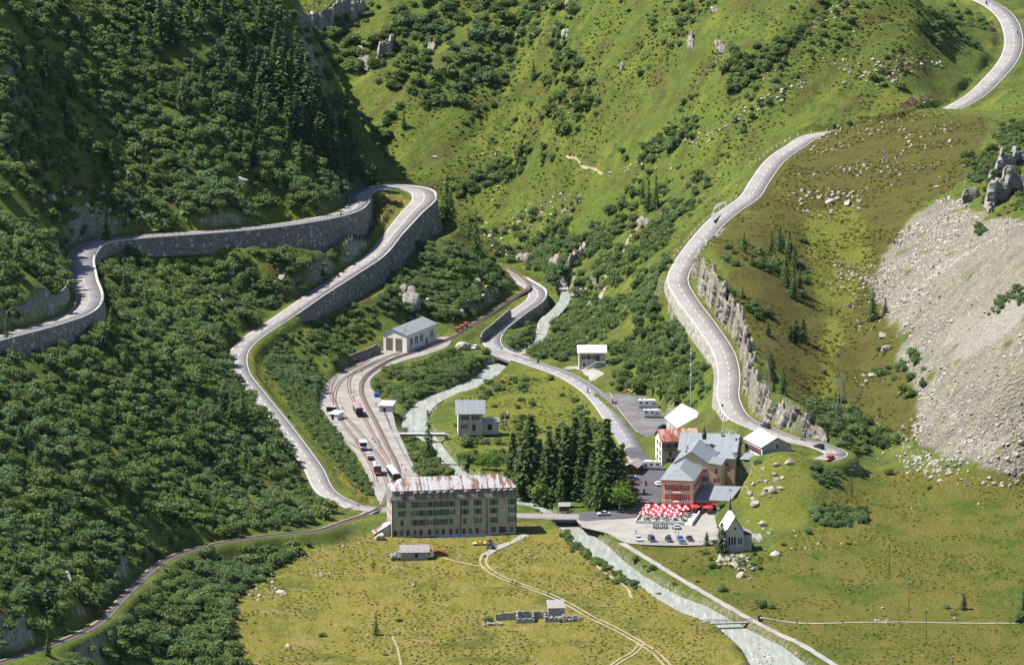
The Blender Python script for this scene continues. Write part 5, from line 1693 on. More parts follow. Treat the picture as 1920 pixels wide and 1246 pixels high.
# --- the hotel: cream front block, gabled wing behind, cross wing with turret
o, rz = frame_at(1240.4, 958.8, .1, -9.8)
nogo(o, rz, 17, 58)
ho = empty('hotel', o, rz, 'cream hotel with red shutters, grey seamed roofs and a small turret', 'building')
block(ho, 0, 10.3, 0, 20, -1, 10.6, M_CREAM)
MB().box(-.03, 10.33, -.06, -.003, 3.6, 3.8).build('string_course', M_WHITE, ho)
hip_roof(ho, 0, 10.3, 0, 24, 10.75, 3.1, 5.6, .6, M_RF_GREY, 'y', .55, .14)
MB().box(-.5, 10.8, -.5, 20, 10.35, 10.6).build('eaves_trim', M_REDTRIM, ho)
for z in (7.35, 4.25):
    for x in (2.4, 7.95):
        win(ho, x, z, 1.1, 1.75, (0, 0), 0, M_RED, 'open')
    win(ho, 5.15, z - .35, 1.15, 2.15, (0, 0), 0, M_RED, 'open')
    bl = MB().box(-1.35, 1.35, -1.1, -.005, -.18, 0).build('balcony', M_WHITE, ho, loc=(5.15, 0, z - .42))
    rb = MB()
    for xx in np.arange(-1.3, 1.31, .2):
        rb.box(xx - .025, xx + .025, -1.08, -1.03, 0, .85)
    rb.box(-1.33, 1.33, -1.1, -1.02, .85, .92)
    rb.build('balustrade', M_DARK, bl)
for x in (1.6, 3.1, 5.15, 7.2, 8.7):
    aw = door(ho, x, .3, 1.15, 2.0, (0, 0), 0, M_GLASS if x in (3.1, 5.15, 8.7) else M_RED, 'arched_door')
    MB().lathe([(0, -.04), (.62, -.04), (.62, .05), (0, .05)], n=16).build('arch', M_RED, aw, loc=(0, -.03, 2.0)).rotation_euler = (math.pi / 2, 0, 0)
for x in (.8, 2.35, 3.9, 6.4, 7.95, 9.5):
    MB().box(x - .3, x + .3, -.1, -.004, .3, 2.5).build('shutter', M_RED, ho)
for z in (7.2, 4.3):
    for y in (2.5, 6.0, 9.5, 13, 16.5):
        win(ho, y, z, 1.0, 1.6, (10.3, 0), math.pi / 2, M_RED, 'open')
# wing with the big gable
block(ho, 1.1, 12.75, 20.02, 39, -1, 12.2, M_CREAM, 'y', 3.9, 'rear_wing', 6.9)
block(ho, 12.76, 16.6, 20.02, 30, -1, 12.0, M_CREAM, None, 0, 'stair_wing')
gable_roof(ho, 1.1, 12.75, 20.02, 39, 12.2, 3.9, M_RF_GREY, 'y', .45, .16, 6.9, .35)
MB().sheet([(12.2, 19.4, 12.5), (17.0, 19.4, 12.0), (17.0, 30.4, 12.0), (12.2, 30.4, 12.5)], .14).build('roof', M_RF_GREY, ho)
for x, z, hh in ((11.6, 9.3, 1.3), (11.5, 6.3, 1.6), (11.5, 3.2, 1.6), (15.2, 9.0, 1.7), (15.2, 5.9, 1.7), (11.5, .4, 1.6)):
    win(ho, x, z, .9, hh, (0, 20.02 if x < 12.76 else 20.02), 0, M_RED, 'closed' if (x, z) in ((15.2, 9.0), (11.6, 9.3)) else 'open')
for y in (22, 26, 30, 34):
    win(ho, -y, 8.6, 1.0, 1.6, (1.1, 0), -math.pi / 2, M_RED, 'open')
# cross wing
block(ho, 0, 19, 39.02, 52, -1, 12.6, M_CREAM, 'x', 4.4, 'cross_wing')
gable_roof(ho, 0, 19, 39.02, 52, 12.6, 4.4, M_RF_GREY_X, 'x', .5)
block(ho, 13.2, 19.4, 33, 39.0, -1, 11.4, M_CREAM, None, 0, 'side_wing')
hip_roof(ho, 13.2, 19.4, 33, 39.0, 11.5, 1.6, 2, 2, M_RF_GREY, 'x', .35)
block(ho, 20.6, 25.6, 38, 44, -1, 10.3, M_CREAM, None, 0, 'side_wing')
hip_roof(ho, 20.6, 25.6, 38, 44, 10.4, 1.7, 2, 2, M_RF_GREY, 'x', .35)
win(ho, 22, 7.6, 1.0, 1.6, (0, 38), 0, M_RED, 'closed')
win(ho, 16.2, 8.4, 1.0, 1.5, (0, 33), 0, M_RED, 'open')
for x in (2.2, 5):
    win(ho, x, 9.4, 1.0, 1.6, (0, 39.02), 0, M_RED, 'open')
tu = MB().lathe([(0, 0), (.75, 0), (.75, 1.6), (.95, 1.7), (.5, 2.3), (.16, 3.4), (.03, 4.6), (0, 4.6)], n=8).build('turret', M_DARK, ho, loc=(8.2, 40.2, 16.2))
MB().tube((0, 0, 4.5), (0, 0, 5.6), .05, n=5).build('finial', M_DARK, tu)
for x, y, z in ((4.2, 26, 14.2), (3.6, 33, 14.0), (13.5, 44.5, 16.6), (16.6, 46.5, 16.4), (9.5, 36, 14.4)):
    chimney(ho, x, y, z, 1.2, M_GREYW, .6)
for k in range(3):
    MB().tube((18.2 + .9 * k, 42 + .4 * k, 13.4), (18.5 + .9 * k, 43.5 + .4 * k, 16.2), .28, n=8).build('vent_pipe', M_DARK, ho)
# low annex on the right with its flat grey roof
block(ho, 10.35, 21.5, 3.2, 19.6, -1, 3.6, M_CREAM, None, 0, 'annex')
MB().sheet([(10.35, 2.6, 3.75), (22.2, 2.6, 3.75), (23.6, 20.0, 4.9), (10.35, 20.0, 4.9)], .16).build('annex_roof', M_RF_GREY_X, ho)
MB().box(10.6, 19, 1.6, 3.1, 2.55, 2.75).build('awning', M_RED, ho)
for x in (12, 14.2, 17.0):
    door(ho, x, .2, 1.3, 2.2, (0, 3.2), 0, M_GLASS if x != 14.2 else M_BROWN, 'door')
MB().sheet([(18.6, -1.5, 1.9), (22.5, -1.5, 1.9), (22.5, 3.3, 2.4), (18.6, 3.3, 2.4)], .12).build('porch_roof', M_RF_GREY_X, ho)
block(ho, 18.8, 22.3, -1.2, 3.15, -1, 1.75, M_WHITE, None, 0, 'porch')
HOTEL_O, HOTEL_RZ = o, rz
def hp_(x, y, z):
    return (HOTEL_O[0] + x * math.cos(HOTEL_RZ) - y * math.sin(HOTEL_RZ), HOTEL_O[1] + x * math.sin(HOTEL_RZ) + y * math.cos(HOTEL_RZ), HOTEL_O[2] + z)
# terrace in front
te = empty('terrace', o, rz, 'low walled cafe terrace in front of the cream hotel', 'terrace')
MB().box(-5.6, 9.9, -18.6, -.1, -.6, .28).build('deck', M_GRAVEL, te)
for x0, x1, y0, y1 in ((-5.8, 9.9, -18.85, -18.6), (-5.85, -5.6, -18.6, -.3)):
    MB().box(x0, x1, y0, y1, -.6, .95).build('parapet', M_CONC, te)
MB().box(10.2, 12.6, -19, -2, -.5, .16).build('ramp', M_CONC, te)
MB().box(12.7, 13.0, -19.2, -2, -.5, 1.3).build('ramp_wall', M_WHITE, te)

# --- white house with the rusty roof
o, rz = frame_at(1241, 872, .3, 10.5)
nogo(o, rz, 12, 10.5)
rh = empty('gabled_house', o, rz, 'white house with a patched rust-red roof and a wooden balcony beside the hotel', 'building')
block(rh, 0, 12.4, 0, 10.6, -1, 8.5, M_GREYW, 'x', 2.6)
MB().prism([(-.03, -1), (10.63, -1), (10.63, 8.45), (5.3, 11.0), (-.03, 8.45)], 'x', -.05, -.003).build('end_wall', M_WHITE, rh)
gable_roof(rh, 0, 12.4, 0, 10.6, 8.5, 2.7, M_RF_RUST, 'x', .7, .16, None, .6)
MB().box(.2, 7.2, -1.2, -.01, 5.2, 5.35).build('balcony', M_BROWN, rh)
MB().box(.2, 7.2, -1.22, -1.12, 5.36, 6.2).build('balustrade', M_WOODD, rh)
for x in (1.3, 3.6, 5.9):
    win(rh, x, 6.0, 1.0, 1.5, (0, 0), 0, M_BROWN, 'open')
win(rh, 2.9, 2.9, 1.0, 1.6, (0, 0), 0, M_BROWN, 'closed')
door(rh, 2.2, .2, 1.2, 2.1, (0, 0), 0, M_BROWN)
door(rh, 4.6, .2, 2.2, 2.1, (0, 0), 0, M_DARK)
for z in (6.0, 3.2, .9):
    for y in (2.5, 7):
        win(rh, -y, z, .9, 1.5, (-.05, 0), -math.pi / 2, M_BROWN, 'open')

# --- barn with the white roof
p_ = P(1247, 781, 5.2)
rzb = math.radians(11.7)
hw, ln_ = 5.9, 27.0
ob = (p_[0] + ln_ * math.sin(rzb), p_[1] - ln_ * math.cos(rzb), .5)
nogo(ob, rzb, 12, 27)
ba = empty('barn', ob, rzb, 'long barn with a plain bright white roof behind the hotel', 'building')
block(ba, .4, 14.4, .4, ln_ - .4, -1, 4.7, M_GREYW, 'y', 4.3, 'wall', 5.9)
gable_roof(ba, .4, 14.4, .4, ln_ - .4, 4.7, 4.3, M_RF_WHITE_Y, 'y', .5, .16, 5.9, .4)
for y in (6, 11, 16, 21):
    win(ba, -y, 1.6, 1.0, 1.2, (.4, 0), -math.pi / 2, None, 'open', M_FRAMEB)

# --- house by the pass road
p_ = P(1427.7, 838.7, 15.2)
rzs = math.radians(20.5)
oh = (p_[0] + .45 * math.cos(rzs), p_[1] + .45 * math.sin(rzs), 10.4)
nogo(oh, rzs, 10.6, 16)
rd = empty('roadside_house', oh, rzs, 'small house with a bright white gable roof squeezed between knoll and pass road', 'building')
block(rd, 0, 10.4, 0.4, 15.4, -3.5, 4.9, M_RUBBLE, 'y', 2.75)
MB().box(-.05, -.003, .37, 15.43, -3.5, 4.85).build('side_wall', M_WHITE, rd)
gable_roof(rd, 0, 10.4, .4, 15.4, 4.9, 2.75, M_RF_WHITE_Y, 'y', .5, .16, None, .4)
for y in (2.2, 4.6, 7.0, 9.4, 12, 14):
    win(rd, -y, 2.0, 1.0, 1.7, (-.05, 0), -math.pi / 2, M_BROWN, 'open', M_FRAMEB)
win(rd, 5.4, 4.0, 1.0, 1.4, (0, .4), 0, None, 'open', M_FRAMEB)

# --- chapel
o, rz = frame_at(1361.2, 1033, .3, 6)
nogo(o, rz, 8.5, 13)
ch = empty('chapel', o, rz, 'small grey stone chapel with a steep white roof and a thin dark spire', 'chapel')
block(ch, 0, 5.7, 0, 12.5, -1.5, 6.3, M_RUBBLE, 'y', 4.6)
MB().box(-.04, -.003, .0, 12.5, -1.2, 6.2).build('side_wall', M_GREYW, ch)
MB().prism([(.02, 1.7), (5.68, 1.7), (5.68, 6.2), (2.85, 10.7), (.02, 6.2)], 'y', -.05, -.003).build('gable_plaster', M_GREYW, ch)
gable_roof(ch, 0, 5.7, 0, 12.5, 6.3, 4.6, M_RF_WHITE_Y, 'y', .5, .14, None, .35)
MB().add([(-.55, -.4, 5.45), (2.85, -.4, 10.95), (6.25, -.4, 5.45), (6.25, -.4, 5.75), (2.85, -.4, 11.25), (-.55, -.4, 5.75), (-.55, -.3, 5.45), (2.85, -.3, 10.95), (6.25, -.3, 5.45), (6.25, -.3, 5.75), (2.85, -.3, 11.25), (-.55, -.3, 5.75)],
         [(0, 1, 4, 5), (1, 2, 3, 4), (5, 4, 10, 11), (4, 3, 9, 10), (0, 6, 7, 1), (1, 7, 8, 2)]).build('verge_board', M_BROWN, ch)
def lancet(x, z, w_, h):
    pts = [(-w_ / 2, 0), (w_ / 2, 0), (w_ / 2, h * .72)] + [(w_ / 2 * (1 - t) , h * (.72 + .28 * math.sin(t * 1.57))) for t in (.35, .7, 1)] + [(-w_ / 2 * (1 - t), h * (.72 + .28 * math.sin(t * 1.57))) for t in (.7, .35)] + [(-w_ / 2, h * .72)]
    f = MB().prism([(p[0] * 1.25, p[1] * 1.06 - .06) for p in pts], 'y', -.075, -.052).build('lancet_window', M_FRAMEB, ch, loc=(x, 0, z))
    MB().prism(pts, 'y', -.1, -.076).build('pane', M_GLASS, f)
for x in (1.05, 1.95, 2.85):
    lancet(x, 2.1, .62, 2.9)
for x in (4.1, 4.85):
    lancet(x, 2.2, .5, 2.5)
oc = MB().lathe([(0, 0), (.42, 0), (.42, .08), (0, .08)], n=16).build('oculus', M_GLASS, ch, loc=(2.85, -.05, 7.4)); oc.rotation_euler = (math.pi / 2, 0, 0)
spr = MB().lathe([(0, 0), (.5, 0), (.5, 1.0), (.6, 1.05), (.26, 1.9), (.1, 4.2), (.0, 6.0)], n=8).build('spire', M_DARK, ch, loc=(2.85, 11.2, 10.5))
MB().box(-.05, .05, -.05, .05, 5.8, 7.4).box(-.8, .8, -.04, .04, 6.8, 6.95).build('cross', M_DARK, spr)
block(ch, 5.72, 8.4, 1.0, 6.5, -1.5, 5.0, M_RUBBLE, None, 0, 'vestry')
MB().sheet([(5.5, .6, 6.6), (8.8, .6, 5.0), (8.8, 6.9, 5.0), (5.5, 6.9, 6.6)], .14).build('vestry_roof', M_SLATE, ch)

# --- station house
o, rz = frame_at(859.3, 808, .0, 2.5)
nogo(o, rz, 14, 8)
sh_ = empty('station_house', o, rz, 'small two-storey grey house with a pale roof between river and street', 'building')
block(sh_, 0, 8.4, 0, 8, -1.5, 6.7, M_GREYW, 'x', 3.2)
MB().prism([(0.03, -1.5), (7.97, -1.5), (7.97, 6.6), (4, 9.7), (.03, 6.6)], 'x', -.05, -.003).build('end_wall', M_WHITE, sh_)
gable_roof(sh_, 0, 8.4, 0, 8, 6.7, 3.3, M_RF_GREY_X, 'x', .8, .16, None, 1.0)
for x in (2.3, 5.9):
    win(sh_, x, 4.0, 1.1, 1.5, (0, 0), 0, M_BROWN, 'open')
door(sh_, 5.4, .1, 1.1, 2.3, (0, 0), 0, M_BROWN)
win(sh_, 2.0, 1.0, .9, 1.3, (0, 0), 0, M_BROWN, 'open')
block(sh_, 8.42, 14, 1.2, 7, -1.5, 2.9, M_GREYW, None, 0, 'annex')
MB().box(8.43, 14.4, .8, 7.4, 2.92, 3.15).build('annex_roof', M_RF_GREY_X, sh_)
door(sh_, 10.9, .1, 1.6, 2.0, (0, 1.2), 0, M_DARK)

# --- house beside the central bridge
o, rz = frame_at(1086, 692, .2, 1)
nogo(o, rz, 9.6, 8)
wh = empty('bridge_house', o, rz, 'small grey house with a bright white roof at the foot of the middle slope', 'building')
block(wh, 0, 9.3, 0, 7.5, -1.5, 6.3, M_GREYW, 'x', 1.6)
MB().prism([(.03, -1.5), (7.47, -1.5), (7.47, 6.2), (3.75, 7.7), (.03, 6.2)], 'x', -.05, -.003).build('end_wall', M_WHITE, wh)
gable_roof(wh, 0, 9.3, 0, 7.5, 6.3, 1.7, M_RF_WHITE, 'x', .6, .16, None, .7)
for x in (2.2, 4.6):
    win(wh, x, 3.7, 1.1, 1.4, (0, 0), 0, M_BROWN, 'open')
door(wh, 6.7, 3.0, 1.3, 2.2, (0, 0), 0, M_BROWN)
win(wh, 1.8, 1.0, 1.0, 1.2, (0, 0), 0, M_BROWN, 'closed')
st = MB()
for k in range(9):
    st.box(1.9 + k * .48, 1.9 + (k + 1) * .48 - .004, -1.5, -.02, -1, .34 * (k + 1))
st.build('stair', M_CONC, wh)
MB().box(6.3, 9.6, -1.6, -.02, -1, 2.95).build('landing', M_RUBBLE, wh)
MB().box(9.7, 10.0, -4.0, 2, -1.0, 2.0).build('garden_wall', M_RUBBLE, wh)

# --- engine shed
o, rz = frame_at(719, 656, .15, -24.5)
nogo(o, rz, 9.4, 26)
es = empty('engine_shed', o, rz, 'whitewashed engine shed with a dark grey roof and two tall brown doors', 'building')
block(es, 0, 9.4, 0, 25.5, -1, 6.2, M_WHITE, 'y', 1.9, 'wall', 3.6)
gable_roof(es, 0, 9.4, 0, 25.5, 6.2, 1.9, M_RF_SHED, 'y', .5, .16, 3.6, .4)
for x in (2.4, 6.2):
    g_ = door(es, x, .05, 2.7, 4.7, (0, 0), 0, M_WOODD, 'shed_door')
for y in (3.2, 4.6, 7.6, 9.0, 12.0, 13.4, 20.5, 22.2):
    win(es, y, 2.0, 1.0, 2.4, (9.4, 0), math.pi / 2, None, 'open', M_FRAMEB)
door(es, 17, .1, 1.1, 2.3, (9.4, 0), math.pi / 2, M_BROWN)
chimney(es, 6.5, 3.0, 7.2, 1.4, M_FRAME, .4)

# --- kiosk by the bridge
o, rz = frame_at(1049, 958, .1, 3)
nogo(o, rz, 3.6, 3)
kk = empty('kiosk', o, rz, 'tiny wooden kiosk with a grey roof at the end of the road bridge', 'hut')
block(kk, 0, 3.2, 0, 2.4, -.2, 1.9, M_BROWN, 'x', .6)
gable_roof(kk, 0, 3.2, 0, 2.4, 1.9, .75, M_SLATE, 'x', .45, .1)
MB().box(.6, 2.6, -.06, -.003, .8, 1.6).build('hatch', M_DARK, kk)
MB().box(.45, 2.75, -.35, -.003, .7, .78).build('counter', M_WOODD, kk)

# --- dark hut behind the grove
o, rz = frame_at(1171, 889, .1, -14)
hu = empty('shed', o, rz, 'dark low shed half hidden by the spruce grove beside the street', 'hut')
block(hu, 0, 4.2, 0, 9, -.3, 2.7, M_BROWN, 'y', 1.0)
gable_roof(hu, 0, 4.2, 0, 9, 2.7, 1.1, M_SLATE, 'y', .5, .12)
door(hu, 2.1, 0, 1.2, 2.0, (0, 0), 0, M_DARK)
MB().box(4.21, 4.26, 2, 6, 1.0, 2.1).build('window', M_GLASS, hu)

# --- old hut in the meadow
o, rz = frame_at(752, 1045, .0, 3)
nogo(o, rz, 10, 5)
oh_ = empty('stone_hut', o, rz, 'old stone hut with a slab roof half collapsed in the foreground meadow', 'hut')
block(oh_, 0, 8.6, 0, 4.6, -1, 2.0, M_RUBBLE, 'x', 1.5)
gable_roof(oh_, 0, 8.6, 0, 4.6, 2.0, 1.6, M_SLATE, 'x', .5, .14)
rng = np.random.default_rng(77)
bm_ = MB()
for k in range(46):
    t = rng.random()
    x, y, z = -3.2 + 3.4 * t, rng.uniform(-.6, 4.4), rng.uniform(-.3, .3 + 2.0 * t)
    bm_.cbox((x, y, z), tuple(rng.uniform(.4, 1.0, 3) * (1, 1, .6)), rng.uniform(0, 3))
tag(bm_.build('rubble', M_RUIN, oh_), kind='stuff')
chimney(oh_, 2.2, 2.6, 3.0, .8, M_RUBBLE, .5)
MB().box(4.4, 5.3, -.06, -.003, 0, 1.6).build('door', M_DARK, oh_)

# --- roofless ruin
o, rz = frame_at(935, 1166, .0, 6)
nogo(o, rz, 25, 6)
ru = empty('ruin', o, rz, 'roofless ruin of broken pale stone walls in the foreground meadow', 'ruin')
def rough_wall(name, pts, th, seed, hmin=.8):
    """broken wall along 2d points with per-point height"""
    rg_ = np.random.default_rng(seed)
    b_ = MB()
    for (x0, y0, h0), (x1, y1, h1) in zip(pts, pts[1:]):
        L_ = math.hypot(x1 - x0, y1 - y0); n_ = max(2, int(L_ / .55)); a_ = math.atan2(y1 - y0, x1 - x0)
        for k_ in range(n_):
            f_ = (k_ + .5) / n_
            hh_ = max(.2, h0 + (h1 - h0) * f_ + rg_.uniform(-.3, .3))
            b_.cbox((x0 + (x1 - x0) * f_, y0 + (y1 - y0) * f_, hh_ / 2 - .25), (L_ / n_ - .006, th * rg_.uniform(.9, 1.1), hh_ + .5), a_)
    return b_.build(name, M_RUIN, ru)
rough_wall('wall', [(-.5, 4.5, 1.6), (7, 4.9, 2.2), (14, 5.2, 1.8), (19, 5.4, 2.6)], .6, 1)
rough_wall('wall', [(5.6, .2, 1.1), (6.1, 4.5, 2.3)], .6, 2)
rough_wall('wall', [(5.6, 0, 1.2), (11, -.2, .9)], .6, 3)
rough_wall('wall', [(10.5, .1, 1.2), (11, 4.6, 1.9)], .6, 4)
rough_wall('wall', [(14.2, -.2, 1.4), (18, .1, 1.2), (24, .3, 1.5)], .7, 5)
rough_wall('wall', [(14.4, 0, 1.5), (14.6, 5, 1.9)], .6, 6)
rough_wall('wall', [(20, .2, 1.6), (19.8, 5.2, 2.2)], .6, 7)
MB().box(15.6, 20.6, 3.0, 7.4, -.3, 3.4).build('hut_wall', M_RUBBLE, ru)
MB().sheet([(15.2, 2.4, 3.3), (21, 2.4, 3.3), (20.6, 7.6, 4.7), (15.4, 7.6, 4.7)], .2).build('slab_roof', M_SLATE, ru)
rng = np.random.default_rng(78)
b_ = MB()
for k in range(60):
    b_.cbox((rng.uniform(16, 25.5), rng.uniform(-.9, 3.6), rng.uniform(-.1, .9)), tuple(rng.uniform(.4, 1.1, 3) * (1, 1, .7)), rng.uniform(0, 3))
for k in range(22):
    b_.cbox((rng.uniform(-5, 1), rng.uniform(-2.4, .4), rng.uniform(-.1, .25)), tuple(rng.uniform(.35, .9, 3) * (1, 1, .6)), rng.uniform(0, 3))
tag(b_.build('rubble', M_RUIN, ru), kind='stuff')
# shrubs: the 300 that show largest are plants of their own, the rest is one mass
sh = scatter(SHRUB_POLYS, 11)
sh = sh[in_frame(sh)]
vis = visible(sh, 1.2)
order = np.argsort(-(sh[:, 3] * vis))
EXTRA_SH = [(1356,1108,2.4,1),(1430,1138,2.6,1),(1449,1140,1.8,1),(605,1192,1.9,.7),(747,1164,1.6,.7),(915,1164,2.2,.8),(1234,1118,1.6,1),(1062,1000,2.2,.8),
            (1515,1000,2.0,1),(1530,880,2.4,1),(1558,905,2.2,1),(1420,868,2.0,.8),(722,1228,1.3,.7),(1775,1140,1.6,.8),(1790,1150,2.4,.5),(1912,1165,2.8,1.3),(1740,915,1.6,.8),(1668,888,2.2,1),
            (875,838,3.5,1.2),(877,868,3.9,1.05),(1352,950,2.4,1),(1340,1018,1.4,1),(1005,958,1.6,.7),(1012,950,1.3,.7),(1413,1040,1.2,1),(1470,1022,1.2,1),(1255,1005,.9,.8),
            (1640,600,2.2,1.4),(1545,700,1.6,1),(1380,170,3,1),(1690,165,3,1),(1640,150,2.6,1),(1875,575,2.6,1),(1600,870,1.6,.8),(1590,1020,1.3,.7),(1280,1022,1.6,.7),(700,1058,1.0,.7)]
ex = G([e[0] for e in EXTRA_SH], [e[1] for e in EXTRA_SH])
PLACED = []
for e, p in zip(EXTRA_SH, ex):
    PLACED.append((p[0], p[1], p[2], e[2], e[3]))
for k in order[:262]:
    x, y, z, r = sh[k]
    PLACED.append((x, y, z, r, .95))
SH_OBJ = []
for k, (x, y, z, r, hs) in enumerate(PLACED):
    o = link('alder_shrub', SHRUBS[k % 5], None, (x, y, z - .12 * r), random.uniform(0, 6.28))
    o.scale = (r, r, r * hs)
    u, v = proj(x, y, z)
    tag(o, '%s green alder shrub %s' % ({'small': 'low', 'medium': 'rounded', 'large': 'broad'}[size_word(r, 1.8, 2.7)], region_name(u, v)), 'shrub', 'shrubs ' + region_name(u, v))
    SH_OBJ.append(o)
rest = sh[order[262:]]
rg = np.random.default_rng(5)
n = len(rest)
gn_scatter('alder_thicket', rest[:, :3] - np.array([0, 0, 1]) * (.12 * rest[:, 3])[:, None], SH_OBJ[:5],
           np.stack([rest[:, 3]] * 2 + [rest[:, 3] * rg.uniform(.75, 1.15, n)], 1), rg.uniform(0, 6.28, n), label='dense green alder thicket covering the valley sides')
print('shrubs', len(sh))

# herbs and grass clumps: cover nobody could count
HERB = [([(-20,-20),(1990,-20),(1990,360),(1740,380),(1640,540),(1700,840),(1500,800),(1330,560),(1240,600),(1100,700),(950,560),(880,440),(640,500),(460,640),(640,960),(300,1040),(-20,1240)], 2.1, (.45, 1.1), .65),
        ([(860,760),(1000,690),(1100,720),(1200,880),(1130,930),(860,880)], 1.5, (.35, .7), .8),
        ([(455,665),(480,650),(600,830),(705,935),(680,948),(640,930),(560,830)], 1.2, (.3, .6), .8),
        ([(690,360),(770,370),(770,395),(725,440)], 1.3, (.3, .6), .8),
        ([(1340,860),(1450,840),(1570,870),(1600,960),(1480,1050),(1370,1020)], 2.0, (.3, .6), .6),
        ([(1180,1022),(1345,1020),(1450,1060),(1420,1160),(1300,1090)], 1.8, (.3, .6), .6)]
he = scatter(HERB, 21)
he = he[in_frame(he)]
n = len(he)
hb = link('herb_clump', TUFTS[0], None, ex[0] + np.array([2.0, 2.0, 0])); hb.scale = (.6, .6, .6); tag(hb, 'low yellow-green herb clump beside the meadow shrub near the river path', 'herb')
hb2 = link('herb_clump', TUFTS[1], None, ex[1] + np.array([-3.2, 1.0, 0])); hb2.scale = (.6, .6, .6); tag(hb2, 'low yellow-green herb clump left of the rounded shrub above the footbridge', 'herb')
gn_scatter('herb_cover', he[:, :3] - np.array([0, 0, .12]), [hb, hb2], np.stack([he[:, 3]] * 2 + [he[:, 3] * .55], 1), rg.uniform(0, 6.28, n), label='yellow-green herbs and tall grass covering the slopes')
print('herbs', n)

TU = [(POLY['meadow'][2], 1.8, (.3, .65), .6), (POLY['olive'][0], 2.0, (.3, .7), .55), ([(700,20),(1400,20),(1900,20),(1700,210),(1400,300),(1200,330),(820,400),(720,330)], 3.0, (.5, 1.0), .5), (POLY['heath'][0], 2.0, (.4, .9), .5), (POLY['meadow'][0], 1.0, (.3, .6), .9), (POLY['meadow'][1], 1.1, (.3, .6), .9), (POLY['lush'][2], 1.5, (.3, .7), .6)]
tu = scatter(TU, 27); tu = tu[in_frame(tu)]
n = len(tu)
q1, q2 = g1(620, 1170), g1(850, 1200)
t1 = link('grass_tussock', TUSS[0], None, q1); t1.scale = (.7, .7, .6); tag(t1, 'dry yellow grass tussock left of the lone meadow larch', 'grass tussock')
t2 = link('grass_tussock', TUSS[1], None, q2); t2.scale = (.7, .7, .6); tag(t2, 'dry yellow grass tussock below the ruin in the foreground meadow', 'grass tussock')
gn_scatter('meadow_grass', tu[:, :3] - np.array([0, 0, .05]), [t1, t2], np.stack([tu[:, 3]] * 2 + [tu[:, 3] * rg.uniform(.6, 1.1, n)], 1), rg.uniform(0, 6.28, n), label='yellow-olive grass tussocks over the meadows')
pk = scatter([([(1672,198),(1740,178),(1750,183),(1692,203)], 1.3, (.5, .9), 1.0), ([(1855,40),(1870,40),(1872,75),(1860,80)], 1.6, (.4, .8), .8)], 29)
pf = link('flower_clump', PINKS, None, g1(1700, 193)); tag(pf, 'pink flower clump at the foot of the bushes on the upper right slope', 'flowers')
gn_scatter('flower_patch', pk[:, :3], [pf], np.stack([pk[:, 3]] * 3, 1), rg.uniform(0, 6.28, len(pk)), label='pink streak of tall flowers on the upper right slope')
print('tussocks', n)
# conifers
def plant_tree(kind, u, v, hpx, label, group, name, wide=1.0, world=None):
    p = np.array(world) if world is not None else G([u], [v])[0]
    if np.isnan(p).any():
        return
    h = hpx * .1745 / math.cos(PITCH) * (p[1] - CAM_Y) / 2260.0
    tm, cm = kind[random.randrange(len(kind))]
    r = empty(name, p, random.uniform(0, 6.28), label, 'tree', group)
    r.scale = (h * wide, h * wide, h)
    link('trunk', tm, r); link('crown', cm, r)
    return r
GROVE = [(962,908,108),(978,925,128),(996,930,150),(1012,912,120),(1030,938,128),(1046,920,140),(1062,928,150),(1078,915,135),(1088,938,120),(1100,925,138),(1112,942,120),(1128,930,150),(1138,946,168),(1152,938,120),(1166,948,112),(1140,905,120),(1098,905,110),(985,900,105)]
for i, (u, v, h) in enumerate(GROVE):
    plant_tree(SPRUCE, u, v, h * (.93 + .15 * math.sin(3.7 * i)), 'tall dark spruce in the dense grove between the river and the hotel street', 'spruces of the village grove', 'spruce_tree', 1.22)
for u, v, h in [(1052,952,78),(1122,955,95),(1105,950,70)]:
    plant_tree(LARCH, u, v, h, 'greener larch at the front edge of the village grove', 'larches in front of the grove', 'larch_tree', 1.1)
for u, v, h in [(1020,950,58),(1162,958,62),(930,882,38),(905,880,30),(1180,950,40),(912,872,26)]:
    plant_tree(BROAD, u, v, h, 'small bright green broadleaf tree at the edge of the spruce grove', 'bright broadleaf trees by the grove', 'broadleaf_tree', 1.15)
plant_tree(LARCH, 803, 858, 92, 'slim larch standing alone beside the station footbridge', None, 'larch_tree', .85)
plant_tree(LARCH, 705, 1190, 46, 'small lone larch standing in the foreground meadow', None, 'larch_tree', .9)
plant_tree(PINE, 1353, 1036, 58, 'dark young pine in front of the chapel', None, 'pine_tree', 1.05)
plant_tree(PINE, 1325, 1022, 26, 'tiny dark pine at the edge of the forecourt left of the chapel', None, 'pine_tree', 1.2)
plant_tree(PINE, 1807, 1142, 30, 'dark young pine on a mound in the right-hand meadow', None, 'pine_tree', 1.2)
plant_tree(LARCH, 1920, 1150, 60, 'leafy tree cut by the right edge of the meadow', None, 'larch_tree', 1.1)
plant_tree(PINE, 90, 1228, 38, 'dark young pine by the railway at the bottom left corner', None, 'pine_tree', .9)
plant_tree(LARCH, 12, 655, 60, 'slim conifer below the upper road at the left edge', None, 'larch_tree', .8)
for u, v, h in [(838,412,85),(846,408,60),(892,472,72),(880,450,50)]:
    plant_tree(LARCH, u, v, h, 'tall loose conifer beyond the hairpin bend', 'conifers beyond the hairpin', 'larch_tree')
for u, v, h in [(1216,398,62),(1230,392,66),(1205,378,45)]:
    plant_tree(LARCH, u, v, h, 'loose larch on the open slope left of the pass road', 'larches on the middle slope', 'larch_tree')
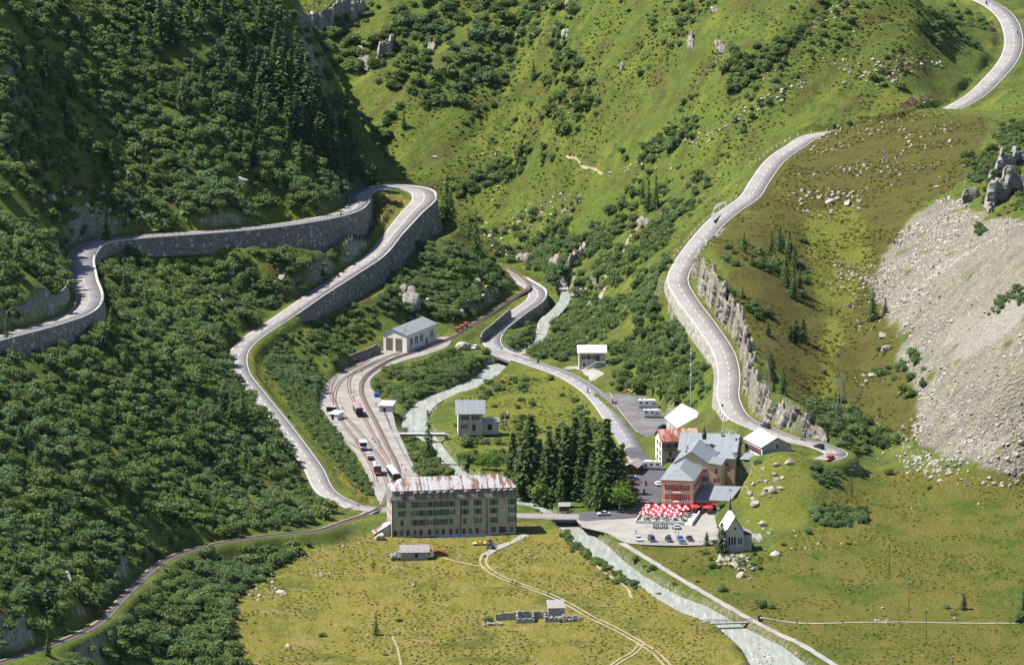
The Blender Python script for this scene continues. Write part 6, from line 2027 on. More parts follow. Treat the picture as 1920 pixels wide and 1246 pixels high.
for u, v, h in [(1446,482,52),(1462,470,50),(1480,492,62),(1490,505,50),(1474,535,60),(1488,560,58),(1500,548,46),(1395,472,38),(1410,498,30),(1392,560,26)]:
    plant_tree(LARCH, u, v, h, 'green larch on the hummock above the rock cutting', 'larches above the rock cutting', 'larch_tree', 1.1)
for u, v, h in [(1492,645,46),(1505,640,44),(1482,640,32),(1440,628,24)]:
    plant_tree(PINE, u, v, h, 'dark bushy pine in the clump on the lower hummock', 'pines on the lower hummock', 'pine_tree', 1.3)
for u, v, h in [(1636,600,60),(1468,738,52),(1660,590,34),(1450,735,30)]:
    plant_tree(LARCH, u, v, h, 'lone feathery larch on the heath beside the scree', 'lone larches on the heath', 'larch_tree', 1.2)
for u, v, h in [(640,450,52),(1690,135,40),(757,240,36),(1000,150,40)]:
    plant_tree(LARCH, u, v, h, 'single small conifer standing out among lower bushes', 'scattered single conifers', 'larch_tree')
for i, (u, v, h) in enumerate([(278,98,80),(300,84,95),(322,88,90),(432,98,75),(447,112,80),(410,142,70),(456,122,90),(366,152,55),(398,132,50),(295,152,50),(85,152,60),(345,212,65),(335,172,40),
                  (470,192,80),(482,152,60),(525,205,118),(541,220,112),(580,232,110),(600,246,100),(575,258,80),(560,200,110),(632,300,75),(648,312,60),(607,285,70),(486,264,64),(450,292,62),
                  (430,272,44),(460,312,62),(476,312,52),(85,322,35),(110,322,30),(200,302,40),(276,312,40),(210,322,60),(520,120,80),(505,80,70),(555,120,70),(490,60,70),(270,20,60),(350,60,70),(380,40,60),
                  (620,330,52),(590,300,70),(565,320,60),(660,335,46),(540,280,60),(640,345,40),(500,240,60),(300,40,60),(420,60,70),(460,40,70),(690,345,40),(675,335,52),(600,300,90),(615,315,84),(630,325,80),(648,330,76),(662,340,70),(590,270,92),(610,268,86),(625,282,84),(640,300,78),(658,318,66),(680,345,56),(572,275,84),(556,262,90),(540,250,84),(545,180,90),(565,160,84),(530,170,80),(515,150,76),(500,175,84),(485,215,80),(465,240,70),(445,225,60),(575,190,92),(592,215,95),(700,350,46),(668,300,60),(650,270,64),(425,180,60),(405,205,56),(380,180,56),(250,110,50),(150,60,50),(120,210,40)]):
    plant_tree([LARCH, SPRUCE, PINE][i % 3], u, v, h, 'dark conifer in the shaded wood on the upper left hillside', 'conifers of the upper left hillside', ['larch_tree', 'spruce_tree', 'pine_tree'][i % 3], 1.1)
for i, (u, v, h) in enumerate([(210,640,70),(235,560,50),(275,600,60),(310,560,40),(195,660,50),(435,800,72),(455,790,60),(420,780,60),(380,830,60),(460,880,60),(100,1000,60),(85,1030,66),(70,880,50),(40,840,50),
                  (470,900,50),(350,930,50),(220,800,50),(150,750,46),(500,880,60),(90,1150,70),(105,1170,60),(30,1100,60),(280,700,46),(520,860,50),(10,540,60),(35,500,50),(200,450,50),(235,690,44)]):
    plant_tree([LARCH, PINE, LARCH][i % 3], u, v, h, 'green conifer rising from the thicket between the left-hand roads', 'conifers of the lower left slope', ['larch_tree', 'pine_tree', 'larch_tree'][i % 3], 1.15)

# boulders
ROCK_POLYS = [([(1480,360),(1620,340),(1640,390),(1560,410),(1490,400)], 3.0, (.5, 1.5), .4),
              ([(1180,170),(1340,60),(1560,-10),(1700,60),(1760,110),(1740,200),(1560,150),(1400,200),(1250,260)], 3.4, (.25, .9), .2),
              ([(1555,125),(1640,95),(1680,110),(1770,110),(1760,150),(1640,150),(1560,160)], 2.0, (.4, 1.4), .6),
              ([(1290,260),(1420,190),(1500,150),(1520,150),(1440,200),(1300,280)], 1.8, (.45, 1.4), .9), ([(1540,25),(1570,0),(1600,0),(1520,70),(1420,100)], 2.2, (.4, 1.2), .5), ([(1130,330),(1200,300),(1215,310),(1150,335)], 1.6, (.4, 1.1), .8),
              ([(1530,230),(1800,220),(1760,360),(1640,420),(1500,330)], 3.0, (.35, 1.2), .4),
              ([(1560,480),(1650,470),(1680,640),(1640,680),(1560,560)], 2.8, (.4, 1.3), .4),
              ([(1600,700),(1740,780),(1800,870),(1650,860),(1600,800)], 2.6, (.4, 1.2), .4),
              ([(1690,840),(1930,850),(1930,920),(1780,905),(1690,880)], 2.2, (.5, 1.7), .75),
              ([(80,350),(330,330),(380,410),(180,435),(90,400)], 2.6, (.7, 2.0), .5),
              ([(110,180),(160,180),(160,250),(110,250)], 3, (.6, 1.8), .3),
              ([(380,530),(520,490),(550,540),(480,580),(400,570)], 2.8, (.5, 1.5), .4),
              ([(740,560),(900,520),(930,560),(860,590),(770,595)], 2.2, (.5, 1.7), .45),
              ([(900,420),(960,470),(990,480),(930,480)], 2.2, (.6, 1.6), .7),
              ([(1040,480),(1110,470),(1090,580),(1050,560)], 2.4, (.6, 1.6), .35),
              ([(880,420),(1060,360),(1240,300),(1290,300),(1100,400),(960,440)], 2.6, (.4, 1.3), .45),
              ([(760,300),(1100,200),(1100,330),(840,400)], 3.6, (.35, 1.0), .2),
              ([(440,1110),(560,1040),(700,1010),(620,1080),(480,1140)], 3.0, (.4, 1.1), .3),
              ([(470,1140),(900,1060),(1300,1220),(700,1240)], 6, (.2, .6), .12),
              ([(1395,900),(1470,890),(1470,990),(1400,1010)], 3.0, (.6, 2.0), .5),
              ([(1345,1040),(1410,1045),(1410,1090),(1350,1080)], 2.2, (.7, 1.7), .6),
              ([(1440,1000),(1560,960),(1600,1020),(1460,1040)], 4, (.4, 1.0), .3),
              ([(1600,890),(1930,905),(1930,1000),(1640,980)], 7, (.3, .9), .15),
              ([(1500,1040),(1900,1060),(1900,1240),(1560,1240)], 9, (.2, .6), .1),
              ([(1640,1158),(1670,1158),(1668,1170),(1640,1170)], 1.4, (.4, .9), .9),
              ([(1165,712),(1195,712),(1195,738),(1165,735)], 1.2, (.5, 1.0), .8),
              ([(700,20),(740,20),(740,110),(680,140)], 3, (.6, 1.5), .2)]
rk = scatter(ROCK_POLYS, 31)
BANKR = [([(1040,985),(1420,1160),(1520,1246),(1560,1270),(1400,1270),(1340,1170),(1150,1075)], 1.5, (.2, .42), .22), ([(1405,1170),(1420,1175),(1530,1260),(1500,1246),(1460,1215)], 1.0, (.3, .6), .9), ([(760,800),(850,730),(960,680),(960,700),(860,745),(800,830)], 1.3, (.25, .6), .5),
         ([(960,660),(1040,590),(1075,540),(1080,600),(990,680)], 1.6, (.4, 1.3), .5), ([(820,830),(1080,960),(1080,990),(960,960)], 1.4, (.25, .5), .3)]
bk = scatter(BANKR, 33, clear=False)
bk = bk[(at(dist_b, bk[:, 0], bk[:, 1]) < 3) & (at(dist_b, bk[:, 0], bk[:, 1]) > 0)]
bar = scatter([([(1403,1205),(1430,1214),(1452,1240),(1455,1256),(1408,1250)], .9, (.2, .5), .7)], 35, clear=False)
bar[:, 2] += .8
bk = np.concatenate([bk, bar])
rk = rk[in_frame(rk)]
rk[:, 3] *= .9
EXTRA_RK = [(132,215,2.6),(95,372,2.8),(243,330,2.6),(450,340,3.4),(170,395,1.6),(432,512,2.2),(478,545,2.0),(527,520,2.4),(780,572,2.2),(926,545,3.0),(872,655,4.2),(797,575,2.2),(1570,375,2.0),(1588,382,2.4),(1555,380,2.0),(1610,378,1.6),
            (1632,255,1.6),(1660,300,2.2),(1636,706,2.6),(1620,705,1.6),(1415,945,2.4),(1430,985,2.6),(1445,920,2.0),(1480,868,1.8),(1455,872,1.6),(1420,1010,3.6),(1455,1040,1.8),(1375,1060,2.0),(1390,1080,2.2),(1350,1048,1.9),(1365,1050,1.6),
            (528,1112,1.9),(540,1212,1.5),(693,1040,1.4),(777,1098,1.1),(990,1006,1.0),(1655,1140,1.0),(1580,540,1.7),(1590,575,1.6),(1655,630,2.4),(1665,655,2.2),(1295,80,2.4),(1340,20,2.4),
            (1700,610,1.4),(712,1010,2.8),(1185,722,1.6),(1205,415,2.0),(930,290,1.3),(815,295,1.4),(655,660,1.6),(1790,1160,1.0),(1430,880,1.4)]
er = G([e[0] for e in EXTRA_RK], [e[1] for e in EXTRA_RK])
vis = visible(rk, .4)
order = np.argsort(-(rk[:, 3] * vis))
items = [(p, e[2]) for p, e in zip(er, EXTRA_RK)] + [(rk[k, :3], rk[k, 3]) for k in order[:238]]
def rock_region(u, v):
    if u > 1640 and v > 330 and v < 890: return 'at the edge of the grey scree'
    if u > 1690 and v < 925: return 'in the boulder field at the foot of the scree'
    if 1380 < u < 1600 and 850 < v < 1100: return 'on the grassy knoll by the chapel'
    if u > 1100 and v > 980: return 'lying in the right-hand meadow'
    if v > 980: return 'lying in the foreground meadow'
    if u < 360: return 'on the hillside above the upper left road'
    if u < 660: return 'among bushes between the left-hand roads'
    if u < 980 and v > 450: return 'on the rocky rise behind the engine shed'
    if v < 300: return 'on the high grass slope at the top'
    if u > 1430: return 'on the brown heath hummocks'
    return 'beside the gorge on the middle slope'
RK_OBJ = []
for k, (p, r) in enumerate(items):
    o = link('boulder', ROCKS[k % 6], None, (p[0], p[1], p[2] + .1 * r))
    o.rotation_euler = (random.uniform(-.35, .35), random.uniform(-.35, .35), random.uniform(0, 6.28))
    o.scale = (r * random.uniform(.8, 1.2), r * random.uniform(.7, 1.1), r * random.uniform(.8, 1.15))
    u, v = proj(*p)
    w_ = {'small': 'small pale rock', 'medium': 'pale grey boulder', 'large': 'big pale boulder'}[size_word(r, 1.0, 1.9)]
    tag(o, w_ + ' ' + rock_region(u, v), 'boulder', 'rocks ' + rock_region(u, v))
    RK_OBJ.append(o)
rest = np.concatenate([rk[order[238:]], bk])
n = len(rest)
gn_scatter('stones', rest[:, :3] + np.array([0, 0, .05]), RK_OBJ[3:6], rest[:, 3:4] * rg.uniform(.7, 1.2, (n, 3)), rg.uniform(0, 6.28, n), rg.uniform(-.4, .4, (n, 2)), label='loose pale stones scattered over slopes and river banks')
TAL = [(POLY['talus'][0], 1.15, (.25, .85), .9), (POLY['talus'][0], 3.6, (1.0, 1.9), .4), ([(1640,525),(1700,430),(1800,352),(1830,420),(1800,600),(1740,800),(1700,838)], 2.2, (.7, 1.5), .5), ([(1700,800),(1930,740),(1930,900),(1800,870)], 2.0, (.6, 1.6), .5)]
ta = scatter(TAL, 41, clear=False)
ta = ta[in_frame(ta)]
ta = ta[at(MASK['talus'], ta[:, 0], ta[:, 1]) > rg.uniform(.1, .9, len(ta))]
dm = at(MASK['dirt'], ta[:, 0], ta[:, 1])
ta = ta[(rg.random(len(ta)) > dm * .6)]
n = len(ta)
gn_scatter('scree', ta[:, :3], RK_OBJ[:6], ta[:, 3:4] * rg.uniform(.6, 1.2, (n, 3)) * .8, rg.uniform(0, 6.28, n), rg.uniform(-.5, .5, (n, 2)), label='pale grey scree of broken blocks spreading down the right-hand slope')
print('rocks', len(rk), len(bk), len(ta))

# standing rock slabs and outcrops
def slab_mesh(name, seed):
    rg_ = np.random.default_rng(seed)
    V, Fc, k = [], [], 0
    for i in range(6):
        m_ = rock_mesh('tmp', seed * 10 + i, M_CLIFF, 3, 1.0)
        co = np.empty(len(m_.vertices) * 3, np.float32); m_.vertices.foreach_get('co', co); co = co.reshape(-1, 3)
        fc = np.empty(len(m_.polygons) * 3, np.int32); m_.polygons.foreach_get('vertices', fc)
        hh_ = rg_.uniform(.3, .62)
        co = np.sign(co) * np.abs(co) ** .6
        co = co * np.array([rg_.uniform(.3, .6), rg_.uniform(.35, .6), hh_]) + np.array([rg_.uniform(-.75, .75), rg_.uniform(-.3, .3), hh_ * .75 + (.3 if i < 2 else 0)])
        V.append(co); Fc.append(fc.reshape(-1, 3) + k); k += len(co)
        bpy.data.meshes.remove(m_)
    return np_mesh(name, np.concatenate(V), np.concatenate(Fc), M_CLIFF)
SLABS = [slab_mesh('rock_outcrop', 500 + i) for i in range(4)]
SL = [
      (694,130,46,18,'standing alone below the top cliffs'),(805,100,30,10,'as a small tooth on the far hillside'),
      (1068,10,30,14,'at the head of the bushy gully'),(1062,70,26,12,'halfway down the bushy gully'),(1295,92,30,9,'as a thin tooth on the upper slope'),(1355,100,24,14,'as a second tooth on the upper slope'),(1168,130,20,6,'as a thin shard on the far grass'),
      
      (1210,425,26,14,'beside the thin footpath on the middle slope'),(1050,545,22,18,'at the mouth of the gorge'),
      (765,575,34,30,'dark on the rise behind the engine shed'),
      (115,1090,30,30,'over the railway at the lower left'),(985,490,22,18,'by the gorge road'),(1040,500,22,20,'on the cliff across the gorge')]
for k, (u, v, hp__, wp_, where) in enumerate(SL):
    q = g1(u, v)
    sc_ = .1745 * (q[1] - CAM_Y) / 2260
    o = link('rock_outcrop', SLABS[k % 4], None, (q[0], q[1], q[2] - .3), 0)
    o.rotation_euler = (random.uniform(-.55, -.35) if u > 1800 else random.uniform(-1.0, -.75), random.uniform(-.25, .25), random.uniform(-.5, .5))
    o.scale = (wp_ * sc_ * .85, max(1.2, wp_ * sc_ * .6), hp__ * sc_ * 1.15)
    tag(o, 'pale rock outcrop ' + where, 'rock')
# ------------------------------------------------------------------ vehicles
def paint(name, c, rough=.3):
    return mat(name + ' paint', c, rough, 0, c2=tuple(x * .9 for x in c), scale=.3, spec=.5)
M_TYRE = mat('tyre rubber', (.02, .02, .02), .9)
M_RIM = mat('wheel rim', (.45, .45, .46), .4, .5)
M_LAMP = mat('head lamp', (.8, .8, .78), .2)
M_TAIL = mat('tail lamp', (.45, .02, .02), .3)
M_WHITEP = paint('white', (.78, .78, .77))

def wheel(root, x, y, r=.32, w_=.2):
    def wm():
        b = MB().lathe([(r * .55, -w_ / 2), (r * .93, -w_ / 2), (r, -w_ * .3), (r, w_ * .3), (r * .93, w_ / 2), (r * .55, w_ / 2)], n=14)
        return b.mesh('wheel', M_TYRE)
    def rm():
        return MB().lathe([(0, -w_ * .42), (r * .56, -w_ * .42), (r * .56, w_ * .42), (0, w_ * .42)], n=10).mesh('rim', M_RIM)
    p = link('wheel', cached(('wh', r, w_), wm), root, (x, y, r)); p.rotation_euler = (math.pi / 2, 0, 0)
    link('rim', cached(('ri', r, w_), rm), p)

def car(loc, rz, m, label, kind='hatch', group=None, L_=4.2, name='parked_car', roofm=None):
    """heading along +x"""
    k = {'hatch': ([(-.5, .36), (-.5, .82), (-.44, .98), (.18, .98), (.46, .8), (.5, .62), (.5, .36)], [(-.44, .97), (-.37, 1.4), (.02, 1.43), (.22, .97)]),
         'sedan': ([(-.5, .36), (-.5, .86), (-.3, .95), (.2, .95), (.46, .8), (.5, .62), (.5, .36)], [(-.33, .94), (-.2, 1.36), (.06, 1.38), (.24, .94)]),
         'van': ([(-.5, .36), (-.5, 1.05), (.3, 1.05), (.47, .9), (.5, .62), (.5, .36)], [(-.49, 1.04), (-.47, 1.8), (.2, 1.82), (.36, 1.04)]),
         'low': ([(-.5, .3), (-.5, .72), (-.3, .8), (.15, .74), (.47, .58), (.5, .45), (.5, .3)], [(-.28, .78), (-.12, 1.06), (.04, 1.07), (.2, .73)])}[kind]
    r = empty(name, loc, rz, label, 'car', group)
    W_ = 1.72
    link('body', cached(('cb', kind, L_, m.name), lambda: MB().prism([(x * L_, z) for x, z in k[0]], 'y', -W_ / 2, W_ / 2).mesh('body', m, True and False, .06)), r)
    link('windows', cached(('cw', kind, L_), lambda: MB().prism([(x * L_, z) for x, z in k[1]], 'y', -W_ / 2 + .1, W_ / 2 - .1).mesh('windows', M_GLASS, False, .05)), r)
    top = k[1]
    link('roof', cached(('cr', kind, L_, m.name), lambda: MB().box(top[1][0] * L_ + .06, top[2][0] * L_ - .04, -W_ / 2 + .13, W_ / 2 - .13, top[1][1] - .04, top[2][1] + .045).mesh('roof', roofm or m, False, .03)), r)
    for x in (-.3, .31):
        for y in (-W_ / 2 + .1, W_ / 2 - .1):
            wheel(r, x * L_, y)
    for y in (-.6, .6):
        link('headlight', cached(('hl', L_), lambda: MB().box(L_ / 2 - .06, L_ / 2 + .02, -.16, .16, .6, .74).mesh('headlight', M_LAMP)), r, (0, y, 0 if kind != 'low' else -.12))
        link('tail_light', cached(('tl', L_), lambda: MB().box(-L_ / 2 - .02, -L_ / 2 + .06, -.12, .12, .68, .86).mesh('tail_light', M_TAIL)), r, (0, y, 0 if kind != 'low' else -.12))
    return r

def camper(loc, rz, label, L_=6.8, stripe=None):
    r = empty('camper_van', loc, rz, label, 'camper van', 'white campers in the village')
    MB().prism([(-L_ / 2, .45), (-L_ / 2, 2.85), (L_ / 2 - 1.6, 2.95), (L_ / 2 - .9, 2.6), (L_ / 2 - 1.5, 2.05), (L_ / 2 - .85, 1.25), (L_ / 2, 1.05), (L_ / 2, .45)], 'y', -1.1, 1.1).build('body', M_WHITEP, r, bevel=.07)
    for s_ in (-1, 1):
        y0 = s_ * 1.11
        for x0, x1, z0, z1 in ((-L_ / 2 + .5, -L_ / 2 + 1.5, 1.7, 2.3), (-L_ / 2 + 2.6, -L_ / 2 + 3.5, 1.6, 2.2), (L_ / 2 - 2.3, L_ / 2 - 1.5, 1.35, 1.9)):
            MB().box(x0, x1, min(y0, y0 + s_ * .025), max(y0, y0 + s_ * .025), z0, z1).build('window', M_GLASS, r)
        MB().box(-L_ / 2 + .3, L_ / 2 - .6, min(y0, y0 + s_ * .015), max(y0, y0 + s_ * .015), .75, .95).build('stripe', M_GALV, r)
    MB().sheet([(L_ / 2 - 1.42, -.95, 1.98), (L_ / 2 - .86, -.95, 1.34), (L_ / 2 - .86, .95, 1.34), (L_ / 2 - 1.42, .95, 1.98)], .03).build('windscreen', M_GLASS, r)
    MB().box(-L_ / 2 - .03, -L_ / 2 - .002, -.7, .7, 1.6, 2.3).build('rear_window', M_GLASS, r)
    MB().box(-1.2, -.4, -.35, .35, 2.93, 3.06).build('skylight', M_GALV, r)
    MB().box(-2.6, -2.0, -.3, .3, 2.89, 3.02).build('skylight', M_DARK, r)
    for x in (-L_ * .26, L_ * .33):
        for y in (-.98, .98):
            wheel(r, x, y, .36, .24)
    for y in (-.7, .7):
        MB().box(L_ / 2 - .05, L_ / 2 + .03, y - .18, y + .18, .75, .95).build('headlight', M_LAMP, r)
    return r

M_SKIN = mat('skin', (.55, .36, .27), .6)
M_HAIR = mat('brown hair', (.07, .045, .03), .7)
CLOTH = [mat('cloth ' + n, c, .85) for n, c in (('navy', (.03, .045, .12)), ('black', (.025, .025, .03)), ('white', (.7, .7, .68)), ('red', (.45, .04, .04)), ('blue', (.06, .12, .3)), ('olive', (.12, .12, .06)), ('grey', (.2, .2, .22)))]
def body_mesh(pose, shirt, pants):
    """one skinned body: a skeleton grown into a continuous surface"""
    key = ('person', pose, shirt, pants)
    if key in MESH:
        return MESH[key]
    if pose == 'ride':
        J = [(0, 0, .85, .15), (-.02, 0, 1.08, .15), (.1, 0, 1.33, .16), (.16, 0, 1.46, .06), (.2, 0, 1.6, .1), (.22, 0, 1.7, .09),
             (.1, .19, 1.36, .07), (.3, .26, 1.18, .05), (.55, .28, 1.12, .04), (.63, .28, 1.1, .045), (.1, -.19, 1.36, .07), (.3, -.26, 1.18, .05), (.55, -.28, 1.12, .04), (.63, -.28, 1.1, .045),
             (.02, .12, .83, .1), (.38, .2, .72, .075), (.2, .2, .36, .055), (.36, .2, .3, .045), (.02, -.12, .83, .1), (.38, -.2, .72, .075), (.2, -.2, .36, .055), (.36, -.2, .3, .045)]
    else:
        s_ = .16 if pose == 'walk' else .03
        J = [(0, 0, .93, .14), (0, 0, 1.15, .14), (0, 0, 1.38, .15), (0, 0, 1.5, .06), (.015, 0, 1.62, .095), (.015, 0, 1.71, .085),
             (0, .19, 1.4, .07), (-s_ * .6, .24, 1.14, .05), (-s_ * .2, .24, .9, .038), (.02, .24, .8, .042), (0, -.19, 1.4, .07), (s_ * .6, -.24, 1.14, .05), (s_ + .05, -.24, .9, .038), (s_ + .1, -.24, .8, .042),
             (0, .1, .88, .1), (s_, .11, .5, .075), (s_ * .8, .11, .1, .055), (s_ * .8 + .14, .11, .05, .045), (0, -.1, .88, .1), (-s_ * .4, -.11, .5, .075), (-s_ * 1.6, -.11, .12, .055), (-s_ * 1.4 + .12, -.11, .06, .045)]
    E = [(0, 1), (1, 2), (2, 3), (3, 4), (4, 5), (2, 6), (6, 7), (7, 8), (8, 9), (2, 10), (10, 11), (11, 12), (12, 13), (0, 14), (14, 15), (15, 16), (16, 17), (0, 18), (18, 19), (19, 20), (20, 21)]
    me = bpy.data.meshes.new('person'); me.from_pydata([j[:3] for j in J], E, [])
    o = bpy.data.objects.new('person', me); COL.objects.link(o)
    sk = o.modifiers.new('skin', 'SKIN')
    for i, j in enumerate(J):
        me.skin_vertices[0].data[i].radius = (j[3], j[3]); me.skin_vertices[0].data[i].use_root = i == 0
    ss = o.modifiers.new('sub', 'SUBSURF'); ss.levels = 1; ss.render_levels = 1
    dg = bpy.context.evaluated_depsgraph_get()
    out = bpy.data.meshes.new_from_object(o.evaluated_get(dg))
    bpy.data.objects.remove(o); out.name = 'person'
    out.materials.clear()
    for m in (CLOTH[pants], CLOTH[shirt], M_SKIN, M_HAIR if pose != 'ride' else CLOTH[1]):
        out.materials.append(m)
    for p in out.polygons:
        z = p.center.z; x, y = p.center.x, abs(p.center.y)
        hip = .86 if pose == 'ride' else .95
        hand = (pose == 'ride' and x > .57 and z > 1.0 and z < 1.25) or (pose != 'ride' and z < .87 and y > .19)
        p.material_index = 2 if hand else (0 if z < hip and not (pose != 'ride' and y > .19) else (1 if z < 1.49 else (3 if (z > 1.66 or x < 0 or pose == 'ride') else 2)))
        p.use_smooth = True
    MESH[key] = out
    return out
def person(loc, rz, label, pose='stand', shirt=0, pants=1, group=None):
    o = link('person', body_mesh(pose, shirt, pants), None, loc, rz)
    return tag(o, label, 'person', group)

def motorcycle(loc, rz, m, label, group=None, name='motorcycle'):
    r = empty(name, loc, rz, label, 'motorcycle', group)
    link('body', cached(('mb', m.name), lambda: MB().prism([(-.85, .62), (-.8, .85), (-.15, .82), (.1, 1.0), (.45, .95), (.62, 1.05), (.7, .8), (.4, .45), (-.25, .4)], 'y', -.17, .17).mesh('body', m, False, .04)), r)
    link('seat', cached(('ms',), lambda: MB().box(-.75, -.1, -.15, .15, .83, .9).mesh('seat', M_TYRE, False, .02)), r)
    link('engine', cached(('me',), lambda: MB().box(-.3, .25, -.22, .22, .28, .6).mesh('engine', M_DARK, False, .03)), r)
    link('handlebar', cached(('mh',), lambda: MB().tube((.5, -.36, 1.08), (.5, .36, 1.08), .025).tube((.52, 0, 1.06), (.78, 0, .35), .04).mesh('handlebar', M_DARK)), r)
    for x in (-.72, .78):
        wheel(r, x, 0, .31, .14)
    link('windscreen', cached(('mw',), lambda: MB().box(.56, .6, -.18, .18, 1.02, 1.32).mesh('windscreen', M_GLASS)), r)
    return r

def bicycle(loc, rz, label, group=None):
    r = empty('bicycle', loc, rz, label, 'bicycle', group)
    def fm():
        b = MB()
        for p, q in (((-.5, .34), (-.1, .3)), ((-.1, .3), (-.2, .85)), ((-.5, .34), (-.18, .75)), ((-.18, .75), (.42, .78)), ((-.1, .3), (.42, .72)), ((.4, .85), (.55, .34))):
            b.tube((p[0], 0, p[1]), (q[0], 0, q[1]), .022, n=5)
        b.tube((.4, -.25, .95), (.4, .25, .95), .018, n=5); b.tube((.4, 0, .82), (.4, 0, .95), .02, n=5); b.box(-.32, -.1, -.06, .06, .84, .9)
        return b.mesh('frame', M_DARK)
    link('frame', cached(('bf',), fm), r)
    for x in (-.5, .55):
        link('wheel', cached(('bw',), lambda: MB().lathe([(.3, -.02), (.34, -.02), (.34, .02), (.3, .02), (.3, -.02)], n=16).mesh('wheel', M_TYRE)), r, (x, 0, .34)).rotation_euler = (math.pi / 2, 0, 0)
    return r

def onroad(line, u, v, off=0):
    k = int(np.argmin(np.hypot(*(np.array(proj(line[:, 0], line[:, 1], line[:, 2])) - np.array([[u], [v]])))))
    p = line[k]; q = line[min(k + 1, len(line) - 1)] - line[max(k - 1, 0)]
    a = math.atan2(q[1], q[0])
    return (p[0] + math.sin(a) * off, p[1] - math.cos(a) * off, p[2] + .02), a

def pz(u, v, z):
    p = P(u, v, z)
    return (p[0], p[1], z)
D2R = math.radians
M_SILVER, M_NAVY, M_BLACKP, M_REDP, M_YELLOW, M_BLUEP = paint('silver', (.5, .52, .55)), paint('navy', (.02, .03, .09)), paint('black', (.02, .02, .024)), paint('red', (.45, .02, .02)), paint('yellow', (.72, .62, .1)), paint('blue', (.04, .12, .32))
# village
p_, a_ = onroad(LN_M, 1130, 962)
car((p_[0], p_[1] - 1.5, .16), D2R(188), M_SILVER, 'silver-white saloon driving on the dark street beside the spruce grove', 'sedan', name='moving_car')
car(pz(1234, 909, .16), D2R(100), M_WHITEP, 'white hatchback parked close to the left side of the cream hotel', 'hatch')
camper(pz(1220, 879, .16), D2R(172), 'white camper turning beside the rust-roofed house')
camper(pz(1216, 764, .46), D2R(-3), 'long white camper parked farthest back in the dark car park', 7.2)
camper(pz(1224, 782, .46), D2R(-4), 'white camper with its door side to us, nearer one in the dark car park', 6.4)
car(pz(1177, 737, .46), D2R(178), M_REDP, 'low red sports car parked at the back of the dark car park', 'low')
car(pz(1243, 803, .46), D2R(200), M_BLACKP, 'black car parked against the wall of the white-roofed barn', 'sedan')
for (u, v, m, k, lb) in ((1197, 1013, M_SILVER, 'hatch', 'pale silver-blue hatchback at the left end of the forecourt fence'), (1222, 1014, M_NAVY, 'van', 'dark blue people carrier in the forecourt row, second from the river'), (1254, 1014, M_NAVY, 'hatch', 'dark hatchback in the middle of the forecourt row behind a bush'),
                         (1276, 1013, M_BLUEP, 'hatch', 'blue hatchback in the forecourt row, second from the chapel'), (1293, 1012, M_BLACKP, 'sedan', 'black saloon in the forecourt row nearest the chapel')):
    car(pz(u, v, .13), D2R(-76), m, lb, k, 'cars parked along the forecourt fence')
car(pz(1269, 990, .13), D2R(92), M_SILVER, 'silver car parked against the terrace wall beside the motorcycles', 'hatch')
for (u, v, m, k, lb) in ((1186, 899, M_BLUEP, 'hatch', 'blue car parked at the upper end of the row beneath the spruces'), (1186, 909, M_REDP, 'hatch', 'red car in the row beneath the spruces'), (1185, 919, M_BLACKP, 'hatch', 'black car parked between red and silver cars beneath the spruces'), (1179, 935, M_WHITEP, 'hatch', 'white car parked by the bright broadleaf tree'), (1172, 945, M_SILVER, 'hatch', 'silver car half under the bright broadleaf tree')):
    car(pz(u, v, .16), D2R(8), m, lb, k, 'cars parked beneath the spruces')
for i, (u, v) in enumerate(((1211, 909), (1208, 924), (1201, 934), (1199, 941))):
    m = [M_BLACKP, M_NAVY, M_SILVER, M_REDP][i]
    l4 = ['farthest up the street', 'second down the street', 'in the leading pair, outer side', 'leading the group toward the bridge'][i]
    q = pz(u, v, .16)
    motorcycle(q, D2R(-108), m, 'touring motorcycle under a rider, ' + l4, 'motorcycles riding down the street', 'moving_motorcycle')
    person(q, D2R(-108), 'helmeted rider on a motorcycle, ' + l4, 'ride', [1, 0, 6, 2][i], 1, 'motorcycle riders on the street')
for i in range(8):
    u = 1226 + i * 4.1 + (6 if i > 6 else 0)
    motorcycle(pz(u, 989 + (i % 2) * 1.2, .13), D2R(80 + 7 * (i % 3)), [M_BLACKP, M_NAVY, M_BLACKP, M_SILVER][i % 4], 'dark motorcycle in the tight row parked below the terrace wall', 'motorcycles parked below the terrace')
for i, (u, v, s_, p2) in enumerate(((1192.5, 1001, 0, 1), (1266, 1004, 4, 2), (1272.5, 1003, 1, 0))):
    person(pz(u, v, .13), D2R([200, 20, 170][i]), ['person in dark clothes standing behind the silver-blue hatchback', 'person in a blue top walking across the forecourt', 'person in black standing beside another on the forecourt'][i], 'walk' if i == 1 else 'stand', s_, p2)
motorcycle(pz(1151, 757, .46), D2R(10), M_REDP, 'red motorcycle standing at the car park entrance')
person(pz(1149, 755, .46), D2R(60), 'person in dark clothes left of the red motorcycle', 'stand', 1, 0)
person(pz(1157, 756, .46), D2R(200), 'person in red jacket right of the red motorcycle', 'stand', 3, 1)
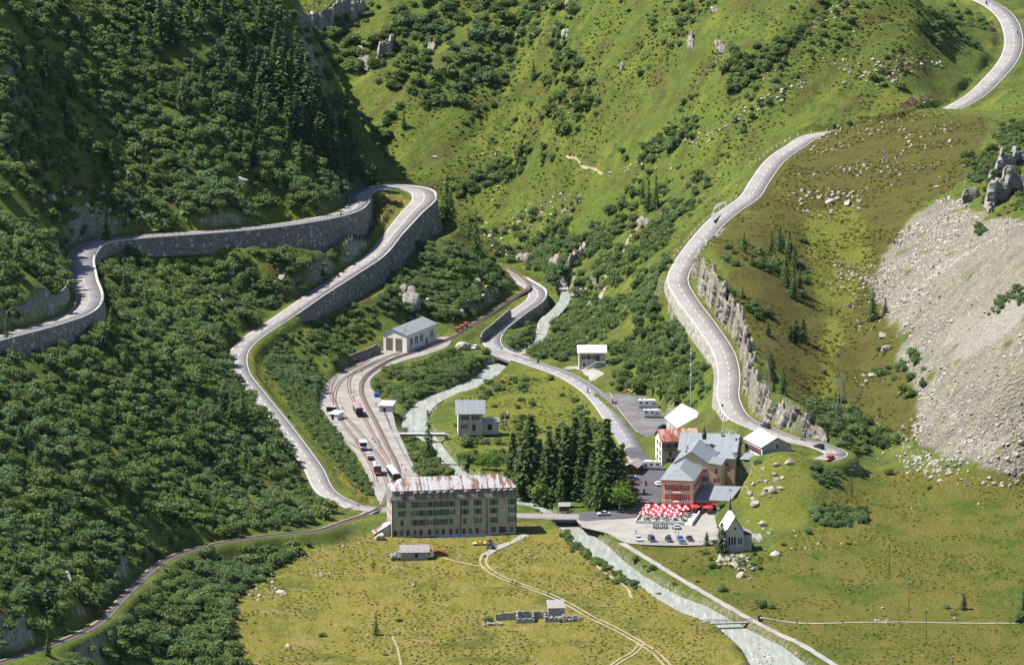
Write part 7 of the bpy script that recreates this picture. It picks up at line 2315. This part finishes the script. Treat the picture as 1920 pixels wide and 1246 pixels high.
# roads
q, a = onroad(LN_R, 1546, 858, 1.7); car(q, a + math.pi, M_REDP, 'red car at the outer end of the pass road behind a dark car', 'hatch', name='moving_car')
q, a = onroad(LN_R, 1541, 843, -1.9); car(q, a, M_BLACKP, 'dark car climbing at the outer bend of the pass road', 'hatch', name='moving_car')
q, a = onroad(LN_R, 1427, 801, 1.9); car(q, a, M_NAVY, 'dark car on the pass road just behind the roadside house', 'hatch', name='moving_car')
q, a = onroad(LN_L, 462, 714, -1.7); car(q, a + math.pi, M_BLACKP, 'black car descending the lower left road beside the forest', 'hatch', name='moving_car')
car(tuple(g1(893, 653)) , D2R(60), M_WHITEP, 'white car parked beside the big boulder at the central bend', 'hatch')
def rider(line, u, v, off, back, lb, m=M_BLACKP, shirt=1):
    q, a = onroad(line, u, v, off); a += math.pi if back else 0
    motorcycle(q, a, m, 'motorcycle ridden ' + lb, None, 'moving_motorcycle'); person(q, a, 'helmeted motorcyclist riding ' + lb, 'ride', shirt, 1)
rider(LN_R, 1499, 828, 1.7, False, 'along the pass road past the roadside house', M_SILVER)
rider(LN_R, 1857, 7, -1.8, True, 'at the very top of the pass road')
rider(LN_R, 1912, 62, 1.8, False, 'up the top bend at the right edge', M_NAVY, 0)
rider(LN_M, 1000, 684, 1.6, True, 'off the central bridge', M_NAVY, 0)
rider(LN_M, 1098, 750, -1.7, False, 'up the straight towards the car park', M_SILVER, 1)
rider(LN_L, 637, 512, -1.6, True, 'down the left road above the wall', M_BLACKP, 1)
person(pz(1103, 713, .1), D2R(200), 'person in dark clothes standing at the roadside above the car park', 'stand', 1, 1)
# foreground meadow
q = g1(899, 1021); car((q[0], q[1], q[2] + .05), D2R(182), M_YELLOW, 'low pale yellow sports car parked on the meadow track', 'low', L_=4.4)
q = g1(921, 1028)
tr = empty('tractor', (q[0], q[1], q[2] + .04), D2R(-68), 'dark blue tractor with a driver standing on the meadow track', 'tractor')
MB().prism([(-.2, .7), (-.2, 1.5), (1.5, 1.4), (1.9, 1.2), (1.9, .7)], 'y', -.45, .45).build('bonnet', M_NAVY, tr, bevel=.05)
MB().box(-1.6, -.2, -.85, .85, .75, 1.25).build('body', M_NAVY, tr, bevel=.05)
cb = MB()
for x in (-1.5, -.3):
    for y in (-.75, .75):
        cb.box(x - .05, x + .05, y - .05, y + .05, 1.25, 2.35)
cb.box(-1.7, -.1, -.9, .9, 2.36, 2.48).build('roll_cage', M_NAVY, tr)
for y in (-.9, .9):
    wheel(tr, -1.0, y, .62, .4); wheel(tr, 1.3, y * .8, .42, .28)
person((q[0] + .6 * math.cos(D2R(112)), q[1] + .6 * math.sin(D2R(112)), q[2] + .85), D2R(-68), 'person in dark clothes standing on the dark blue tractor', 'stand', 1, 5)
q = g1(794, 1046)
cv = empty('caravan', (q[0], q[1], q[2]), D2R(4), 'old white caravan standing beside the half collapsed stone hut', 'caravan')
MB().prism([(-3.2, .5), (-3.3, 1.1), (-3.0, 2.5), (2.9, 2.6), (3.2, 1.6), (3.1, .5)], 'y', -1.05, 1.05).build('body', M_WHITEP, cv, bevel=.06)
MB().box(-3.1, 3.0, -1.12, 1.12, 2.56, 2.68).build('roof', mat('ochre roof', (.4, .3, .2), .8), cv)
for x in (-1.7, .3, 1.8):
    MB().box(x - .5, x + .5, -1.09, -1.055, 1.45, 2.05).build('window', M_GLASS, cv)
MB().box(-3.15, 3.05, -1.08, -1.056, .75, 1.05).build('stripe', M_GALV, cv)
for y in (-.95, .95):
    wheel(cv, 0, y, .34, .2)
q = g1(824, 1043)
tp = empty('hay_trailer', (q[0], q[1] + 1, q[2]), D2R(4), 'low trailer under a red-brown cover beside the old caravan', 'trailer')
MB().prism([(-2.6, .5), (-2.5, 1.6), (-.5, 2.0), (1.6, 1.3), (2.8, .5)], 'y', -1, 1).build('cover', mat('red-brown tarpaulin', (.16, .045, .03), .8), tp, bevel=.12)
MB().tube((2.6, 0, .55), (4.1, 0, .45), .06).build('drawbar', M_DARK, tp)
for y in (-.9, .9):
    wheel(tp, -.4, y, .36, .2)
for i, (u, v) in enumerate(((958, 1095), (966, 1097), (972, 1098))):
    q = g1(u, v)
    bicycle(tuple(q), D2R(100 + 20 * i), 'dark bicycle held by one of the group on the two-rut track', 'bicycles of the track group')
    person((q[0] + .45, q[1] - .2, q[2]), D2R(120 + 30 * i), ['tall person in a blue top, left of the group on the track', 'person in olive in the middle of the group on the track', 'person in grey at the right of the group on the track'][i], 'walk', [4, 5, 6][i], [0, 1, 5][i])
person(tuple(g1(1028, 1116)), D2R(140), 'lone walker in red on the track above the ruin', 'walk', 3, 1)

# ------------------------------------------------------------------ rolling stock
def carriage(loc, rz, L_, label, body, roofm, name='railway_carriage', windows=True, h=2.9, arc_=True):
    r = empty(name, loc, rz, label, 'rail vehicle')
    MB().box(-L_ / 2, L_ / 2, -1.2, 1.2, .8, h).build('body', body, r, bevel=.04)
    n = 8
    prof = [(-1.32, h)] + [(-1.32 * math.cos(t), h + .02 + .5 * math.sin(t)) for t in np.linspace(.25, math.pi - .25, n)] + [(1.32, h)]
    MB().prism(prof, 'x', -L_ / 2 - .3, L_ / 2 + .3).build('roof', roofm, r)
    if windows:
        for s_ in (-1, 1):
            for x in np.arange(-L_ / 2 + .8, L_ / 2 - .5, 1.35):
                MB().box(x - .4, x + .4, min(s_ * 1.2, s_ * 1.225), max(s_ * 1.2, s_ * 1.225), 1.75, 2.55).build('window', M_GLASS, r)
    MB().box(-L_ / 2 + .4, L_ / 2 - .4, -.9, .9, .45, .8).build('underframe', M_DARK, r)
    for x in (-L_ / 2 + 1.1, L_ / 2 - 1.1):
        for y in (-.5, .5):
            wheel(r, x, y, .36, .12)
    for s_ in (-1, 1):
        for y in (-.7, .7):
            MB().tube((s_ * L_ / 2, y, .95), (s_ * (L_ / 2 + .45), y, .95), .12, n=8).build('buffer', M_DARK, r)
    return r
M_CARR = mat('dark carriage blue', (.025, .02, .035), .5)
M_CARR_R = mat('brown-mauve roof', (.3, .2, .19), .7)
M_LOCO = mat('locomotive red', (.4, .02, .025), .45)
M_GREYR = mat('grey canvas roof', (.42, .43, .44), .6)
def heading(u1, v1, u2, v2):
    a, b = P(u1, v1, .1), P(u2, v2, .1)
    return math.atan2(b[1] - a[1], b[0] - a[0])
carriage(pz(671, 776, .36), heading(678, 775, 665, 755), 9.5, 'dark carriage with a mauve roof standing alone on the middle station track', M_CARR, M_CARR_R)
lo = carriage(pz(707, 887, .36), heading(706, 905, 699, 880), 7.0, 'red locomotive parked at the end of the siding', M_LOCO, M_GREYR, 'locomotive', True, 3.0)
for x, w_, d in ((-1.8, 1.2, .7), (.2, 1.6, 1.0), (2.0, .9, .8)):
    MB().box(x - w_ / 2, x + w_ / 2, -d / 2, d / 2, 3.4, 3.75).build('roof_vent', M_GALV, lo)
MB().box(-3.7, -3.52, -1.1, 1.1, .75, 1.0).build('buffer_beam', M_WHITEP, lo)
MB().box(-3.53, -3.5, -.8, .8, 1.9, 2.6).build('windscreen', M_GLASS, lo)
carriage(pz(738, 897, .36), heading(745, 906, 729, 885), 13.5, 'long carriage with a silver-grey roof half hidden behind the big house', M_CARR, M_GREYR)
fl = empty('flat_wagon', pz(692, 858, .36), heading(699, 872, 685, 845), 'flat wagon loaded with pale crates above the red locomotive', 'rail vehicle')
MB().box(-3.6, 3.6, -1.1, 1.1, .7, .9).build('deck', M_WOODD, fl)
for i, (x, c) in enumerate(((-2.3, M_CONC), (.2, M_GALV), (2.3, M_CONC))):
    MB().box(x - .9, x + .9, -.85, .85, .903, 1.5 + .2 * (i % 2)).build('load', c, fl, bevel=.04)
for x in (-2.5, 2.5):
    for y in (-.5, .5):
        wheel(fl, x, y, .36, .12)
sc_ = empty('snow_plough_car', pz(681, 842, .36), heading(685, 845, 676, 825), 'small white rail car with an open dark front on the left siding', 'rail vehicle')
MB().box(-2.4, 2.4, -1.15, 1.15, .7, 1.3).build('chassis', M_CONC, sc_)
MB().box(-1.6, 2.2, -1.1, 1.1, 1.303, 2.7).build('cab', M_DARK, sc_)
MB().box(-2.0, 2.5, -1.3, 1.3, 2.703, 2.9).build('roof', M_WHITEP, sc_)
for x in (-1.5, 1.5):
    for y in (-.5, .5):
        wheel(sc_, x, y, .36, .12)
for i, (u, v) in enumerate(((858, 622), (866, 617.5), (874, 613))):
    p0, p1 = g1(846, 628), g1(880, 609)
    q = g1(u, v + 1)
    hw_ = empty('tipper_wagon', (q[0], q[1], q[2] + .1), math.atan2(p1[1] - p0[1], p1[0] - p0[0]), ['rust-red tipper wagon nearest the engine shed', 'middle rust-red tipper wagon beside the main line', 'rust-red tipper wagon farthest from the engine shed'][i], 'rail vehicle', 'tipper wagons beside the main line')
    MB().prism([(-1.0, 1.9), (-.45, .7), (.45, .7), (1.0, 1.9)], 'x', -1.0, 1.0).build('tub', mat('rust red', (.3, .07, .04), .8, c2=(.2, .06, .04)), hw_, bevel=.03)
    MB().box(-1.1, 1.1, -.5, .5, .45, .68).build('frame', M_DARK, hw_)
    for x in (-.6, .6):
        for y in (-.4, .4):
            wheel(hw_, x, y, .28, .1)

# ------------------------------------------------------------------ station odds and ends
def hut(loc, rz, w_, d, h, label, wallm, roofm, name='hut', cat='hut'):
    r = empty(name, loc, rz, label, cat)
    MB().box(0, w_, 0, d, -.2, h).build('wall', wallm, r)
    MB().sheet([(-.3, -.3, h + .02), (w_ + .3, -.3, h + .02), (w_ + .3, d + .3, h + .35), (-.3, d + .3, h + .35)], .14).build('roof', roofm, r)
    MB().box(w_ * .3, w_ * .3 + .9, -.06, -.003, 0, 1.9).build('door', M_DARK, r)
    return r
hut(pz(617, 786, .2), D2R(-25), 3.2, 4.6, 2.0, 'low white-roofed hut beside the outermost station track', M_WHITE, M_RF_WHITE)
hut(pz(612, 771, .2), D2R(-20), 3.0, 2.0, 1.6, 'dark little lean-to just above the white-roofed hut', M_DARK, M_SLATE)
hut(pz(711, 774, -.3), D2R(-8), 4.6, 7.5, 2.6, 'flat concrete store with a pale roof slab between platform and bushes', M_CONC, M_CONC, 'store', 'store')
bc = empty('blue_container', pz(706.5, 744, .15), D2R(10), 'bright blue waste container on the platform edge', 'container')
MB().prism([(-.8, 0), (-.95, 1.3), (.95, 1.3), (.8, 0)], 'y', -.7, .7).build('body', mat('bright blue', (.02, .1, .42), .5), bc, bevel=.03)
MB().box(-1.0, 1.0, -.75, .75, 1.303, 1.4).build('lid', mat('bright blue', (.02, .1, .42), .5), bc)
def post(loc, h, label, name='lamp_post', cat='post', r=.09, top='lamp', group=None, m=None):
    o = empty(name, loc, random.uniform(0, 1), label, cat, group)
    MB().tube((0, 0, -.3), (0, 0, h), r, r * .8, 8).build('pole', m or M_GALV, o)
    if top == 'lamp':
        MB().tube((0, 0, h), (.5, 0, h + .1), r * .6, n=6).box(.35, .9, -.12, .12, h + .04, h + .16).build('lamp_head', M_GALV, o)
    elif top == 'lever':
        MB().box(-.25, .25, -.15, .15, 0, .35).build('weight', M_DARK, o)
    return o
post(pz(663.5, 741, .15), 3.6, 'tall slim post between the upper station tracks', m=mat('mauve post', (.2, .17, .24), .6))
post(pz(712.7, 840, .15), 3.3, 'dark slim post between the lower station tracks', m=M_NAVY)
MB().box(-.9, .9, -.7, .7, 0, .3).build('plinth', M_CONC, bpy.data.objects['lamp_post'])
for i, (u, v) in enumerate(((725.7, 676), (678.5, 696), (642.5, 765), (698, 824), (703, 829), (753.5, 872), (761, 881))):
    post(pz(u, v, .15), 1.0, 'small dark point lever beside the station tracks', 'point_lever', 'lever', .05, 'lever', 'point levers in the station', M_DARK)
person(pz(705, 763, .15), D2R(200), 'person in dark clothes standing on the platform by the concrete store', 'stand', 1, 0)
# platform fence
def fence(pts, label, h=1.0, gap=2.0, m=None, name='fence', rails=(.5, .95)):
    ln = spline([np.array(p) for p in pts], .5)
    return railing(name, ln, 0, label, z0=0, h=h, gap=gap, rails=rails, r=.045, m=m or M_STEEL)
fence([P(716, 765, .15), P(725, 785, .15), P(733, 805, .15)], 'dark railing along the platform edge above the river bushes')
fence([P(739, 818, .15), P(755, 850, .15), P(772, 880, .15)], 'low pale railing along the lower platform edge', .8, 2.4, M_GALV)
M_FWOOD = mat('grey fence wood', (.25, .22, .19), .9)
fence([P(1183, 1016, .12), P(1230, 1019, .12), P(1290, 1019, .12), P(1338, 1017, .12)], 'weathered wooden fence along the lower edge of the forecourt', 1.0, 2.2, M_FWOOD)
fence([P(1142, 1008, .12), P(1152, 1011, .12), P(1160, 1014, .12)], 'short wooden gate fence at the start of the river path', 1.1, 1.4, M_FWOOD)
fence([P(1143, 737, .45), P(1165, 775, .45), P(1195, 812, .45)], 'low pale barrier between the street and the dark car park', .5, 2.0, M_CONC, 'barrier', (.3, .5))

# ------------------------------------------------------------------ bridges
def bridge(a, b, width, label, deckm, depth=.6, thick=.35, rail=True, railm=None, name='bridge', parapet=False, abut=True, top=.06):
    a, b = np.array(a), np.array(b)
    L_ = np.linalg.norm((b - a)[:2]); rz_ = math.atan2(b[1] - a[1], b[0] - a[0])
    r = empty(name, (a[0], a[1], a[2]), rz_, label, 'bridge')
    w2 = width / 2
    MB().box(0, L_, -w2, w2, -thick, top).build('deck', deckm, r)
    for y in (-w2 + .5, w2 - .5):
        MB().box(.2, L_ - .2, y - .2, y + .2, -thick - depth, -thick - .003).build('girder', M_CONC if parapet else M_STEEL, r)
    if abut:
        for x in (-.9, L_ - .4):
            MB().box(x, x + 1.3, -w2 - .15, w2 + .15, -4.5, -thick - .004).build('abutment', M_STONE_L, r)
    if parapet:
        for y in (-w2, w2 - .3):
            MB().box(0, L_, y, y + .3, top + .003, .5).build('parapet', M_CONC, r)
    if rail:
        for y in (-w2 + .12, w2 - .12):
            rb = MB()
            for z in (.55, 1.0):
                rb.tube((0, y, z), (L_, y, z), .045, n=5)
            rl_ = rb.build('rail', railm or M_GALV, r)
            pm = cached(('bp',), lambda: MB().box(-.05, .05, -.05, .05, 0, 1.02).mesh('post', M_GALV))
            for x in np.linspace(.1, L_ - .1, max(3, int(L_ / 2))):
                link('post', pm, r, (x, y, 0))
    return r
bridge(P(1022, 968.5, .12), P(1086, 968.5, .12), 7.6, 'flat road bridge with grey railings over the river between big house and forecourt', M_ROAD, .7, .4)
bridge(P(1314, 1168, -.1), P(1410, 1165, -.1), 1.8, 'slim footbridge crossing the river in the lower meadow', M_SLEEPER, .25, .12, railm=M_STEEL)
bridge(P(735, 812, .05), P(836, 812, .05), 2.4, 'pale footbridge with railings from the platform to the station house', M_CONC, .5, .3)
bridge(P(926, 657, -.62), P(976, 675, -.5), 8.2, 'concrete road bridge over the river at the central bend', M_ROAD2, .6, .4, parapet=True)
q0, q1 = LN_RO[near_idx(LN_RO, P(688, 963, .4))], LN_RO[near_idx(LN_RO, P(640, 979, 2))]
bridge(q0 - np.array([0, 0, .12]), q1 - np.array([0, 0, .12]), 3.2, 'short railway bridge with pale parapets beside the left end of the big grey house', M_CONC, .7, .25, rail=False, parapet=True, top=.03)

# ------------------------------------------------------------------ poles, masts, signs
M_POLE = mat('weathered pole wood', (.12, .085, .06), .9)
def power_pole(u, vb, vt, label, strut=False, cross=True, group=None):
    q = g1(u, vb)
    h = (vb - vt) * .1745 / math.cos(PITCH) * (q[1] - CAM_Y) / 2260
    r = empty('utility_pole', tuple(q), random.uniform(-.2, .2), label, 'pole', group)
    MB().tube((0, 0, -.5), (0, 0, h), .14, .1, 8).build('pole', M_POLE, r)
    if cross:
        MB().box(-.7, .7, -.06, .06, h - .55, h - .43).build('crossarm', M_POLE, r)
        for x in (-.6, .6, 0):
            MB().lathe([(0, 0), (.07, 0), (.09, .12), (.04, .22), (0, .22)], n=8).build('insulator', M_FRAME, r, loc=(x, 0, h - .42 if x else h))
    if strut:
        MB().tube((-3.2, 0, -.3), (-.1, 0, h * .68), .1, n=7).build('strut', M_POLE, r)
    return r
power_pole(1597, 929, 878, 'wooden utility pole with a slanting strut at the upper edge of the meadow', True)
power_pole(1625.5, 983, 931, 'wooden utility pole beside the long hedge in the meadow')
power_pole(1667, 1079, 1016, 'wooden utility pole in the middle of the right-hand meadow')
power_pole(1704, 1149, 1089, 'wooden utility pole just above the meadow footpath')
power_pole(1736, 1209, 1140, 'wooden utility pole just below the meadow footpath')
power_pole(1786, 1262, 1229, 'wooden utility pole cut by the bottom edge of the meadow')
for i, (u, vb, vt) in enumerate(((1571, 772, 699), (1577, 779, 700), (1583, 775, 703))):
    q = g1(u, vb); h = (vb - vt) * .1745 / math.cos(PITCH) * (q[1] - CAM_Y) / 2260
    r = empty('utility_pole', tuple(q), 0, ['left pole of the tall close-set trio behind the knoll', 'middle pole of the tall close-set trio behind the knoll', 'right pole of the tall close-set trio behind the knoll'][i], 'pole', 'trio of tall poles')
    MB().tube((0, 0, -.5), (0, 0, h), .16, .12, 8).build('pole', mat('grey pole', (.3, .29, .27), .8), r)
    MB().box(-1.1, .9, -.08, .08, h * .86, h * .86 + .14).build('crossarm', M_CONC, r)
q = g1(1295, 770); h = 150 * .1745 / math.cos(PITCH) * (q[1] - CAM_Y) / 2260
r = empty('mast', tuple(q), 0, 'tall white mast rising behind the white-roofed barn', 'mast')
MB().tube((0, 0, -.5), (0, 0, h), .13, .08, 8).build('pole', mat('mast grey', (.5, .5, .5), .6), r)
for z in (.45, .58, .72):
    MB().lathe([(0, 0), (.3, 0), (.3, .5), (0, .5)], n=8).build('fitting', M_FRAME, r, loc=(0, 0, h * z))
q = g1(947, 802)
r = empty('flagpole', tuple(q), 0, 'white flagpole with a yellow and white flag beside the station house', 'flagpole')
MB().tube((0, 0, -.3), (0, 0, 6.5), .07, .05, 8).build('pole', M_PAINT, r)
def flag_mesh():
    V, Fc = [], []
    for i in range(9):
        for j in range(5):
            V.append((.08 + .2 * i, .18 * math.sin(i * .9 + j * .3), 6.3 - .3 * j - .12 * i))
    for i in range(8):
        for j in range(4):
            Fc.append((i * 5 + j, i * 5 + j + 1, (i + 1) * 5 + j + 1, (i + 1) * 5 + j))
    me = bpy.data.meshes.new('flag'); me.from_pydata(V, [], Fc)
    me.materials.append(mat('flag white', (.8, .79, .75), .8)); me.materials.append(mat('flag yellow', (.75, .5, .05), .8))
    for p in me.polygons: p.material_index = 1 if p.index % 4 >= 2 else 0
    return me
link('flag', flag_mesh(), r)

def sign(loc, rz, label, shape, m, h=2.2, s_=.45, edge=None, name='road_sign'):
    r = empty(name, loc, rz, label, 'sign')
    MB().tube((0, .03, -.3), (0, .03, h + s_), .04, n=6).build('post', M_GALV, r)
    n = {'tri': 3, 'disc': 20, 'square': 4}[shape]; a0 = math.pi / 2 if n == 3 else math.pi / 4
    def ring_(k, y0, y1, mm, nm):
        return MB().prism([(k * math.cos(a0 + 2 * math.pi * i / n), h + s_ * .5 + k * math.sin(a0 + 2 * math.pi * i / n)) for i in range(n)], 'y', y0, y1).build(nm, mm, r)
    ring_(s_, -.02, .0, edge or m, 'plate')
    if edge: ring_(s_ * .7, -.035, -.021, m, 'face')
    return r
M_SIGNR = mat('sign red', (.55, .03, .03), .5)
M_SIGNB = mat('sign blue', (.03, .08, .4), .5)
q, a = onroad(LN_L, 158, 580, 3.0); sign(q, 0, 'red-bordered white triangular sign at the outer upper left road bend', 'tri', M_FRAME, 1.6, .8, M_SIGNR)
q = g1(528, 571); sign(tuple(q), 0, 'pale triangular sign at the inner verge of the left road', 'tri', M_FRAME, 1.7, .55, M_SIGNR)
q = g1(542, 789); sign(tuple(q), .3, 'dark square notice board on the grass verge of the left road', 'square', M_DARK, 1.0, .6, name='notice_board')
sign(pz(1155, 768, .45), .2, 'blue square parking sign at the car park entrance', 'square', M_SIGNB, 2.0, .5)
q, a = onroad(LN_R, 1356, 778, -3.6); sign(q, .2, 'dark blue road sign at the inner edge of the pass road above the hotel', 'square', M_SIGNB, 1.2, .55)
q = g1(1024, 551); sign(tuple(q), 0, 'tall signal post with a pale plate at the central road bend', 'square', M_FRAME, 2.6, .35, name='signal_post')
q = g1(672, 955); sign((q[0], q[1], q[2]), 0, 'small round sign where the left road meets the railway', 'disc', M_FRAME, 1.5, .35, M_SIGNR)
q = g1(1423, 1163); bx = empty('information_post', tuple(q), 0, 'squat brown marker post where the two meadow paths meet', 'post')
MB().box(-.35, .35, -.3, .3, -.2, 1.6).build('body', M_POLE, bx, bevel=.05); MB().box(-.45, .45, -.4, .4, 1.603, 1.75).build('cap', M_POLE, bx)

# ------------------------------------------------------------------ terrace furniture
M_PAR_R, M_PAR_W = mat('parasol red', (.62, .03, .05), .8), mat('parasol white', (.8, .77, .75), .8)
def parasol_mesh(R=1.35, alt=True, seed=0):
    n = 16
    V = [(0, 0, .55)] + [(R * .55 * math.cos(2 * math.pi * i / n), R * .55 * math.sin(2 * math.pi * i / n), .36) for i in range(n)] + \
        [(R * (1 if i % 2 == 0 else .96) * math.cos(2 * math.pi * i / n), R * (1 if i % 2 == 0 else .96) * math.sin(2 * math.pi * i / n), .0) for i in range(n)] + \
        [(R * .98 * math.cos(2 * math.pi * i / n), R * .98 * math.sin(2 * math.pi * i / n), -.2) for i in range(n)]
    Fc, mi = [], []
    for i in range(n):
        j = (i + 1) % n
        Fc += [(0, 1 + i, 1 + j), (1 + i, 1 + n + i, 1 + n + j, 1 + j), (1 + n + i, 1 + 2 * n + i, 1 + 2 * n + j, 1 + n + j)]
        c = 1 if ((i + 2 * seed) // 2) % 3 == 0 else 0
        mi += [c if alt else 0, c if alt else 0, 0]
    me = bpy.data.meshes.new('canopy'); me.from_pydata(V, [], Fc)
    me.materials.append(M_PAR_R); me.materials.append(M_PAR_W)
    me.polygons.foreach_set('material_index', mi)
    return me
CAN = [parasol_mesh(1.08, True, k) for k in range(2)]
CAN_R = parasol_mesh(1.7, False)
POLE_M = MB().tube((0, 0, 0), (0, 0, 2.75), .035, n=6).mesh('pole', M_FRAME)
BASE_M = MB().lathe([(0, 0), (.3, 0), (.28, .1), (0, .12)], n=10).mesh('base', M_CONC)
def parasol(x, y, z, can, label, group, zc=2.2):
    r = empty('parasol', hp_(x, y, z), HOTEL_RZ + random.uniform(0, .7), label, 'parasol', group)
    link('pole', POLE_M, r); link('base', BASE_M, r); link('canopy', can, r, (0, 0, zc))
for iy, y in enumerate((-2.2, -4.9, -7.6, -10.3, -13.0, -15.6)):
    for k in range(6):
        x = -4.2 + k * 2.5 + (.9 if iy % 2 else 0) + random.uniform(-.2, .2)
        if x > 9.2: continue
        parasol(x, y + random.uniform(-.25, .25), .28, CAN[(k + iy) % 2], 'red and white segmented parasol in the crowd on the cafe terrace', 'striped parasols on the terrace', 2.2 + random.uniform(-.12, .18))
parasol(11.3, -.9, .2, CAN_R, 'plain bright red parasol at the right corner of the striped ones', None)
parasol(15.4, -.4, .1, CAN_R, 'plain bright red parasol standing alone in front of the annex', None)
TBL = MB().lathe([(0, .7), (.5, .7), (.5, .74), (0, .74)], n=14).mesh('tabletop', M_FRAME)
TBP = MB().tube((0, 0, 0), (0, 0, .7), .04, n=6).lathe([(0, 0), (.28, 0), (.26, .04), (0, .05)], n=10).mesh('pedestal', M_STEEL)
SEAT = MB().box(-.22, .22, -.22, .22, .42, .46).mesh('seat', M_FRAME)
BACK = MB().box(-.24, -.2, -.22, .22, .5, .9).mesh('backrest', M_FRAME)
LEGS = [MB().tube((x, y, 0), (x * .9, y * .9, .42), .02, n=5).mesh('leg', M_STEEL) for x in (-.2, .2) for y in (-.2, .2)]
ci = 0
for iy, y in enumerate((-6.2, -11.7, -14.4, -17.3)):
    for k in range(5):
        x = -3.6 + k * 2.9 + (.6 if iy % 2 else 0)
        if x > 9: continue
        t = empty('cafe_table', hp_(x, y, .28), 0, 'small round white table among the parasols on the cafe terrace', 'table', 'round tables on the terrace')
        link('tabletop', TBL, t); link('pedestal', TBP, t)
        for q in range(3):
            a = q * 2.1 + k
            c = empty('cafe_chair', hp_(x + .8 * math.cos(a), y + .8 * math.sin(a), .28), HOTEL_RZ + a + math.pi + random.uniform(-.2, .2), 'white cafe chair drawn up to a round terrace table', 'chair', 'white chairs on the terrace')
            link('seat', SEAT, c); link('backrest', BACK, c)
            for l_ in LEGS: link('leg', l_, c)
            ci += 1
            if ci % 4 == 0:
                pp = hp_(x + 1.25 * math.cos(a + .6), y + 1.0 * math.sin(a + .6), .28)
                person(pp, random.uniform(0, 6), 'person standing among the tables on the crowded cafe terrace', 'stand', ci % 7, (ci // 4) % 2, 'people on the cafe terrace')
# ------------------------------------------------------------------ the thin summer haze of the valley
def haze():
    b = MB().box(-700, 700, -2260, 1400, -70, 560)
    m = bpy.data.materials.new('valley haze'); m.use_nodes = True
    nt = m.node_tree
    for n in list(nt.nodes):
        if n.type != 'OUTPUT_MATERIAL': nt.nodes.remove(n)
    v = nt.nodes.new('ShaderNodeVolumePrincipled')
    v.inputs['Color'].default_value = (.6, .78, 1, 1)
    v.inputs['Density'].default_value = HAZE
    v.inputs['Anisotropy'].default_value = 0.2
    nt.links.new(v.outputs[0], nt.nodes['Material Output'].inputs['Volume'])
    o = b.build('haze', m); o['kind'] = 'stuff'
    tag(o, 'faint bluish summer haze filling the valley')
HAZE = 0.000003
haze()
